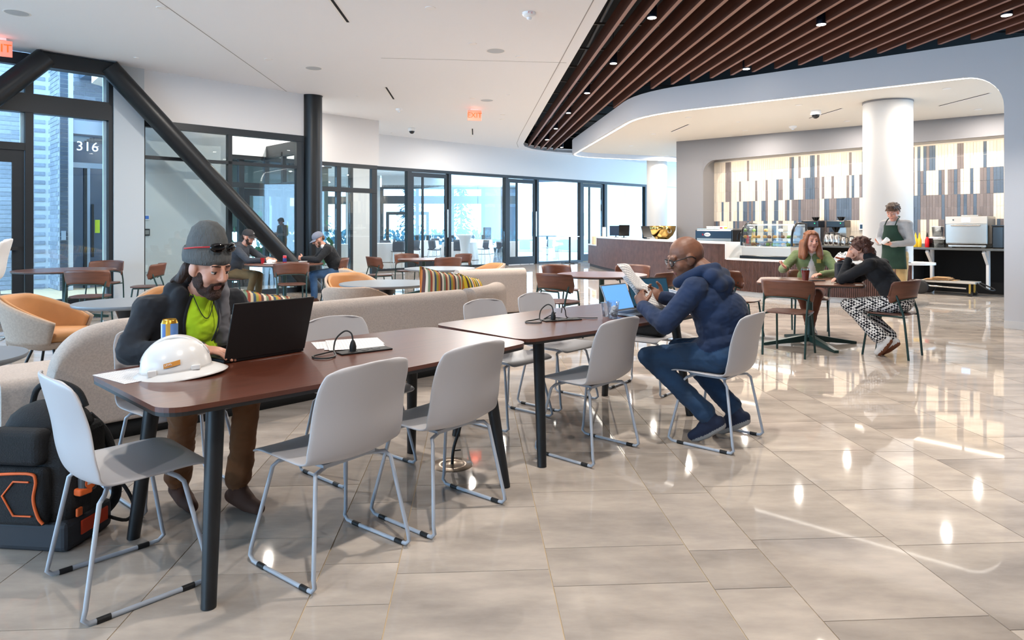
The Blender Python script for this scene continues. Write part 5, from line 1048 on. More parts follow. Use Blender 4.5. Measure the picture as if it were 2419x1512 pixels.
bd = b.build('body', root, {'body': 0.0065, 'head': 0.005, 'hand': 0.004}, {'body': 10, 'head': 2, 'hand': 2}, 1.3)
blob([(P(0, 0.030, -0.088), (0.058, 0.062, 0.048), M), (P(0, 0.066, -0.106), (0.040, 0.036, 0.033), M), (P(-0.056, 0.018, -0.05), (0.014, 0.040, 0.048), M), (P(0.056, 0.018, -0.05), (0.014, 0.040, 0.048), M), (P(-0.024, 0.087, -0.052), P(0, 0.093, -0.049), 0.0075, 0.0085), (P(0.024, 0.087, -0.052), P(0, 0.093, -0.049), 0.0075, 0.0085), (P(-0.03, 0.08, -0.055), P(-0.03, 0.07, -0.085), 0.010, 0.012), (P(0.03, 0.08, -0.055), P(0.03, 0.07, -0.085), 0.010, 0.012)], HBB, 'beard', root, 0.006)
blob([(P(sx*0.06, -0.06, -0.02), P(sx*0.075, -0.075, -0.085), 0.030, 0.022) for sx in (-1, 1)]+[(P(0, -0.095, -0.02), P(0, -0.10, -0.095), 0.045, 0.03), (P(0.055, -0.075, -0.05), P(0.095, -0.10, -0.10), 0.022, 0.010), (P(-0.055, -0.075, -0.05), P(-0.09, -0.10, -0.10), 0.022, 0.010)], HB, 'hair', root)
me_ = bd.data; ni = b.mats.index(NEON); em_ = {}
for pl_ in me_.polygons:
    for ek in pl_.edge_keys: em_.setdefault(ek, []).append(pl_.material_index)
bv = [me_.vertices[i].co.copy() for ek, ms_ in em_.items() if len(ms_) == 2 and (ms_[0] == ni) != (ms_[1] == ni) for i in ek]
for sg in (-1, 1):
    pts_ = []
    for k in range(14):
        z_ = 0.74+0.022*k; sel = [v for v in bv if v.x*sg > 0.03 and abs(v.z-z_) < 0.016]
        if sel: pts_.append(sum(sel, Vector())/len(sel))
    pts_ = [pts_[0]]+[(pts_[i-1]+pts_[i]*2+pts_[i+1])/4 for i in range(1, len(pts_)-1)]+[pts_[-1]]
    MB().tube(pts_, 0.0085, 8).build('jacket_zip', JK if sg > 0 else LIN, root)
BN = mat('grey_knit', (96, 98, 98), 0.95, var=0.1, vscale=60, bump=0.8, bscale=150, stretch=(1, 1, 0.3))
bn = MB().lathe([(0.001, 0.205), (0.04, 0.198), (0.075, 0.168), (0.092, 0.12), (0.100, 0.07), (0.104, 0.03)], 32, P(0, -0.022, 0.012), M@Matrix.Rotation(R(14), 3, 'X'), sx=0.86, sy=1.04).build('beanie', BN, root, solid=0.006); MB().lathe([(0.107, 0.075), (0.114, 0.066), (0.116, 0.03), (0.112, 0.006), (0.104, 0.002)], 32, P(0, -0.022, 0.012), M@Matrix.Rotation(R(12), 3, 'X'), sx=0.86, sy=1.03).build('folded_band', BN, bn, solid=0.006)
gl = thing('sunglasses', 'black wraparound sunglasses with red arms pushed up on the beanie', 'glasses', loc, rz_); MS = M@Matrix.Rotation(R(14), 3, 'X'); Q = lambda x, y, z: P(0, -0.022, 0.012)+MS@Vector((x, y, z))
for sx in (-1, 1): MB().ell(Q(sx*0.038, 0.122, 0.085), (0.036, 0.014, 0.023), MS@Matrix.Rotation(R(-sx*20), 3, 'Z')).build('lens', mat('smoke_lens', (10, 10, 12), 0.06), gl); MB().tube([Q(sx*0.066, 0.106, 0.088), Q(sx*0.103, 0.05, 0.082), Q(sx*0.108, -0.02, 0.07)], 0.004, 6).build('temple_arm', mat('red_temple', (190, 30, 36), 0.4) if True else None, gl)
MB().tube([Q(-0.066, 0.112, 0.098), Q(0, 0.138, 0.102), Q(0.066, 0.112, 0.098)], 0.0045, 6).build('frame', M_rubber, gl)
MB().tube([Vector((-0.055+0.11*i/10, 0.285+0.030*math.sin(PI*i/10), 1.035-0.12*math.sin(PI*i/10))) for i in range(11)], 0.0022, 6).build('necklace', M_cable, root)
MB().tube([(-0.05, 0.285, 1.03), (-0.058, 0.312, 0.95), (-0.055, 0.312, 0.87), (-0.03, 0.302, 0.80)], 0.0035, 6).build('eyewear_cord', M_cable, root)
MB().box((-0.155, 0.268, 0.90), (0.022, 0.004, 0.03), R(25)).build('jacket_logo', M_paper, root)
# ---- man in the navy hoodie
NAVY = cloth('navy_hoodie', (20, 38, 68), 0.14); JEAN = cloth('dark_blue_jeans', (30, 56, 84), 0.25); SNK = mat('navy_trainer', (24, 34, 58), 0.8); SOLE = mat('grey_rubber_sole', (150, 148, 146), 0.7)
f = Vector((-0.76, 0.65)); loc = (1.31, 4.29, 0); rz_ = face_rot(f.x, f.y)
J = sit(pelvis=(0, -0.07, 0.565), waist=(-0.01, -0.03, 0.73), chest=(-0.02, 0.03, 0.90), neck=(-0.04, 0.10, 1.06), head=(-0.06, 0.17, 1.165), shL=(-0.205, 0.05, 0.97), shR=(0.175, 0.09, 0.98), elL=(-0.37, 0.17, 0.76), elR=(0.31, 0.26, 0.79), wrL=(-0.215, 0.40, 0.835), wrR=(0.10, 0.42, 0.87), kneeL=(-0.24, 0.36, 0.52), kneeR=(0.18, 0.36, 0.52), ankL=(-0.13, -0.02, 0.17), toeL=(-0.14, 0.12, 0.075), ankR=(0.14, -0.08, 0.16), toeR=(0.14, 0.07, 0.075))
root, b = person('bald man with glasses in a navy hoodie holding papers', loc, rz_, J, dict(top=NAVY, pant=JEAN, shoe=SNK, skin=SKB, cuff=0.066, sole=SOLE), 1.24)
b.ell((0, -0.03, 0.61), (0.205, 0.165, 0.07), NAVY); b.ell((0, -0.05, 0.80), (0.19, 0.15, 0.16), NAVY); b.ell((0, 0.02, 0.56), (0.20, 0.17, 0.09), NAVY)
M = hm((-0.66, 0.60, -0.30)); Hc = Vector((-0.085, 0.175, 1.16)); P = add_head(b, root, Hc, M, SKB, LIPB, HB, 1.10, brow=False)
b.ell(P(0, -0.03, 0.02), V(0.080, 0.098, 0.090)*1.05, SKB, 'head', M); b.cap(P(0, -0.05, -0.05), (-0.03, 0.02, 1.04), 0.062, 0.070, SKB, 'head')
add_hand(b, J['wrL'], (0.25, 0.55, 0.75), (0.85, -0.1, -0.2), (-0.3, -0.6, 0.6), SKB, 0.75, 1.08, 0.3); add_hand(b, J['wrR'], (-0.45, 0.75, 0.35), (-0.4, -0.5, 0.2), (0.0, -0.3, 0.9), SKB, 0.65, 1.08, 0.2)
b.build('body', root, {'body': 0.0065, 'head': 0.005, 'hand': 0.004}, {'body': 9, 'head': 3, 'hand': 2}, 1.1)
hp_ = [V(-0.13, 0.20, 1.00), V(-0.165, 0.11, 1.045), V(-0.15, 0.03, 1.085), V(-0.055, -0.02, 1.10), V(0.055, 0.03, 1.09), V(0.085, 0.11, 1.055), V(0.05, 0.20, 1.0)]
blob([(a_, b_, 0.038, 0.038) for a_, b_ in zip(hp_[:-1], hp_[1:])]+[(V(-0.14, -0.03, 1.05), V(0.05, -0.02, 1.05), 0.052, 0.052), (V(-0.12, -0.07, 1.00), V(0.03, -0.06, 1.00), 0.050, 0.050), (V(-0.045, -0.085, 0.95), V(-0.045, -0.075, 1.0), 0.035, 0.06)], NAVY, 'hood', root, 0.008, 9)
gl = thing('eyeglasses', 'black framed eyeglasses worn by the bald man in the hoodie', 'glasses', loc, rz_)
for sx in (-1, 1):
    MB().tube([P(sx*0.034+0.026*math.cos(a), 0.108-0.012*abs(math.cos(a)), 0.004+0.021*math.sin(a)) for a in [2*PI*i/16 for i in range(16)]], 0.0032, 6, True).build('rim', M_rubber, gl); MB().tube([P(sx*0.060, 0.098, 0.010), P(sx*0.086, 0.05, 0.012), P(sx*0.087, -0.005, 0.010), P(sx*0.084, -0.03, -0.012)], 0.0034, 6).build('temple_arm', M_rubber, gl); MB().ell(P(sx*0.034, 0.105, 0.004), (0.024, 0.0015, 0.019), M).build('lens', glass('spectacle_lens', (0.96, 0.97, 0.98), 0.1), gl)
MB().tube([P(-0.009, 0.110, 0.010), P(0, 0.113, 0.013), P(0.009, 0.110, 0.010)], 0.003, 6).build('bridge', M_rubber, gl)
# held papers
def sheet(mb, p0, ux_, uy_, bend=0.03, n=8, mi=0):
    p0 = Vector(p0); ux_ = Vector(ux_); uy_ = Vector(uy_); nn = ux_.cross(uy_).normalized(); mb.grid(lambda u, v: p0+ux_*u+uy_*v+nn*bend*math.sin(PI*u*0.9+0.3)*v, n, n, mi)
def ruled(name):
    if name in MATS: return MATS[name]
    m = bpy.data.materials.new(name); m.use_nodes = True; nt = m.node_tree; bs = nt.nodes['Principled BSDF']; N = nt.nodes.new; L = nt.links.new; ge = N('ShaderNodeTexCoord'); br_ = N('ShaderNodeTexBrick'); br_.inputs['Scale'].default_value = 34; br_.inputs['Color1'].default_value = lin((238, 236, 234)); br_.inputs['Color2'].default_value = lin((226, 224, 224)); br_.inputs['Mortar'].default_value = lin((150, 150, 156)); br_.inputs['Mortar Size'].default_value = 0.03; br_.inputs['Brick Width'].default_value = 1.1; br_.inputs['Row Height'].default_value = 0.28
    L(ge.outputs['Object'], br_.inputs['Vector']); L(br_.outputs['Color'], bs.inputs['Base Color']); bs.inputs['Roughness'].default_value = 0.85; MATS[name] = m; return m
M_print = ruled('printed_paper')
hp = thing('held_papers', 'printed papers held open by the man in the navy hoodie', 'paper', loc, rz_)
for k, (p0, ux_, uy_) in enumerate((((-0.24, 0.44, 0.95), (0.30, 0.06, -0.05), (-0.10, 0.10, 0.16)), ((-0.20, 0.45, 0.90), (0.34, 0.05, -0.02), (-0.03, 0.12, 0.12)), ((-0.17, 0.42, 0.83), (0.36, 0.02, -0.04), (-0.05, 0.10, 0.14)))):
    mb = MB(); sheet(mb, p0, ux_, uy_, 0.04); mb.build('sheet', M_print, hp, solid=0.0015)
# ---- woman in the green cardigan
GRN = cloth('sage_green_knit', (112, 126, 84), 0.12); WHT = cloth('cream_top', (224, 212, 202), 0.05); RST = cloth('rust_corduroy', (96, 48, 26), 0.2); LOAF = mat('brown_loafer', (66, 38, 26), 0.5)
f = Vector((-0.36, -0.93)); loc = (3.85, 8.62, 0); rz_ = face_rot(f.x, f.y)
J = sit(head=(0, 0.12, 1.19), neck=(0, 0.08, 1.06), chest=(0, 0.02, 0.90), elR=(0.34, 0.20, 0.83), wrR=(0.30, 0.44, 0.86), elL=(-0.30, 0.20, 0.80), wrL=(-0.10, 0.42, 0.79), kneeL=(-0.06, 0.38, 0.54), kneeR=(0.12, 0.36, 0.52), ankL=(0.04, 0.36, 0.12), toeL=(0.03, 0.52, 0.08), ankR=(0.0, 0.18, 0.10), toeR=(-0.02, 0.34, 0.075))
root, b = person('woman with long auburn hair in a sage green cardigan, gesturing', loc, rz_, J, dict(top=GRN, pant=RST, shoe=LOAF, skin=SKR, cuff=0.062, ankle=SKR), 1.08)
b.ell((0, 0.085, 0.90), (0.075, 0.075, 0.15), WHT); b.ell((0, 0.085, 0.74), (0.08, 0.085, 0.12), WHT); b.cap((0, 0.07, 1.05), (0, 0.09, 1.09), 0.062, 0.058, WHT)
M = hm((-0.35, 0.95, -0.05)); Hc = Vector((0, 0.135, 1.19)); P = add_head(b, root, Hc, M, SKR, LIP, HA, 1.0)
add_hand(b, J['wrR'], (0.55, 0.75, 0.45), (-0.6, 0.2, 0.8), (0.0, -0.3, 0.9), SKR, 0.12, 0.95); add_hand(b, J['wrL'], (0.7, 0.7, 0), (0, 0, -1), (0.5, -0.7, 0), SKR, 0.3, 0.95)
b.build('body', root)
blob([(P(0, -0.036, 0.048), (0.088, 0.100, 0.088), M)]+[q for sx in (-1, 1) for q in ((P(sx*0.055, 0.035, 0.085), P(sx*0.090, 0.02, -0.04), 0.022, 0.028), (P(sx*0.088, 0.0, -0.03), P(sx*0.10, 0.03, -0.17), 0.040, 0.042), (P(sx*0.09, -0.04, -0.02), P(sx*0.105, -0.03, -0.19), 0.045, 0.045), (P(sx*0.10, 0.03, -0.15), P(sx*0.11, 0.05, -0.215), 0.036, 0.022))]+[(P(0, -0.09, 0), P(0, -0.10, -0.18), 0.07, 0.065), (P(0, 0.022, 0.098), (0.066, 0.050, 0.034), M)]+tufts(P, 40, 7, front=0.02), HA, 'hair', root, 0.008)
MB().box((-0.085, 0.165, 0.94), (0.05, 0.006, 0.05)).build('brooch', mat('gold_brooch', (190, 160, 80), 0.4, 0.6), root)
# ---- woman in the black sweater
BLK = cloth('black_knit', (18, 19, 24), 0.2); CHK = checks('black_white_check', (16, 18, 30), (232, 230, 228), 46); WSH = mat('white_shoe', (220, 218, 216), 0.6); TSO = mat('tan_sole', (112, 62, 34), 0.7)
f = Vector((-0.675, 0.737)); loc = (4.05, 7.15, 0); rz_ = face_rot(f.x, f.y)
J = sit(waist=(0, 0.0, 0.71), chest=(0.0, 0.12, 0.88), neck=(0.0, 0.22, 1.02), head=(0, 0.30, 1.12), shL=(-0.165, 0.16, 0.96), shR=(0.165, 0.14, 0.96), elL=(-0.22, 0.42, 0.79), elR=(0.24, 0.40, 0.79), wrL=(-0.085, 0.405, 1.00), wrR=(0.02, 0.50, 0.79), kneeL=(-0.24, 0.36, 0.53), kneeR=(0.10, 0.36, 0.52), ankL=(-0.20, 0.02, 0.19), toeL=(-0.20, 0.10, 0.075), ankR=(-0.05, -0.02, 0.17), toeR=(-0.05, 0.10, 0.075))
root, b = person('woman in a black sweater and checked trousers leaning on the table', loc, rz_, J, dict(top=BLK, pant=CHK, shoe=WSH, skin=SKL, cuff=0.085, sole=TSO), 1.06)
b.cap((0, 0.18, 1.0), (0, 0.23, 1.04), 0.066, 0.062, BLK)
M = hm((-0.25, 0.95, -0.12)); Hc = Vector((0, 0.315, 1.125)); P = add_head(b, root, Hc, M, SKL, LIP, HC, 1.0)
add_hand(b, J['wrL'], (0.25, -0.2, 0.95), (0.9, 0.0, -0.2), (0.2, -0.9, 0), SKL, 0.6, 0.95); add_hand(b, J['wrR'], (-0.8, 0.5, 0), (0, 0, -1), (-0.4, -0.9, 0), SKL, 0.35, 0.95)
b.build('body', root)
blob([(P(0, -0.025, 0.045), (0.088, 0.102, 0.088), M), (P(0, -0.07, -0.02), (0.080, 0.060, 0.075), M), (P(0.03, -0.105, -0.05), (0.055, 0.045, 0.050), M), (P(-0.01, -0.12, -0.075), (0.040, 0.035, 0.034), M), (P(0.055, -0.125, -0.05), (0.03, 0.03, 0.03), M), (P(0.0, -0.11, -0.02), (0.045, 0.04, 0.03), M)]+[(P(sx*0.055, 0.05, 0.06), P(sx*0.085, 0.0, 0.0), 0.026, 0.022) for sx in (-1, 1)]+tufts(P, 60, 5, ln=0.022), HC, 'hair', root, 0.006, 1)
MB().tube([P(0.02+0.035*math.cos(a), -0.10-0.008*math.sin(a), -0.045+0.035*math.sin(a)) for a in [2*PI*i/12 for i in range(12)]], 0.012, 8, True).build('scrunchie', mat('rust_scrunchie', (160, 70, 40), 0.8), root)
# ---- barista
GSW = cloth('pale_grey_sweatshirt', (182, 178, 176), 0.06); APR = cloth('dark_green_apron', (36, 62, 48), 0.12); KHK = cloth('khaki_trousers', (198, 164, 112), 0.1); TANS = mat('tan_shoe', (206, 190, 170), 0.8)
f = Vector((-0.86, -0.5)); loc = (5.88, 10.25, 0); rz_ = face_rot(f.x, f.y)
J = dict(pelvis=(0, 0, 0.95), waist=(0, 0.0, 1.10), chest=(0, 0.0, 1.29), neck=(0, 0.02, 1.47), head=(0, 0.06, 1.61), shL=(-0.18, 0.0, 1.41), shR=(0.18, 0.0, 1.41), elL=(-0.25, 0.02, 1.14), elR=(0.25, 0.02, 1.14), wrL=(-0.10, 0.27, 1.11), wrR=(0.10, 0.27, 1.13), hipL=(-0.09, 0, 0.90), hipR=(0.09, 0, 0.90), kneeL=(-0.11, 0.02, 0.50), kneeR=(0.11, 0.03, 0.50), ankL=(-0.12, -0.03, 0.09), ankR=(0.12, -0.02, 0.09), toeL=(-0.14, 0.13, 0.075), toeR=(0.14, 0.14, 0.075))
root, b = person('young barista in a dark green apron standing by the counter', loc, rz_, J, dict(top=GSW, pant=KHK, shoe=TANS, skin=SKR, cuff=0.066), 1.10)
M = hm((-0.15, 0.86, -0.42)); Hc = Vector((0, 0.075, 1.605)); P = add_head(b, root, Hc, M, SKR, LIP, HBG, 1.02)
add_hand(b, J['wrL'], (0.5, 0.8, 0.1), (0.3, 0, 0.9), (-0.6, 0.4, 0.5), SKR, 0.45); add_hand(b, J['wrR'], (-0.5, 0.8, 0.15), (-0.5, 0, 0.8), (0.6, 0.4, 0.5), SKR, 0.5)
b.build('body', root)
blob([(P(0, -0.020, 0.055), (0.088, 0.105, 0.088), M), (P(0, 0.045, 0.100), (0.066, 0.048, 0.034), M), (P(-0.045, 0.075, 0.085), P(0.02, 0.080, 0.095), 0.016, 0.018), (P(-0.05, 0.07, 0.075), P(-0.058, 0.062, 0.045), 0.014, 0.010), (P(0, -0.085, -0.01), (0.070, 0.035, 0.055), M)]+[(P(sx*0.075, -0.02, 0.04), P(sx*0.078, -0.03, -0.01), 0.022, 0.016) for sx in (-1, 1)]+tufts(P, 60, 3, ln=0.026), HBG, 'hair', root, 0.006, 1)
def apron(u, v):
    a = (u-0.5)*2; z = 1.40-0.66*v; wd_ = 0.19; th_ = a*(0.58+0.62*min(1, max(0, v-0.12)/0.28)); rr_ = 0.172 if v < 0.62 else 0.172+0.06*(v-0.62); return Vector((rr_*1.12*math.sin(th_)*wd_/0.19, rr_*math.cos(th_)*0.98-0.008, z))
MB().grid(apron, 17, 15).build('apron', APR, root, solid=0.006)
MB().tube([(-0.08, 0.15, 1.40), (-0.075, 0.08, 1.49), (-0.05, -0.02, 1.535), (0.05, -0.02, 1.535), (0.075, 0.08, 1.49), (0.08, 0.15, 1.40)], 0.008, 8).build('apron_strap', APR, root)
hcu = thing('paper_cups', 'white cups held in the hands of the barista', 'cup', loc, rz_); MB().lathe([(0.026, 0), (0.036, 0.10), (0.038, 0.102)], 20, (0.0, 0.37, 1.12), Matrix.Rotation(R(30), 3, 'Y')).build('cup', M_paper, hcu); MB().lathe([(0.026, 0), (0.036, 0.10), (0.038, 0.102)], 20, (-0.03, 0.39, 1.13), Matrix.Rotation(R(-50), 3, 'Y')).build('cup', M_paper, hcu)
# ---- the two capped men
CHR = cloth('charcoal_hoodie', (54, 58, 66), 0.1); OLV = cloth('olive_chinos', (112, 92, 62), 0.12); BLKJ = cloth('black_jacket', (20, 22, 26), 0.2); JNL = cloth('mid_blue_jeans', (58, 88, 122), 0.2); DCAP = mat('dark_cap', (48, 46, 48), 0.85, bump=0.3, bscale=200); GCAP = mat('grey_cap', (120, 124, 138), 0.85, bump=0.3, bscale=200)
f = Vector((1.0, -0.15)).normalized(); loc = (-4.92, 11.95, 0); rz_ = face_rot(f.x, f.y)
J = sit(waist=(0, -0.02, 0.73), chest=(0, 0.06, 0.91), neck=(0, 0.15, 1.07), head=(0, 0.21, 1.20), shL=(-0.18, 0.10, 1.0), shR=(0.18, 0.10, 1.0), elL=(-0.25, 0.36, 0.80), elR=(0.25, 0.36, 0.79), wrL=(-0.12, 0.60, 0.80), wrR=(0.16, 0.62, 0.79), kneeR=(0.16, 0.42, 0.53), ankR=(0.14, 0.30, 0.09), toeR=(0.15, 0.46, 0.075))
root, b = person('man in a dark cap and charcoal hoodie at the round table', loc, rz_, J, dict(top=CHR, pant=OLV, shoe=BOOT, skin=SKL), 1.14)
b.cap((-0.1, -0.0, 1.06), (0.1, -0.0, 1.06), 0.055, 0.055, CHR)
M = hm((-0.05, 0.97, -0.2)); P = add_head(b, root, Vector((0, 0.225, 1.195)), M, SKL, LIP, HBB, 1.04); add_hand(b, J['wrL'], (0.4, 0.9, 0.1), (0.3, 0, -0.9), (0.8, -0.3, 0.3), SKL, 0.5); add_hand(b, J['wrR'], (-0.4, 0.85, 0.3), (-0.7, 0, -0.6), (-0.3, -0.2, 0.9), SKL, 0.5); b.build('body', root)
blob([(P(0, 0.030, -0.088), (0.056, 0.060, 0.044), M), (P(-0.056, 0.018, -0.045), (0.013, 0.034, 0.042), M), (P(0.056, 0.018, -0.045), (0.013, 0.034, 0.042), M)], HBB, 'beard', root, 0.008); blob([(P(0, -0.075, 0.0), (0.068, 0.045, 0.06), M)], HB, 'hair', root, 0.008); ball_cap(root, P, M, DCAP, 1.06, M_paper)
f = Vector((-0.95, -0.35)).normalized(); loc = (-3.25, 12.2, 0); rz_ = face_rot(f.x, f.y)
J = sit(waist=(0, -0.02, 0.72), chest=(0, 0.08, 0.89), neck=(0, 0.18, 1.05), head=(0, 0.26, 1.16), shL=(-0.18, 0.12, 0.98), shR=(0.18, 0.12, 0.98), elL=(-0.28, 0.30, 0.79), elR=(0.28, 0.30, 0.79), wrL=(-0.07, 0.54, 0.81), wrR=(0.07, 0.54, 0.81))
root, b = person('man in a grey cap and black jacket with clasped hands', loc, rz_, J, dict(top=BLKJ, pant=JNL, shoe=BOOT, skin=SKL), 1.16)
b.cap((-0.04, 0.2, 1.03), (0.04, 0.2, 1.03), 0.035, 0.035, WHT)
M = hm((0.0, 0.88, -0.45)); P = add_head(b, root, Vector((0, 0.27, 1.15)), M, SKL, LIP, HBB, 1.04); add_hand(b, J['wrL'], (0.6, 0.7, 0.2), (0.7, -0.4, 0), (0, 0, 1), SKL, 0.6); add_hand(b, J['wrR'], (-0.6, 0.7, 0.15), (-0.7, -0.4, 0), (0, 0, 1), SKL, 0.6); b.build('body', root)
blob([(P(0, 0.030, -0.088), (0.054, 0.056, 0.040), M), (P(-0.055, 0.018, -0.045), (0.012, 0.03, 0.038), M), (P(0.055, 0.018, -0.045), (0.012, 0.03, 0.038), M)], HBG, 'beard', root, 0.008); blob([(P(0, -0.075, 0.0), (0.066, 0.042, 0.05), M)], HBG, 'hair', root, 0.008); ball_cap(root, P, M, GCAP, 1.06, DCAP)
# ---- white haired person in the hall
f = Vector((-1.0, -0.1)).normalized(); loc = ((1334-CX)/FOC*29.2, 29.2, 0); rz_ = face_rot(f.x, f.y)
root, b = person('white haired person in a grey jacket seated in the banquet hall', loc, rz_, sit(), dict(top=cloth('slate_jacket', (84, 96, 112)), pant=JEAN, shoe=SNK, skin=SKL), 1.1)
M = hm((0, 1, -0.2)); P = add_head(b, root, Vector((0, 0.07, 1.2)), M, SKL, LIP, M_paper, 1.02); add_hand(b, (-0.14, 0.38, 0.80), (0.2, 0.9, 0), (0, 0, -1), (1, 0, 0), SKL, 0.3); add_hand(b, (0.14, 0.38, 0.80), (-0.2, 0.9, 0), (0, 0, -1), (-1, 0, 0), SKL, 0.3); b.build('body', root, {'body': 0.02, 'head': 0.01, 'hand': 0.007})
blob([(P(0, -0.025, 0.05), (0.088, 0.10, 0.085), M), (P(0, -0.07, -0.01), (0.075, 0.05, 0.06), M)], mat('white_hair', (226, 222, 218), 0.7), 'hair', root, 0.012)
place(hch, loc, rz_, 'slate grey chair under the white haired person', 'slate grey hall chairs'); pass

# ============================================================ THINGS ON THE COMMUNAL TABLES
def rbox(name, m, parent, c, size, bev=0.01, rz=0.0, seg=3, M=None): return MB().box(c, size, rz, M).build(name, m, parent, bevel=bev, seg=seg)
M_lap = mat('black_laptop', (20, 20, 22), 0.5, bump=0.1, bscale=400); M_sil = mat('silver_laptop', (150, 152, 156), 0.35, 0.7); M_keys = mat('black_keys', (22, 22, 24), 0.5)
def screen_mat(name, base, line, e, sc=22):
    m = bpy.data.materials.new(name); m.use_nodes = True; nt = m.node_tree; bs = nt.nodes['Principled BSDF']; N = nt.nodes.new; L = nt.links.new; tc = N('ShaderNodeTexCoord'); br_ = N('ShaderNodeTexBrick'); br_.inputs['Scale'].default_value = sc
    br_.inputs['Color1'].default_value = lin(base); br_.inputs['Color2'].default_value = lin(tuple(min(255, x+10) for x in base)); br_.inputs['Mortar'].default_value = lin(line); br_.inputs['Mortar Size'].default_value = 0.035; br_.inputs['Brick Width'].default_value = 2.3; br_.inputs['Row Height'].default_value = 0.45
    L(tc.outputs['Object'], br_.inputs['Vector']); L(br_.outputs['Color'], bs.inputs['Base Color']); L(br_.outputs['Color'], bs.inputs['Emission Color']); bs.inputs['Emission Strength'].default_value = e; bs.inputs['Roughness'].default_value = 0.2; return m
def laptop(lab, loc, user, w_, dpt, hgt, ang, body, scr, rz=None):
    rz = face_rot(*user) if rz is None else rz; t = thing('laptop', lab, 'laptop', loc, rz)
    ba = rbox('base', body, t, (0, dpt/2, 0.009), (w_, dpt, 0.016), 0.004); MB().box((0, dpt*0.40, 0.0175), (w_*0.86, dpt*0.45, 0.002)).build('keyboard', M_keys, ba); MB().box((0, dpt*0.80, 0.0175), (w_*0.3, dpt*0.26, 0.001)).build('touchpad', M_dark, ba)
    Mx = Matrix.Rotation(R(ang), 3, 'X'); c_ = Vector((0, -0.004, 0.016))+Mx@Vector((0, 0, hgt/2)); ld = rbox('lid', body, t, c_, (w_, 0.008, hgt), 0.004, M=Mx)
    o = MB().box((0, 0, 0), (w_-0.016, 0.0015, hgt-0.022)).build('display', scr, ld); o.location = c_+Mx@Vector((0, 0.0048, 0)); o.rotation_euler = (R(ang), 0, 0); return t
M_scrk = mat('screen_off', (24, 30, 40), 0.1); M_scrb = screen_mat('blue_document_screen', (196, 220, 240), (84, 134, 190), 0.75); M_scr3 = mat('dim_teal_screen', (40, 72, 92), 0.08, emis=0.12)
laptop('large black laptop whose lid back faces us, by the hard hat', (-1.165, 3.165, 0.741), (-0.77, 0.64), 0.41, 0.27, 0.275, 18, M_lap, M_scrk)
laptop('silver laptop with a bright blue page, facing the hoodie man', (0.80, 4.84, 0.741), (0.707, -0.707), 0.31, 0.22, 0.205, 24, M_sil, M_scrb)
laptop('dark open laptop behind the held papers', (1.06, 5.06, 0.741), (0.30, -0.95), 0.34, 0.23, 0.23, 20, M_lap, M_scr3)
# hard hat
hh = thing('hard_hat', 'white full brim hard hat with an orange sticker', 'hard hat', (-1.405, 2.805, 0.742), R(20)); M_hat = mat('white_hdpe', (232, 230, 228), 0.25, coat=0.2); tl = R(5)
hh.rotation_euler = (0, -tl, R(20))
MB().lathe([(0.0001, 0.150), (0.035, 0.147), (0.068, 0.134), (0.094, 0.108), (0.110, 0.07), (0.116, 0.035), (0.117, 0.022)], 40, sx=1.16).build('shell', M_hat, hh, solid=0.004)
def hbrim(u, v): a = 2*PI*u; rr_ = 0.117+0.038*v+0.016*v*max(0, math.cos(a))**2; return Vector((rr_*1.16*math.cos(a), rr_*math.sin(a), 0.024-0.018*v-0.010*v*v))
MB().grid(hbrim, 48, 6, closed_u=True).build('brim', M_hat, hh, solid=0.004)
for dy in (-0.018, 0.018): MB().tube([(0.135*math.cos(R(a))*0.98, dy*(0.6+0.4*math.sin(R(a))), 0.022+0.134*math.sin(R(a))) for a in range(18, 168, 10)], 0.006, 8).build('ridge', M_hat, hh)
MB().grid(lambda u, v: Vector((0.137*math.cos(R(20+140*u)), (v-0.5)*0.036, 0.024+0.136*math.sin(R(20+140*u)))), 20, 4).build('crown_ridge', mat('ridge_shade', (206, 202, 202), 0.4), hh, solid=0.004)
st_ = MB().grid(lambda u, v: Vector((-0.02+0.062*(u-0.5)+0.02, -(0.1195+0.001)*math.sqrt(max(0, 1-((0.062*(u-0.5))/0.136)**2))*(1-0.06*v), 0.052+0.018*v+0.010*(u-0.5))), 12, 4).build('sticker', mat('orange_sticker', (196, 128, 34), 0.5), hh)
text_part('lettering', 'LEVEL', 0.011, M_paper, hh, (-0.012, -0.1215, 0.061), (R(84), R(-8), 0), ext=0.0004)
rbox('slot_boss', M_hat, hh, (-0.075, -0.103, 0.032), (0.034, 0.020, 0.026), 0.004); rbox('slot_boss', M_hat, hh, (0.085, -0.098, 0.034), (0.034, 0.020, 0.020), 0.004)
hb = thing('suspension_strap', 'black strap bundle tucked under the hard hat brim', 'strap', (-1.315, 2.80, 0.741)); MB().tube([(0.0+0.05*math.cos(a), 0.03*math.sin(a), 0.012) for a in [2*PI*i/14 for i in range(14)]], 0.010, 8, True).build('band', M_rubber, hb)
cn = thing('drink_can', 'tall gold and blue drink can behind the hard hat', 'can', (-1.50, 2.93, 0.741)); MB().lathe([(0.026, 0), (0.033, 0.008), (0.034, 0.012), (0.034, 0.195)], 28).build('can_body', stripes('can_print', [(196, 150, 60), (90, 130, 190), (200, 210, 226), (60, 96, 160)], 0, 14.0, 0.3), cn); MB().lathe([(0.034, 0.195), (0.029, 0.209), (0.0265, 0.213), (0.0265, 0.209), (0.0001, 0.208)], 28).build('can_top', mat('gold_aluminium', (214, 164, 60), 0.25, 0.9), cn); MB().box((0.006, 0, 0.211), (0.018, 0.012, 0.002)).build('pull_tab', M_chrome, cn)
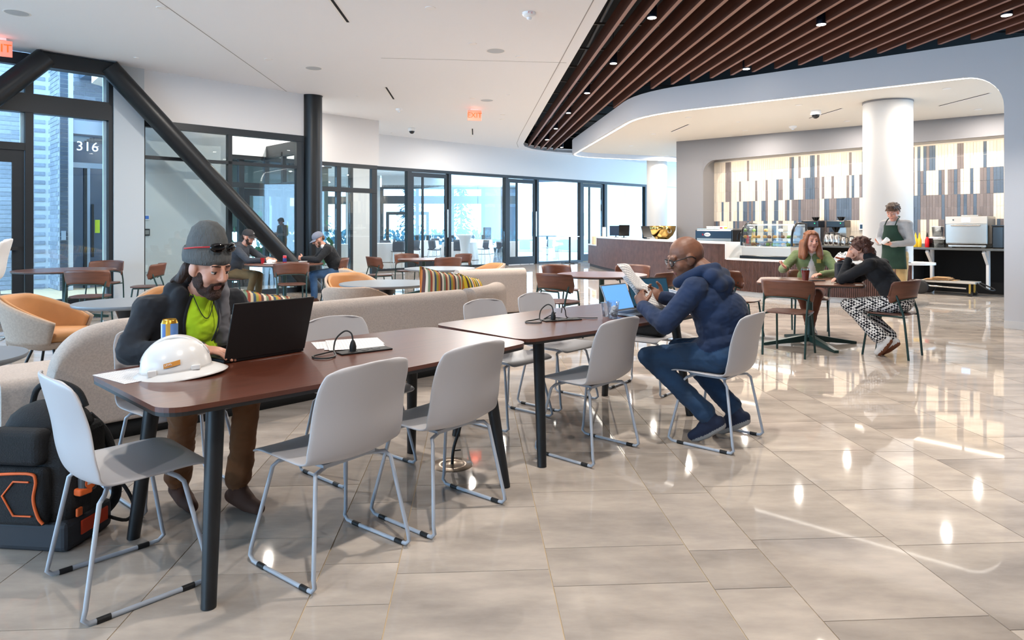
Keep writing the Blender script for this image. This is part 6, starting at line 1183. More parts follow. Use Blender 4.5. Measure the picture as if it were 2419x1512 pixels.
def papers(lab, loc, rz, sheets, name='paper_sheets'):
    t = thing(name, lab, 'paper', loc, rz)
    for k, (x, y, a, w_, h_) in enumerate(sheets): MB().box((x, y, 0.0012+0.0016*k), (w_, h_, 0.0012), a).build('sheet', M_print, t)
papers('printed sheet hanging over the table end left of the hard hat', tuple(on_t(T1, -0.80, 0.24)), T1[1]+R(8), [(0, 0, 0, 0.22, 0.28)])
papers('fanned loose papers on the middle of the near table', tuple(on_t(T1, 0.22, 0.20)), T1[1]-R(28), [(-0.05, 0.05, 0.1, 0.28, 0.216), (0, -0.02, -0.06, 0.28, 0.216), (0.02, 0.06, 0.05, 0.28, 0.216), (0.015, -0.05, 0.0, 0.28, 0.216)])
papers('papers lying under the elbow of the hoodie man', tuple(on_t(T2, 0.60, -0.22)), T2[1]+R(12), [(0, 0, 0, 0.28, 0.216), (0.02, 0.01, 0.12, 0.28, 0.216)])
def power_module(lab, loc, rz, side=1):
    t = thing('power_module', lab, 'socket', loc, rz); rbox('plate', M_rubber, t, (0, 0, 0.004), (0.27, 0.085, 0.008), 0.003); 
    for x in (-0.06, 0.0, 0.06): MB().box((x, 0, 0.0085), (0.035, 0.035, 0.002)).build('outlet', M_dark, t)
    pl = MB().lathe([(0.016, 0.008), (0.017, 0.03), (0.012, 0.05), (0.006, 0.062)], 14, (-0.06, 0, 0)).build('plug', M_rubber, t)
    MB().tube([(-0.06, 0, 0.06), (-0.065, 0.01, 0.095), (-0.09, 0.03, 0.105), (-0.13, 0.04, 0.07), (-0.15, 0.02, 0.02), (-0.17, -0.05, 0.006), (-0.22, -0.09, 0.006), (-0.27, -0.06, 0.006), (-0.26, 0.0, 0.006), (-0.19, 0.03, 0.008), (-0.14, 0.05, 0.01)], 0.004, 8).build('cord', M_cable, t); return t
power_module('black socket strip with a plugged cord beside the black laptop', tuple(on_t(T1, 0.16, 0.0)), T1[1]-R(10)); pm2 = power_module('black socket strip with tangled cords by the plastic cup', tuple(on_t(T2, -0.20, -0.02)), T2[1]-R(20))
MB().tube([(-0.0, 0.0, 0.05), (0.02, 0.02, 0.09), (0.05, 0.04, 0.06), (0.07, 0.05, 0.01), (0.14, 0.03, 0.006), (0.20, -0.01, 0.006), (0.26, -0.03, 0.006)], 0.0035, 8).build('cord', M_cable, pm2); MB().tube([(0.05, 0.03, 0.005), (0.02, 0.09, 0.005), (-0.05, 0.10, 0.005), (-0.10, 0.06, 0.005), (-0.08, 0.02, 0.03), (-0.03, 0.02, 0.05)], 0.0035, 8).build('cord', M_cable, pm2)
dc = thing('dangling_cord', 'thin black cord dangling below the near table edge', 'cord', tuple(on_t(T1, 0.14, 0.30, 0.0))); MB().tube([(0, 0, 0.70), (0.01, 0, 0.52), (-0.02, 0.01, 0.42), (0.02, 0, 0.36), (0.03, 0, 0.30), (-0.03, 0.0, 0.25), (-0.04, 0, 0.24), (0.01, 0, 0.28), (0.02, 0, 0.40), (0.0, 0, 0.55), (0.02, 0, 0.70)], 0.003, 6).build('cord', M_cable, dc)
pc = thing('plastic_cup', 'clear plastic cup of ice beside the silver laptop', 'cup', tuple(on_t(T2, 0.12, -0.20))); MB().lathe([(0.0001, 0.003), (0.030, 0.003), (0.043, 0.115), (0.046, 0.118)], 28).build('cup_wall', glass('cup_plastic', (0.92, 0.94, 0.96), 0.14, 0.05), pc)
rg = random.Random(2)
for k in range(16): MB().box((rg.uniform(-.018, .018), rg.uniform(-.018, .018), 0.018+0.004*k), (0.020, 0.018, 0.018), M=Matrix.Rotation(rg.random()*3, 3, 'X')@Matrix.Rotation(rg.random()*3, 3, 'Z')).build('ice_cube', mat('ice', (226, 232, 238), 0.1, trans=0.25), pc, bevel=0.003)
pn = thing('clear_cup', 'second empty clear cup nested behind the ice cup', 'cup', tuple(on_t(T2, 0.16, -0.11))); MB().lathe([(0.0001, 0.003), (0.026, 0.003), (0.037, 0.095), (0.040, 0.098)], 28).build('cup_wall', MATS['cup_plastic'], pn)
bg_ = thing('laptop_bag', 'black fabric bag standing on the grey chair past the hoodie man', 'bag', (1.12, 5.60, 0.452), face_rot(-0.62, -0.78)); M_bag = mat('black_nylon', (20, 21, 24), 0.75, bump=0.3, bscale=200)
rbox('bag_body', M_bag, bg_, (0, 0.0, 0.15), (0.36, 0.12, 0.29), 0.035, seg=4); rbox('front_pocket', M_bag, bg_, (0, 0.068, 0.12), (0.30, 0.03, 0.18), 0.012); MB().tube([(-0.07, 0, 0.29), (-0.06, 0, 0.34), (0.06, 0, 0.34), (0.07, 0, 0.29)], 0.009, 8).build('handle', M_bag, bg_)
# floor socket
fs = thing('floor_socket', 'round brass coloured floor socket with a black conduit rising from it', 'socket', tuple(G(1068, 1098))); M_fs = mat('bronze_cover', (150, 134, 118), 0.3, 0.7)
MB().lathe([(0.0001, 0.004), (0.06, 0.004), (0.062, 0.006), (0.085, 0.006), (0.088, 0.004), (0.115, 0.004), (0.120, 0.0)], 40).build('cover_plate', M_fs, fs); MB().tube([(0, 0, 0.005), (0.01, 0.0, 0.10), (0.05, 0.03, 0.25), (0.03, 0.02, 0.45), (0.06, 0.03, 0.70)], 0.009, 8).build('conduit', M_cable, fs); MB().tube([(0, 0, 0.08), (0.05, 0.0, 0.085)], 0.004, 6).build('clip', M_cable, fs)
# backpack and tape measure
bp = thing('backpack', 'black work backpack with orange piping on the floor by the table end', 'backpack', (-2.03, 2.93, 0), R(-6)); M_bp = mat('black_cordura', (22, 23, 26), 0.85, bump=0.5, bscale=160); M_or = mat('orange_piping', (226, 100, 40), 0.6); M_rd = mat('red_orange_panel', (214, 62, 24), 0.6); M_bpg = mat('charcoal_moulded_base', (44, 46, 52), 0.7)
MB().prism([(-0.19, -0.13), (0.19, -0.13), (0.20, 0.0), (0.19, 0.13), (-0.19, 0.13), (-0.20, 0.0)], 0.10, 0.50).build('main_body', M_bp, bp, bevel=0.05, seg=4); MB().ell((0, 0.01, 0.48), (0.185, 0.13, 0.12)).build('top_lid', M_bp, bp)
rbox('moulded_base', M_bpg, bp, (0, 0, 0.065), (0.40, 0.28, 0.13), 0.025); rbox('upper_pocket', M_bp, bp, (-0.02, -0.135, 0.44), (0.26, 0.09, 0.15), 0.035, seg=4); rbox('front_pocket', M_bp, bp, (-0.02, -0.15, 0.24), (0.30, 0.06, 0.24), 0.03, seg=4); rbox('side_panel', M_rd, bp, (0.200, 0.02, 0.075), (0.012, 0.16, 0.06), 0.004); rbox('side_tab', M_or, bp, (0.205, -0.075, 0.15), (0.012, 0.03, 0.035), 0.004)
MB().tube([(-0.15, -0.184, 0.33), (0.06, -0.184, 0.345), (0.10, -0.184, 0.32), (0.09, -0.184, 0.24), (0.11, -0.184, 0.17), (0.13, -0.18, 0.14)], 0.006, 8).build('orange_piping', M_or, bp); MB().tube([(0.07, -0.184, 0.31), (0.0, -0.184, 0.31), (-0.05, -0.184, 0.25), (0.0, -0.184, 0.17), (0.08, -0.184, 0.17)], [0.004]*5, 8).build('orange_piping', M_or, bp); rbox('yellow_tab', mat('yellow_tab', (232, 190, 30), 0.6), bp, (-0.12, -0.184, 0.32), (0.03, 0.008, 0.05), 0.002)
MB().tube([(-0.13, 0.06, 0.56), (-0.10, 0.05, 0.63), (-0.04, 0.04, 0.665), (0.03, 0.04, 0.665), (0.10, 0.05, 0.63), (0.13, 0.06, 0.56)], 0.013, 8).build('carry_handle', M_bp, bp); MB().tube([(0.0, 0.05, 0.66), (0.02, 0.0, 0.62), (0.04, -0.02, 0.57)], 0.016, 8).build('webbing_loop', M_bp, bp)
for x in (0.09, -0.09): MB().tube([(x, 0.12, 0.50), (x+0.04, 0.18, 0.40), (x+0.07, 0.20, 0.25), (x+0.10, 0.17, 0.12), (x+0.06, 0.13, 0.05)], 0.022, 8).build('shoulder_strap', M_bp, bp)
MB().tube([(0.19, 0.10, 0.06), (0.27, 0.13, 0.03), (0.33, 0.10, 0.10), (0.30, 0.08, 0.2), (0.22, 0.09, 0.26)], 0.008, 8).build('loose_strap', M_bp, bp)
tm_ = thing('tape_measure', 'orange and grey tape measure clipped to the backpack side', 'tape measure', (-1.815, 2.86, 0.265), R(70)); rbox('case', mat('grey_case', (74, 76, 80), 0.5), tm_, (0, 0, 0), (0.075, 0.038, 0.075), 0.016); rbox('rubber_band', M_or, tm_, (-0.02, 0, -0.028), (0.06, 0.041, 0.03), 0.008); MB().cyl((0, -0.0195, 0.004), (0, -0.022, 0.004), 0.026, n=24).build('badge', M_or, tm_); MB().box((0, -0.0225, 0.004), (0.034, 0.001, 0.013), R(0)).build('badge_print', mat('pale_print', (196, 200, 204), 0.5), tm_)
# ============================================================ CAFE SEATING ITEMS
def tz(c, dx, dy, z=0.741): return (c.x+dx, c.y+dy, z)
dk = thing('iced_drink', 'tall cup of red iced tea on the women table', 'cup', tz(WT, -0.10, -0.12)); MB().lathe([(0.030, 0), (0.045, 0.13)], 28).build('drink', mat('red_tea', (170, 30, 14), 0.15, trans=0.3), dk); MB().lathe([(0.046, 0.13), (0.047, 0.14), (0.036, 0.165), (0.0001, 0.168)], 28).build('lid', glass('lid_plastic', (0.95, 0.95, 0.96), 0.12, 0.05), dk); MB().lathe([(0.0305, 0.0), (0.0465, 0.135)], 28).build('cup_wall', MATS['cup_plastic'], dk)
cb = thing('lunch_bag', 'charcoal lunch bag with orange straps on the women table', 'bag', tz(WT, 0.26, -0.30), R(-10)); M_lb = mat('charcoal_quilt', (40, 42, 48), 0.8, bump=0.6, bscale=30); rbox('bag_body', M_lb, cb, (0, 0, 0.115), (0.19, 0.13, 0.23), 0.025, seg=4); rbox('rolled_top', M_lb, cb, (0, 0, 0.235), (0.15, 0.05, 0.03), 0.01)
for sx in (-1, 1): MB().tube([(-0.07*sx, 0.0, 0.245), (-0.02*sx, 0.01*sx, 0.262), (0.05*sx, 0.0, 0.275), (0.095*sx, 0.0, 0.285)], 0.009, 8).build('strap', mat('rust_strap', (176, 72, 30), 0.6), cb)
ph = thing('tablet', 'dark phone lying by the lunch bag', 'phone', tz(WT, 0.08, -0.02)); rbox('case', M_lap, ph, (0, 0, 0.005), (0.16, 0.08, 0.009), 0.003)
pt = thing('paper_plate', 'white plate with crumpled napkin on the capped men table', 'plate', tz(RT2, -0.13, -0.30)); MB().lathe([(0.0001, 0.003), (0.08, 0.004), (0.125, 0.018), (0.127, 0.016), (0.08, 0.0), (0.0001, 0.0)], 32).build('plate', M_paper, pt); 
rg = random.Random(4); mb = MB(); [mb.ell((rg.uniform(-.05, .04), rg.uniform(-.04, .04), 0.03+rg.random()*0.03), (0.03+rg.random()*.02, 0.03, 0.02+rg.random()*.02), None, 7, 5) for _ in range(7)]; mb.build('napkin', M_paper, pt)
sc2 = thing('soda_can', 'blue and red soda can on the capped men table', 'can', tz(RT2, 0.02, -0.05)); MB().lathe([(0.026, 0), (0.033, 0.01), (0.033, 0.125), (0.027, 0.14), (0.0001, 0.14)], 24).build('can_body', stripes('soda_print', [(190, 40, 50), (40, 60, 130), (40, 60, 130), (190, 40, 50)], 2, 8.0, 0.35), sc2); MB().lathe([(0.0265, 0.139), (0.0275, 0.143), (0.025, 0.143), (0.0001, 0.1415)], 24).build('can_top', M_chrome, sc2)
rc_ = thing('red_cup', 'small red cup in the hand of the man in the dark cap', 'cup', tz(RT2, -0.36, -0.06)); MB().lathe([(0.026, 0), (0.036, 0.095), (0.038, 0.098)], 24).build('cup', mat('red_plastic', (176, 30, 40), 0.35), rc_)
fd = thing('food_box', 'shallow white food box before the man in the grey cap', 'box', tz(RT2, 0.38, -0.18)); MB().lathe([(0.06, 0), (0.085, 0.045), (0.09, 0.047), (0.083, 0.045), (0.06, 0.006), (0.0001, 0.006)], 4, M=Matrix.Rotation(R(45), 3, 'Z')).build('tray', M_paper, fd)
# ============================================================ CAFE EQUIPMENT
pos, ang = on_counter(1806, 0.36, 0.751); dcse = thing('pastry_case', 'curved glass pastry display case on the low cafe counter', 'display case', pos, ang); Wd, Dp = 1.12, 0.60; M_bk = mat('gloss_black', (14, 14, 16), 0.2)
rbox('plinth', M_bk, dcse, (0, 0, 0.03), (Wd, Dp, 0.06), 0.008); rbox('lower_panel', mat('brushed_panel', (196, 188, 178), 0.35, 0.4), dcse, (0, -0.02, 0.15), (Wd-0.08, Dp-0.06, 0.18), 0.01); rbox('grille', M_dks, dcse, (0, -Dp/2+0.045, 0.14), (Wd*0.7, 0.02, 0.05), 0.002)
def cgl(x0, x1):
    pts = [(-Dp/2+0.02, 0.26), (-Dp/2+0.03, 0.45), (-Dp/2+0.09, 0.60), (-Dp/2+0.20, 0.685), (0.05, 0.70)]; return pts
pp = smooth_path(cgl(0, 0), 6)
MB().grid(lambda u, v: Vector(((u-0.5)*(Wd-0.08), pp[int(v*(len(pp)-1))].x, pp[int(v*(len(pp)-1))].y)), 3, 20).build('curved_glass', glass('case_glass', (0.92, 0.96, 0.97), 0.1), dcse)
for sx in (-1, 1):
    fr_ = MB().tube([(sx*(Wd/2-0.03), q.x, q.y) for q in pp]+[(sx*(Wd/2-0.03), 0.27, 0.69), (sx*(Wd/2-0.03), 0.28, 0.06)], 0.022, 8).build('side_frame', M_bk, dcse); MB().add([(sx*(Wd/2-0.03), q.x, q.y) for q in pp]+[(sx*(Wd/2-0.03), 0.27, 0.69), (sx*(Wd/2-0.03), 0.27, 0.25), (sx*(Wd/2-0.03), -Dp/2+0.03, 0.25)], [tuple(range(len(pp)+3))]).build('side_glass', MATS['case_glass'], dcse)
rbox('top_lamp_bar', mat('case_lamp', (236, 248, 255), 0.4, emis=5.0), dcse, (0, -0.02, 0.672), (Wd-0.14, 0.20, 0.012), 0.003); rbox('rear_doors', MATS['case_glass'], dcse, (0, 0.26, 0.47), (Wd-0.1, 0.012, 0.42), 0.002)
for z in (0.25, 0.40, 0.53): rbox('glass_shelf', MATS['case_glass'], dcse, (0, 0.03, z), (Wd-0.1, 0.42-0.1*(z > 0.5), 0.01), 0.002)
rg = random.Random(8); M_pas = [mat('pastry_%s' % n_, c_, 0.7) for n_, c_ in (('golden', (196, 140, 70)), ('brown', (120, 76, 44)), ('cream', (226, 210, 180)), ('green', (120, 140, 70)))]
for z, n_ in ((0.256, 9), (0.406, 8), (0.536, 4)):
    for k in range(n_):
        x = -Wd/2+0.13+(Wd-0.26)*k/(n_-1); q = thing('pastry', 'x', 'food', (0, 0, 0)); COLr = rg.choice(M_pas); s_ = rg.uniform(0.03, 0.042); lw = Matrix.Rotation(ang, 3, 'Z')@Vector((x, -0.02+rg.uniform(-.04, .06), z))+pos; q.location = lw
        MB().lathe([(s_*0.8, 0), (s_*1.1, 0.02), (s_, 0.045), (s_*0.5, 0.06), (0.0001, 0.062)], 14).build('bun', COLr, q); MB().lathe([(s_*0.72, 0.0), (s_*0.86, 0.018)], 14).build('paper_case', M_paper, q)
        q['label'] = '%s pastry, %s from the left on the %s shelf of the display case' % (COLr.name.split('_')[1], ('first', 'second', 'third', 'fourth', 'fifth', 'sixth', 'seventh', 'eighth', 'ninth')[k], {0.256: 'bottom', 0.406: 'middle', 0.536: 'top'}[z]); q['group'] = 'pastries in the display case'
# espresso machine
em = thing('espresso_machine', 'long espresso machine with dark blue back panel and cups on top', 'coffee machine', (4.86, 15.55, 0.90), ang+R(-8)); rbox('steel_body', M_ss, em, (0, 0, 0.27), (1.08, 0.5, 0.30), 0.02); rbox('back_panel', mat('dark_blue_panel', (18, 40, 62), 0.25), em, (0, -0.265, 0.31), (1.06, 0.02, 0.17), 0.006); rbox('side_cheek', M_bk, em, (0.53, 0, 0.27), (0.04, 0.52, 0.3), 0.01); rbox('side_cheek', M_bk, em, (-0.53, 0, 0.27), (0.04, 0.52, 0.3), 0.01); rbox('drip_base', M_white, em, (0, 0, 0.08), (0.96, 0.5, 0.08), 0.01); rbox('cup_rail', M_chrome, em, (0, 0, 0.44), (1.04, 0.46, 0.02), 0.005)
for sx in (-1, 1):
    for sy in (-1, 1): MB().cyl((0.45*sx, 0.2*sy, 0), (0.45*sx, 0.2*sy, 0.05), 0.025, n=12).build('foot', M_rubber, em)
el = MB().ell((-0.16, -0.278, 0.31), (0.095, 0.004, 0.045), None, 20, 8).build('logo_oval', M_white, em); text_part('logo', 'marzocco', 0.034, MATS['dark_blue_panel'], em, (-0.16, -0.284, 0.31), (PI/2, 0, 0)); text_part('logo', 'la', 0.07, mat('red_logo', (190, 40, 44), 0.4), em, (-0.30, -0.277, 0.312), (PI/2, 0, 0))
for k in range(9): MB().lathe([(0.024, 0), (0.034, 0.05), (0.036, 0.055), (0.03, 0.05), (0.02, 0.006), (0.0001, 0.006)], 14, (-0.42+0.066*k, 0.02, 0.45)).build('cup', M_white, em)
rbox('label_tag', MATS['yellow_tab'], em, (0.31, -0.2, 0.465), (0.08, 0.01, 0.03), 0.002); rbox('label_tag', MATS['red_plastic'], em, (0.18, -0.2, 0.465), (0.07, 0.01, 0.025), 0.002)
MB().tube([(0.57, 0, 0.36), (0.60, -0.02, 0.30), (0.60, -0.02, 0.2)], 0.012, 8).build('steam_wand', M_chrome, em)
# gold bowl, tablets and screens on the ledge
gb = thing('brass_bowl_machine', 'polished brass half bowl machine on the cafe ledge', 'machine', (4.22, 18.75, 0.901), R(20)); M_brass = mat('polished_brass', (208, 172, 104), 0.12, 1.0); MB().lathe([(0.10, 0.12), (0.20, 0.16), (0.31, 0.26), (0.38, 0.40), (0.40, 0.52), (0.395, 0.525), (0.0001, 0.50)], 40, sx=1.0, sy=0.75).build('bowl', M_brass, gb); MB().lathe([(0.22, 0), (0.20, 0.03), (0.06, 0.05), (0.06, 0.14)], 28).build('foot', M_bk, gb); MB().tube([(0.05+0.055*math.cos(a), -0.27, 0.38+0.055*math.sin(a)) for a in [2*PI*i/16 for i in range(16)]], 0.012, 8, True).build('medallion', M_chrome, gb)
def tablet(lab, x, y, z, rz, tilt, w_, h_, m=M_bk):
    t = thing('register_tablet', lab, 'tablet', (x, y, z), rz); Mx = Matrix.Rotation(R(tilt), 3, 'X'); rbox('screen', m, t, (0, 0, 0.05+h_/2*math.cos(R(tilt))), (w_, 0.016, h_), 0.006, M=Mx); MB().cyl((0, 0, 0.0), (0, 0, 0.012), 0.09, n=20).build('foot', M_bk, t); MB().bar((0, 0.03, 0.01), (0, 0.01, 0.06+h_*0.4), 0.03, 0.02).build('stand', M_bk, t)
tablet('tilted black register tablet in front of the brass bowl', 3.62, 18.0, 1.071, R(15), -30, 0.26, 0.34); tablet('upright dark screen left of the brass bowl', 3.42, 20.4, 1.071, R(10), 5, 0.34, 0.34); tablet('second dark screen at the left of the ledge', 3.36, 21.6, 1.071, R(5), -4, 0.42, 0.32, MATS['dark_blue_panel'])
bs_ = thing('sample_box', 'pale wooden box on the low left end of the cafe counter', 'box', (2.98, 23.35, 0.801), R(5)); rbox('box', mat('pale_wood', (218, 190, 150), 0.6), bs_, (0, 0, 0.14), (0.34, 0.3, 0.28), 0.01); rbox('upright_panel', mat('cream_panel', (230, 220, 206), 0.5), bs_, (0.24, 0, 0.30), (0.06, 0.34, 0.6), 0.01)
# coffee brewers, carafes, oven, containers along the back counter
def bcp(px, o_=0.12):
    a_ = (px-CX)/FOC; ox = 4.66+0.752*o_; oy = 18.96+0.659*o_; s_ = (a_*oy-ox)/(0.659+0.752*a_); return WS.p(s_, o_, 0.956)
rzs = WS.rz
for px, lab in ((1922, 'black topped coffee brewer left on the back counter'), (1982, 'black topped coffee brewer with green light on the back counter')):
    t = thing('coffee_brewer', lab, 'coffee machine', bcp(px, 0.3), rzs); rbox('tower', M_ss, t, (0.08, 0.06, 0.28), (0.2, 0.2, 0.56), 0.01); rbox('head', M_bk, t, (0, -0.03, 0.50), (0.42, 0.36, 0.16), 0.015); rbox('base', M_ss, t, (0, 0, 0.03), (0.42, 0.38, 0.06), 0.01); MB().lathe([(0.03, 0.30), (0.09, 0.42)], 18, (-0.05, -0.06, 0)).build('brew_basket', M_bk, t); MB().cyl((0.12, -0.212, 0.52), (0.12, -0.216, 0.52), 0.009, n=12).build('indicator', mat('green_led', (40, 230, 120), 0.4, emis=2.5), t); MB().lathe([(0.04, 0.58), (0.09, 0.66), (0.095, 0.67)], 18, (0.05, 0.0, 0)).build('funnel', M_bk, t)
for px, sc, lab in ((1955, 1.25, 'tall steel pitcher, leftmost of the carafes'), (1966, 1.3, 'second tall steel pitcher beside the brewers'), (1978, 1.2, 'steel carafe in front of the green lit brewer'), (1993, 0.95, 'short steel carafe with black lid in the middle'), (2012, 0.95, 'short steel carafe with black lid nearest the column')):
    t = thing('carafe', lab, 'carafe', bcp(px, -0.12), rzs, group='steel carafes on the back counter'); MB().lathe([(0.062*sc, 0), (0.068*sc, 0.02), (0.066*sc, 0.12*sc), (0.045*sc, 0.20*sc), (0.042*sc, 0.21*sc)], 22).build('flask', M_chrome, t); MB().lathe([(0.044*sc, 0.21*sc), (0.046*sc, 0.235*sc), (0.0001, 0.245*sc)], 20).build('lid', M_bk, t); MB().tube([(0.045*sc, 0, 0.2*sc), (0.10*sc, 0, 0.19*sc), (0.10*sc, 0, 0.08*sc), (0.064*sc, 0, 0.05*sc)], 0.009, 8).build('handle', M_bk, t)
ov = thing('countertop_oven', 'stainless countertop oven with touch screen on the back counter', 'oven', bcp(2292, 0.10), rzs); rbox('cabinet', M_ss, ov, (0, 0.02, 0.36), (0.72, 0.60, 0.56), 0.012); rbox('control_panel', mat('brushed_panel', (196, 188, 178)), ov, (0, -0.29, 0.565), (0.72, 0.02, 0.15), 0.004); rbox('oven_door', M_ss, ov, (0, -0.292, 0.29), (0.71, 0.024, 0.38), 0.006); MB().cyl((-0.25, -0.34, 0.455), (0.25, -0.34, 0.455), 0.013, n=12).build('door_handle', M_chrome, ov)
rbox('touch_screen', mat('lit_screen', (150, 190, 235), 0.3, emis=1.2), ov, (0.0, -0.302, 0.57), (0.15, 0.006, 0.09), 0.002); MB().cyl((-0.22, -0.30, 0.57), (-0.22, -0.306, 0.57), 0.014, n=14).build('knob', M_bk, ov); rbox('stand', M_ss, ov, (0, 0, 0.04), (0.66, 0.5, 0.05), 0.01); rbox('top_vent', M_ss, ov, (0, 0.1, 0.655), (0.3, 0.3, 0.03), 0.01)
for sx in (-1, 1): rbox('foot', M_dks, ov, (0.28*sx, -0.15, 0.012), (0.06, 0.2, 0.02), 0.004)
M_tub = glass('frosted_tub', (0.86, 0.87, 0.88), 0.2, 0.3)
def tub(px, o_, w_, h_, lab, z=0.0, filled=None):
    p_ = bcp(px, o_); t = thing('storage_tub', lab, 'container', (p_.x, p_.y, p_.z+z), rzs); MB().lathe([(w_*0.58, 0), (w_*0.68, h_), (w_*0.72, h_)], 4, M=Matrix.Rotation(R(45), 3, 'Z')).build('tub', M_tub, t, solid=0.003); MB().box((0, 0, h_*0.3), (w_*0.74, w_*0.74, h_*0.5)).build('contents', filled or M_paper, t); rbox('lid', M_white, t, (0, 0, h_+0.006), (w_*1.02, w_*1.02, 0.012), 0.003)
tub(2206, 0.05, 0.22, 0.19, 'clear storage tub with white lid, left one by the red bottle'); tub(2221, -0.12, 0.20, 0.17, 'clear storage tub of grey contents in front of the oven', filled=M_dks); tub(2215, 0.25, 0.18, 0.21, 'tall clear tub stacked above the others', z=0.22)
pb = thing('tub_shelf', 'small shelf box under the stacked clear tub', 'box', bcp(2215, 0.25), rzs); rbox('box', M_white, pb, (0, 0, 0.108), (0.22, 0.2, 0.216), 0.006)
for px, m_, lab in ((2163, mat('mustard_bottle', (214, 176, 40), 0.35), 'yellow squeeze bottle nearest the column'), (2172, MATS['mustard_bottle'], 'yellow squeeze bottle beside the red one'), (2190, mat('red_syrup_bottle', (196, 24, 30), 0.3), 'red syrup bottle with dark pump')):
    t = thing('sauce_bottle', lab, 'bottle', bcp(px, -0.08), rzs, group='bottles on the back counter'); MB().lathe([(0.036, 0), (0.04, 0.01), (0.04, 0.15), (0.022, 0.20), (0.018, 0.22)], 18).build('bottle', m_, t); MB().lathe([(0.02, 0.22), (0.018, 0.25), (0.006, 0.30), (0.005, 0.31)], 14).build('cap', M_bk if px > 2180 else m_, t)
# cart with flattened cardboard
ct_ = thing('utility_cart', 'low utility cart with big black wheels under the back counter', 'cart', WS.p(6.75, -0.28, 0), rzs); rbox('deck', mat('cart_alloy', (190, 186, 180), 0.4, 0.5), ct_, (0.05, 0, 0.27), (1.0, 0.42, 0.04), 0.006); MB().cyl((-0.35, -0.2, 0.18), (0.4, -0.2, 0.16), 0.016, n=10).build('side_tube', M_chrome, ct_)
for sy in (-1, 1):
    wh = MB().lathe([(0.05, -0.035), (0.12, -0.04), (0.145, -0.025), (0.145, 0.025), (0.12, 0.04), (0.05, 0.035)], 28, (-0.40, 0.22*sy, 0.145), Matrix.Rotation(R(90), 3, 'X')).build('wheel', M_rubber, ct_); MB().lathe([(0.0001, -0.042), (0.05, -0.04), (0.06, -0.03)], 20, (-0.40, 0.22*sy, 0.145), Matrix.Rotation(R(90), 3, 'X')).build('hub', M_chrome, wh)
    MB().cyl((0.45, 0.16*sy-0.015, 0.05), (0.45, 0.16*sy+0.015, 0.05), 0.05, n=18).build('caster', M_rubber, ct_); rbox('caster_fork', MATS['gold_brooch'], ct_, (0.45, 0.16*sy, 0.16), (0.03, 0.04, 0.2), 0.004)
MB().tube([(0.55, -0.1, 0.27), (0.75, -0.1, 0.15), (0.80, 0.1, 0.15), (0.55, 0.1, 0.27)], 0.014, 8).build('tow_handle', M_rubber, ct_)
cd = thing('cardboard_stack', 'flattened cardboard pieces lying on the utility cart', 'cardboard', WS.p(6.62, -0.28, 0.291), rzs); rg = random.Random(6)
for k in range(6): MB().box((rg.uniform(-.05, .1), rg.uniform(-.05, .05), 0.006+0.011*k), (0.5-0.05*k, 0.34, 0.008), rg.uniform(-.3, .3)).build('flat_box', mat('kraft_card', (176, 140, 100), 0.9), cd)
rbs = thing('waste_bin', 'black bin in the corner at the end of the back counter', 'bin', bcp(2362, 0.05), rzs); rbox('bin', M_bk, rbs, (0, 0, 0.22), (0.2, 0.3, 0.44), 0.02); rbox('lid', M_bk, rbs, (0, 0, 0.45), (0.21, 0.31, 0.03), 0.008)
cbg = thing('clear_bag', 'crumpled clear plastic bag on the low counter behind the women', 'bag', on_counter(2000, 0.35, 0.751)[0]); mb = MB(); rg = random.Random(12)
mb.grid(lambda u, v: Vector(((0.24+0.02*math.sin(u*40))*math.cos(2*PI*u)*(1-0.5*v*v), (0.16+0.02*math.sin(u*31))*math.sin(2*PI*u)*(1-0.5*v*v), 0.16*v+0.012*math.sin(u*25+v*9))), 40, 8, closed_u=True); mb.build('film', glass('plastic_film', (0.9, 0.91, 0.92), 0.3, 0.2), cbg); MB().box((0, 0, 0.05), (0.36, 0.2, 0.09)).build('contents', M_paper, cbg, bevel=0.02)
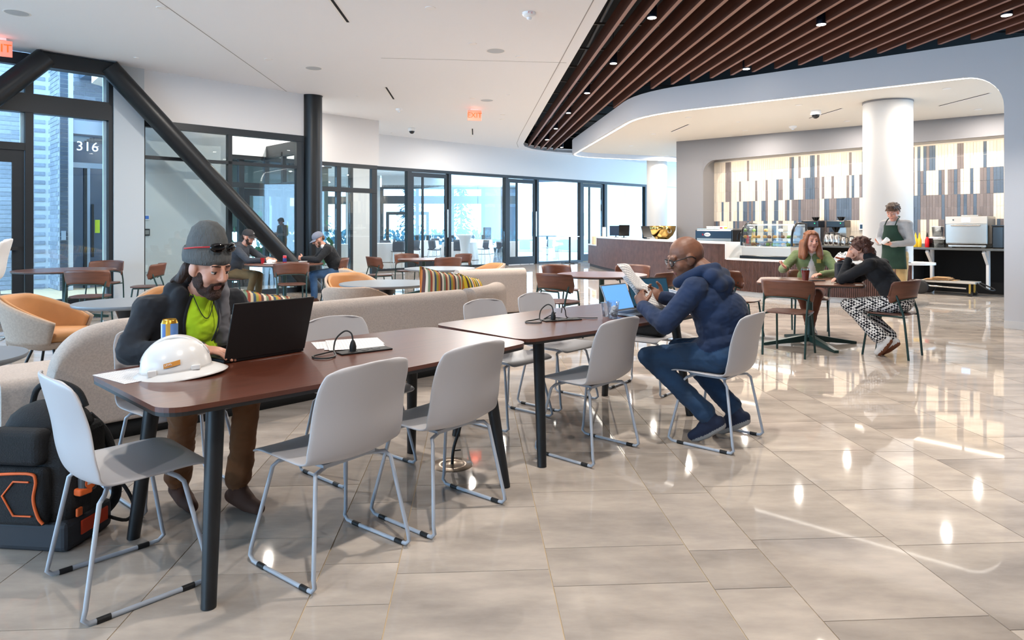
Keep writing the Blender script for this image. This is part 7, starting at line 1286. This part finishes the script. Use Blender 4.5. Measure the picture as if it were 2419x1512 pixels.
sg = thing('chalk_sign', 'small round chalkboard sign with white script behind the women', 'sign', on_counter(2078, 0.50, 0.751)[0], R(-10)); MB().cyl((0, 0.012, 0.17), (0, -0.012, 0.17), 0.17, n=36).build('board', mat('chalkboard', (30, 34, 36), 0.8), sg); MB().tube([(0.17*math.cos(a), 0, 0.17+0.17*math.sin(a)) for a in [2*PI*i/36 for i in range(36)]], 0.010, 8, True).build('rim', mat('brass_rim', (206, 186, 130), 0.4), sg); text_part('lettering', 'CoCo', 0.11, M_paper, sg, (0, -0.016, 0.14), (PI/2, 0, 0)); text_part('star', '*', 0.16, M_paper, sg, (0.02, -0.016, 0.22), (PI/2, 0, 0)); rbox('foot', MATS['brass_rim'], sg, (0, 0.02, 0.008), (0.16, 0.08, 0.016), 0.004)
ds = thing('wall_display', 'small white framed wall display left of the thick column', 'screen', bcp(2040, 0.50)+Vector((0, 0, 0.44)), rzs); rbox('frame', M_white, ds, (0, 0, 0), (0.2, 0.03, 0.16), 0.006); rbox('screen', MATS['dark_blue_panel'], ds, (0, -0.017, 0), (0.15, 0.006, 0.10), 0.002)
# devices on the vestibule wall and pier
def dev(lab, s_, z, w_, h_, m1, m2=None):
    t = thing('wall_device', lab, 'switch', WF.p(s_, 0.44, z), WF.rz); rbox('plate', m1, t, (0, -0.012, 0), (w_, 0.02, h_), 0.004)
    if m2: MB().box((0, -0.024, 0), (w_*0.75, 0.004, h_*0.6)).build('face', m2, t)
dev('white thermostat with a blue display on the vestibule wall', 0.18, 1.56, 0.12, 0.10, M_white, mat('blue_lcd', (60, 100, 170), 0.2, emis=0.3)); dev('dark square door control under the thermostat', 0.18, 1.28, 0.13, 0.13, M_dark, mat('grey_key', (150, 150, 148), 0.5)); dev('white wall switch low on the vestibule wall', 0.17, 0.60, 0.08, 0.13, M_white, M_paper)
def sticker(lab, s_, o_, z):
    t = thing('door_sticker', lab, 'sticker', WF.p(s_, o_, z), WF.rz); MB().lathe([(0.0001, 0), (0.06, 0)], 24, sy=1.6, M=Matrix.Rotation(R(90), 3, 'X')).build('vinyl', MATS['lime_sticker'], t, solid=0.002)
sticker('lime oval safety sticker on the vestibule door glass', 3.78, 2.12, 1.45)
nt_ = thing('notice_sheet', 'white notice taped to the vestibule door glass', 'notice', WF.p(3.95, 2.12, 2.0), WF.rz); MB().box((0, 0, 0), (0.13, 0.003, 0.2)).build('sheet', M_paper, nt_)
ks = thing('wall_switch', 'dark wall switch on the grey pier left of the tiled niche', 'switch', (4.45, 18.75, 1.28), R(-20)); rbox('plate', M_dark, ks, (0, 0, 0), (0.10, 0.02, 0.12), 0.004); MB().box((0, -0.012, 0), (0.05, 0.004, 0.06)).build('face', M_white, ks)
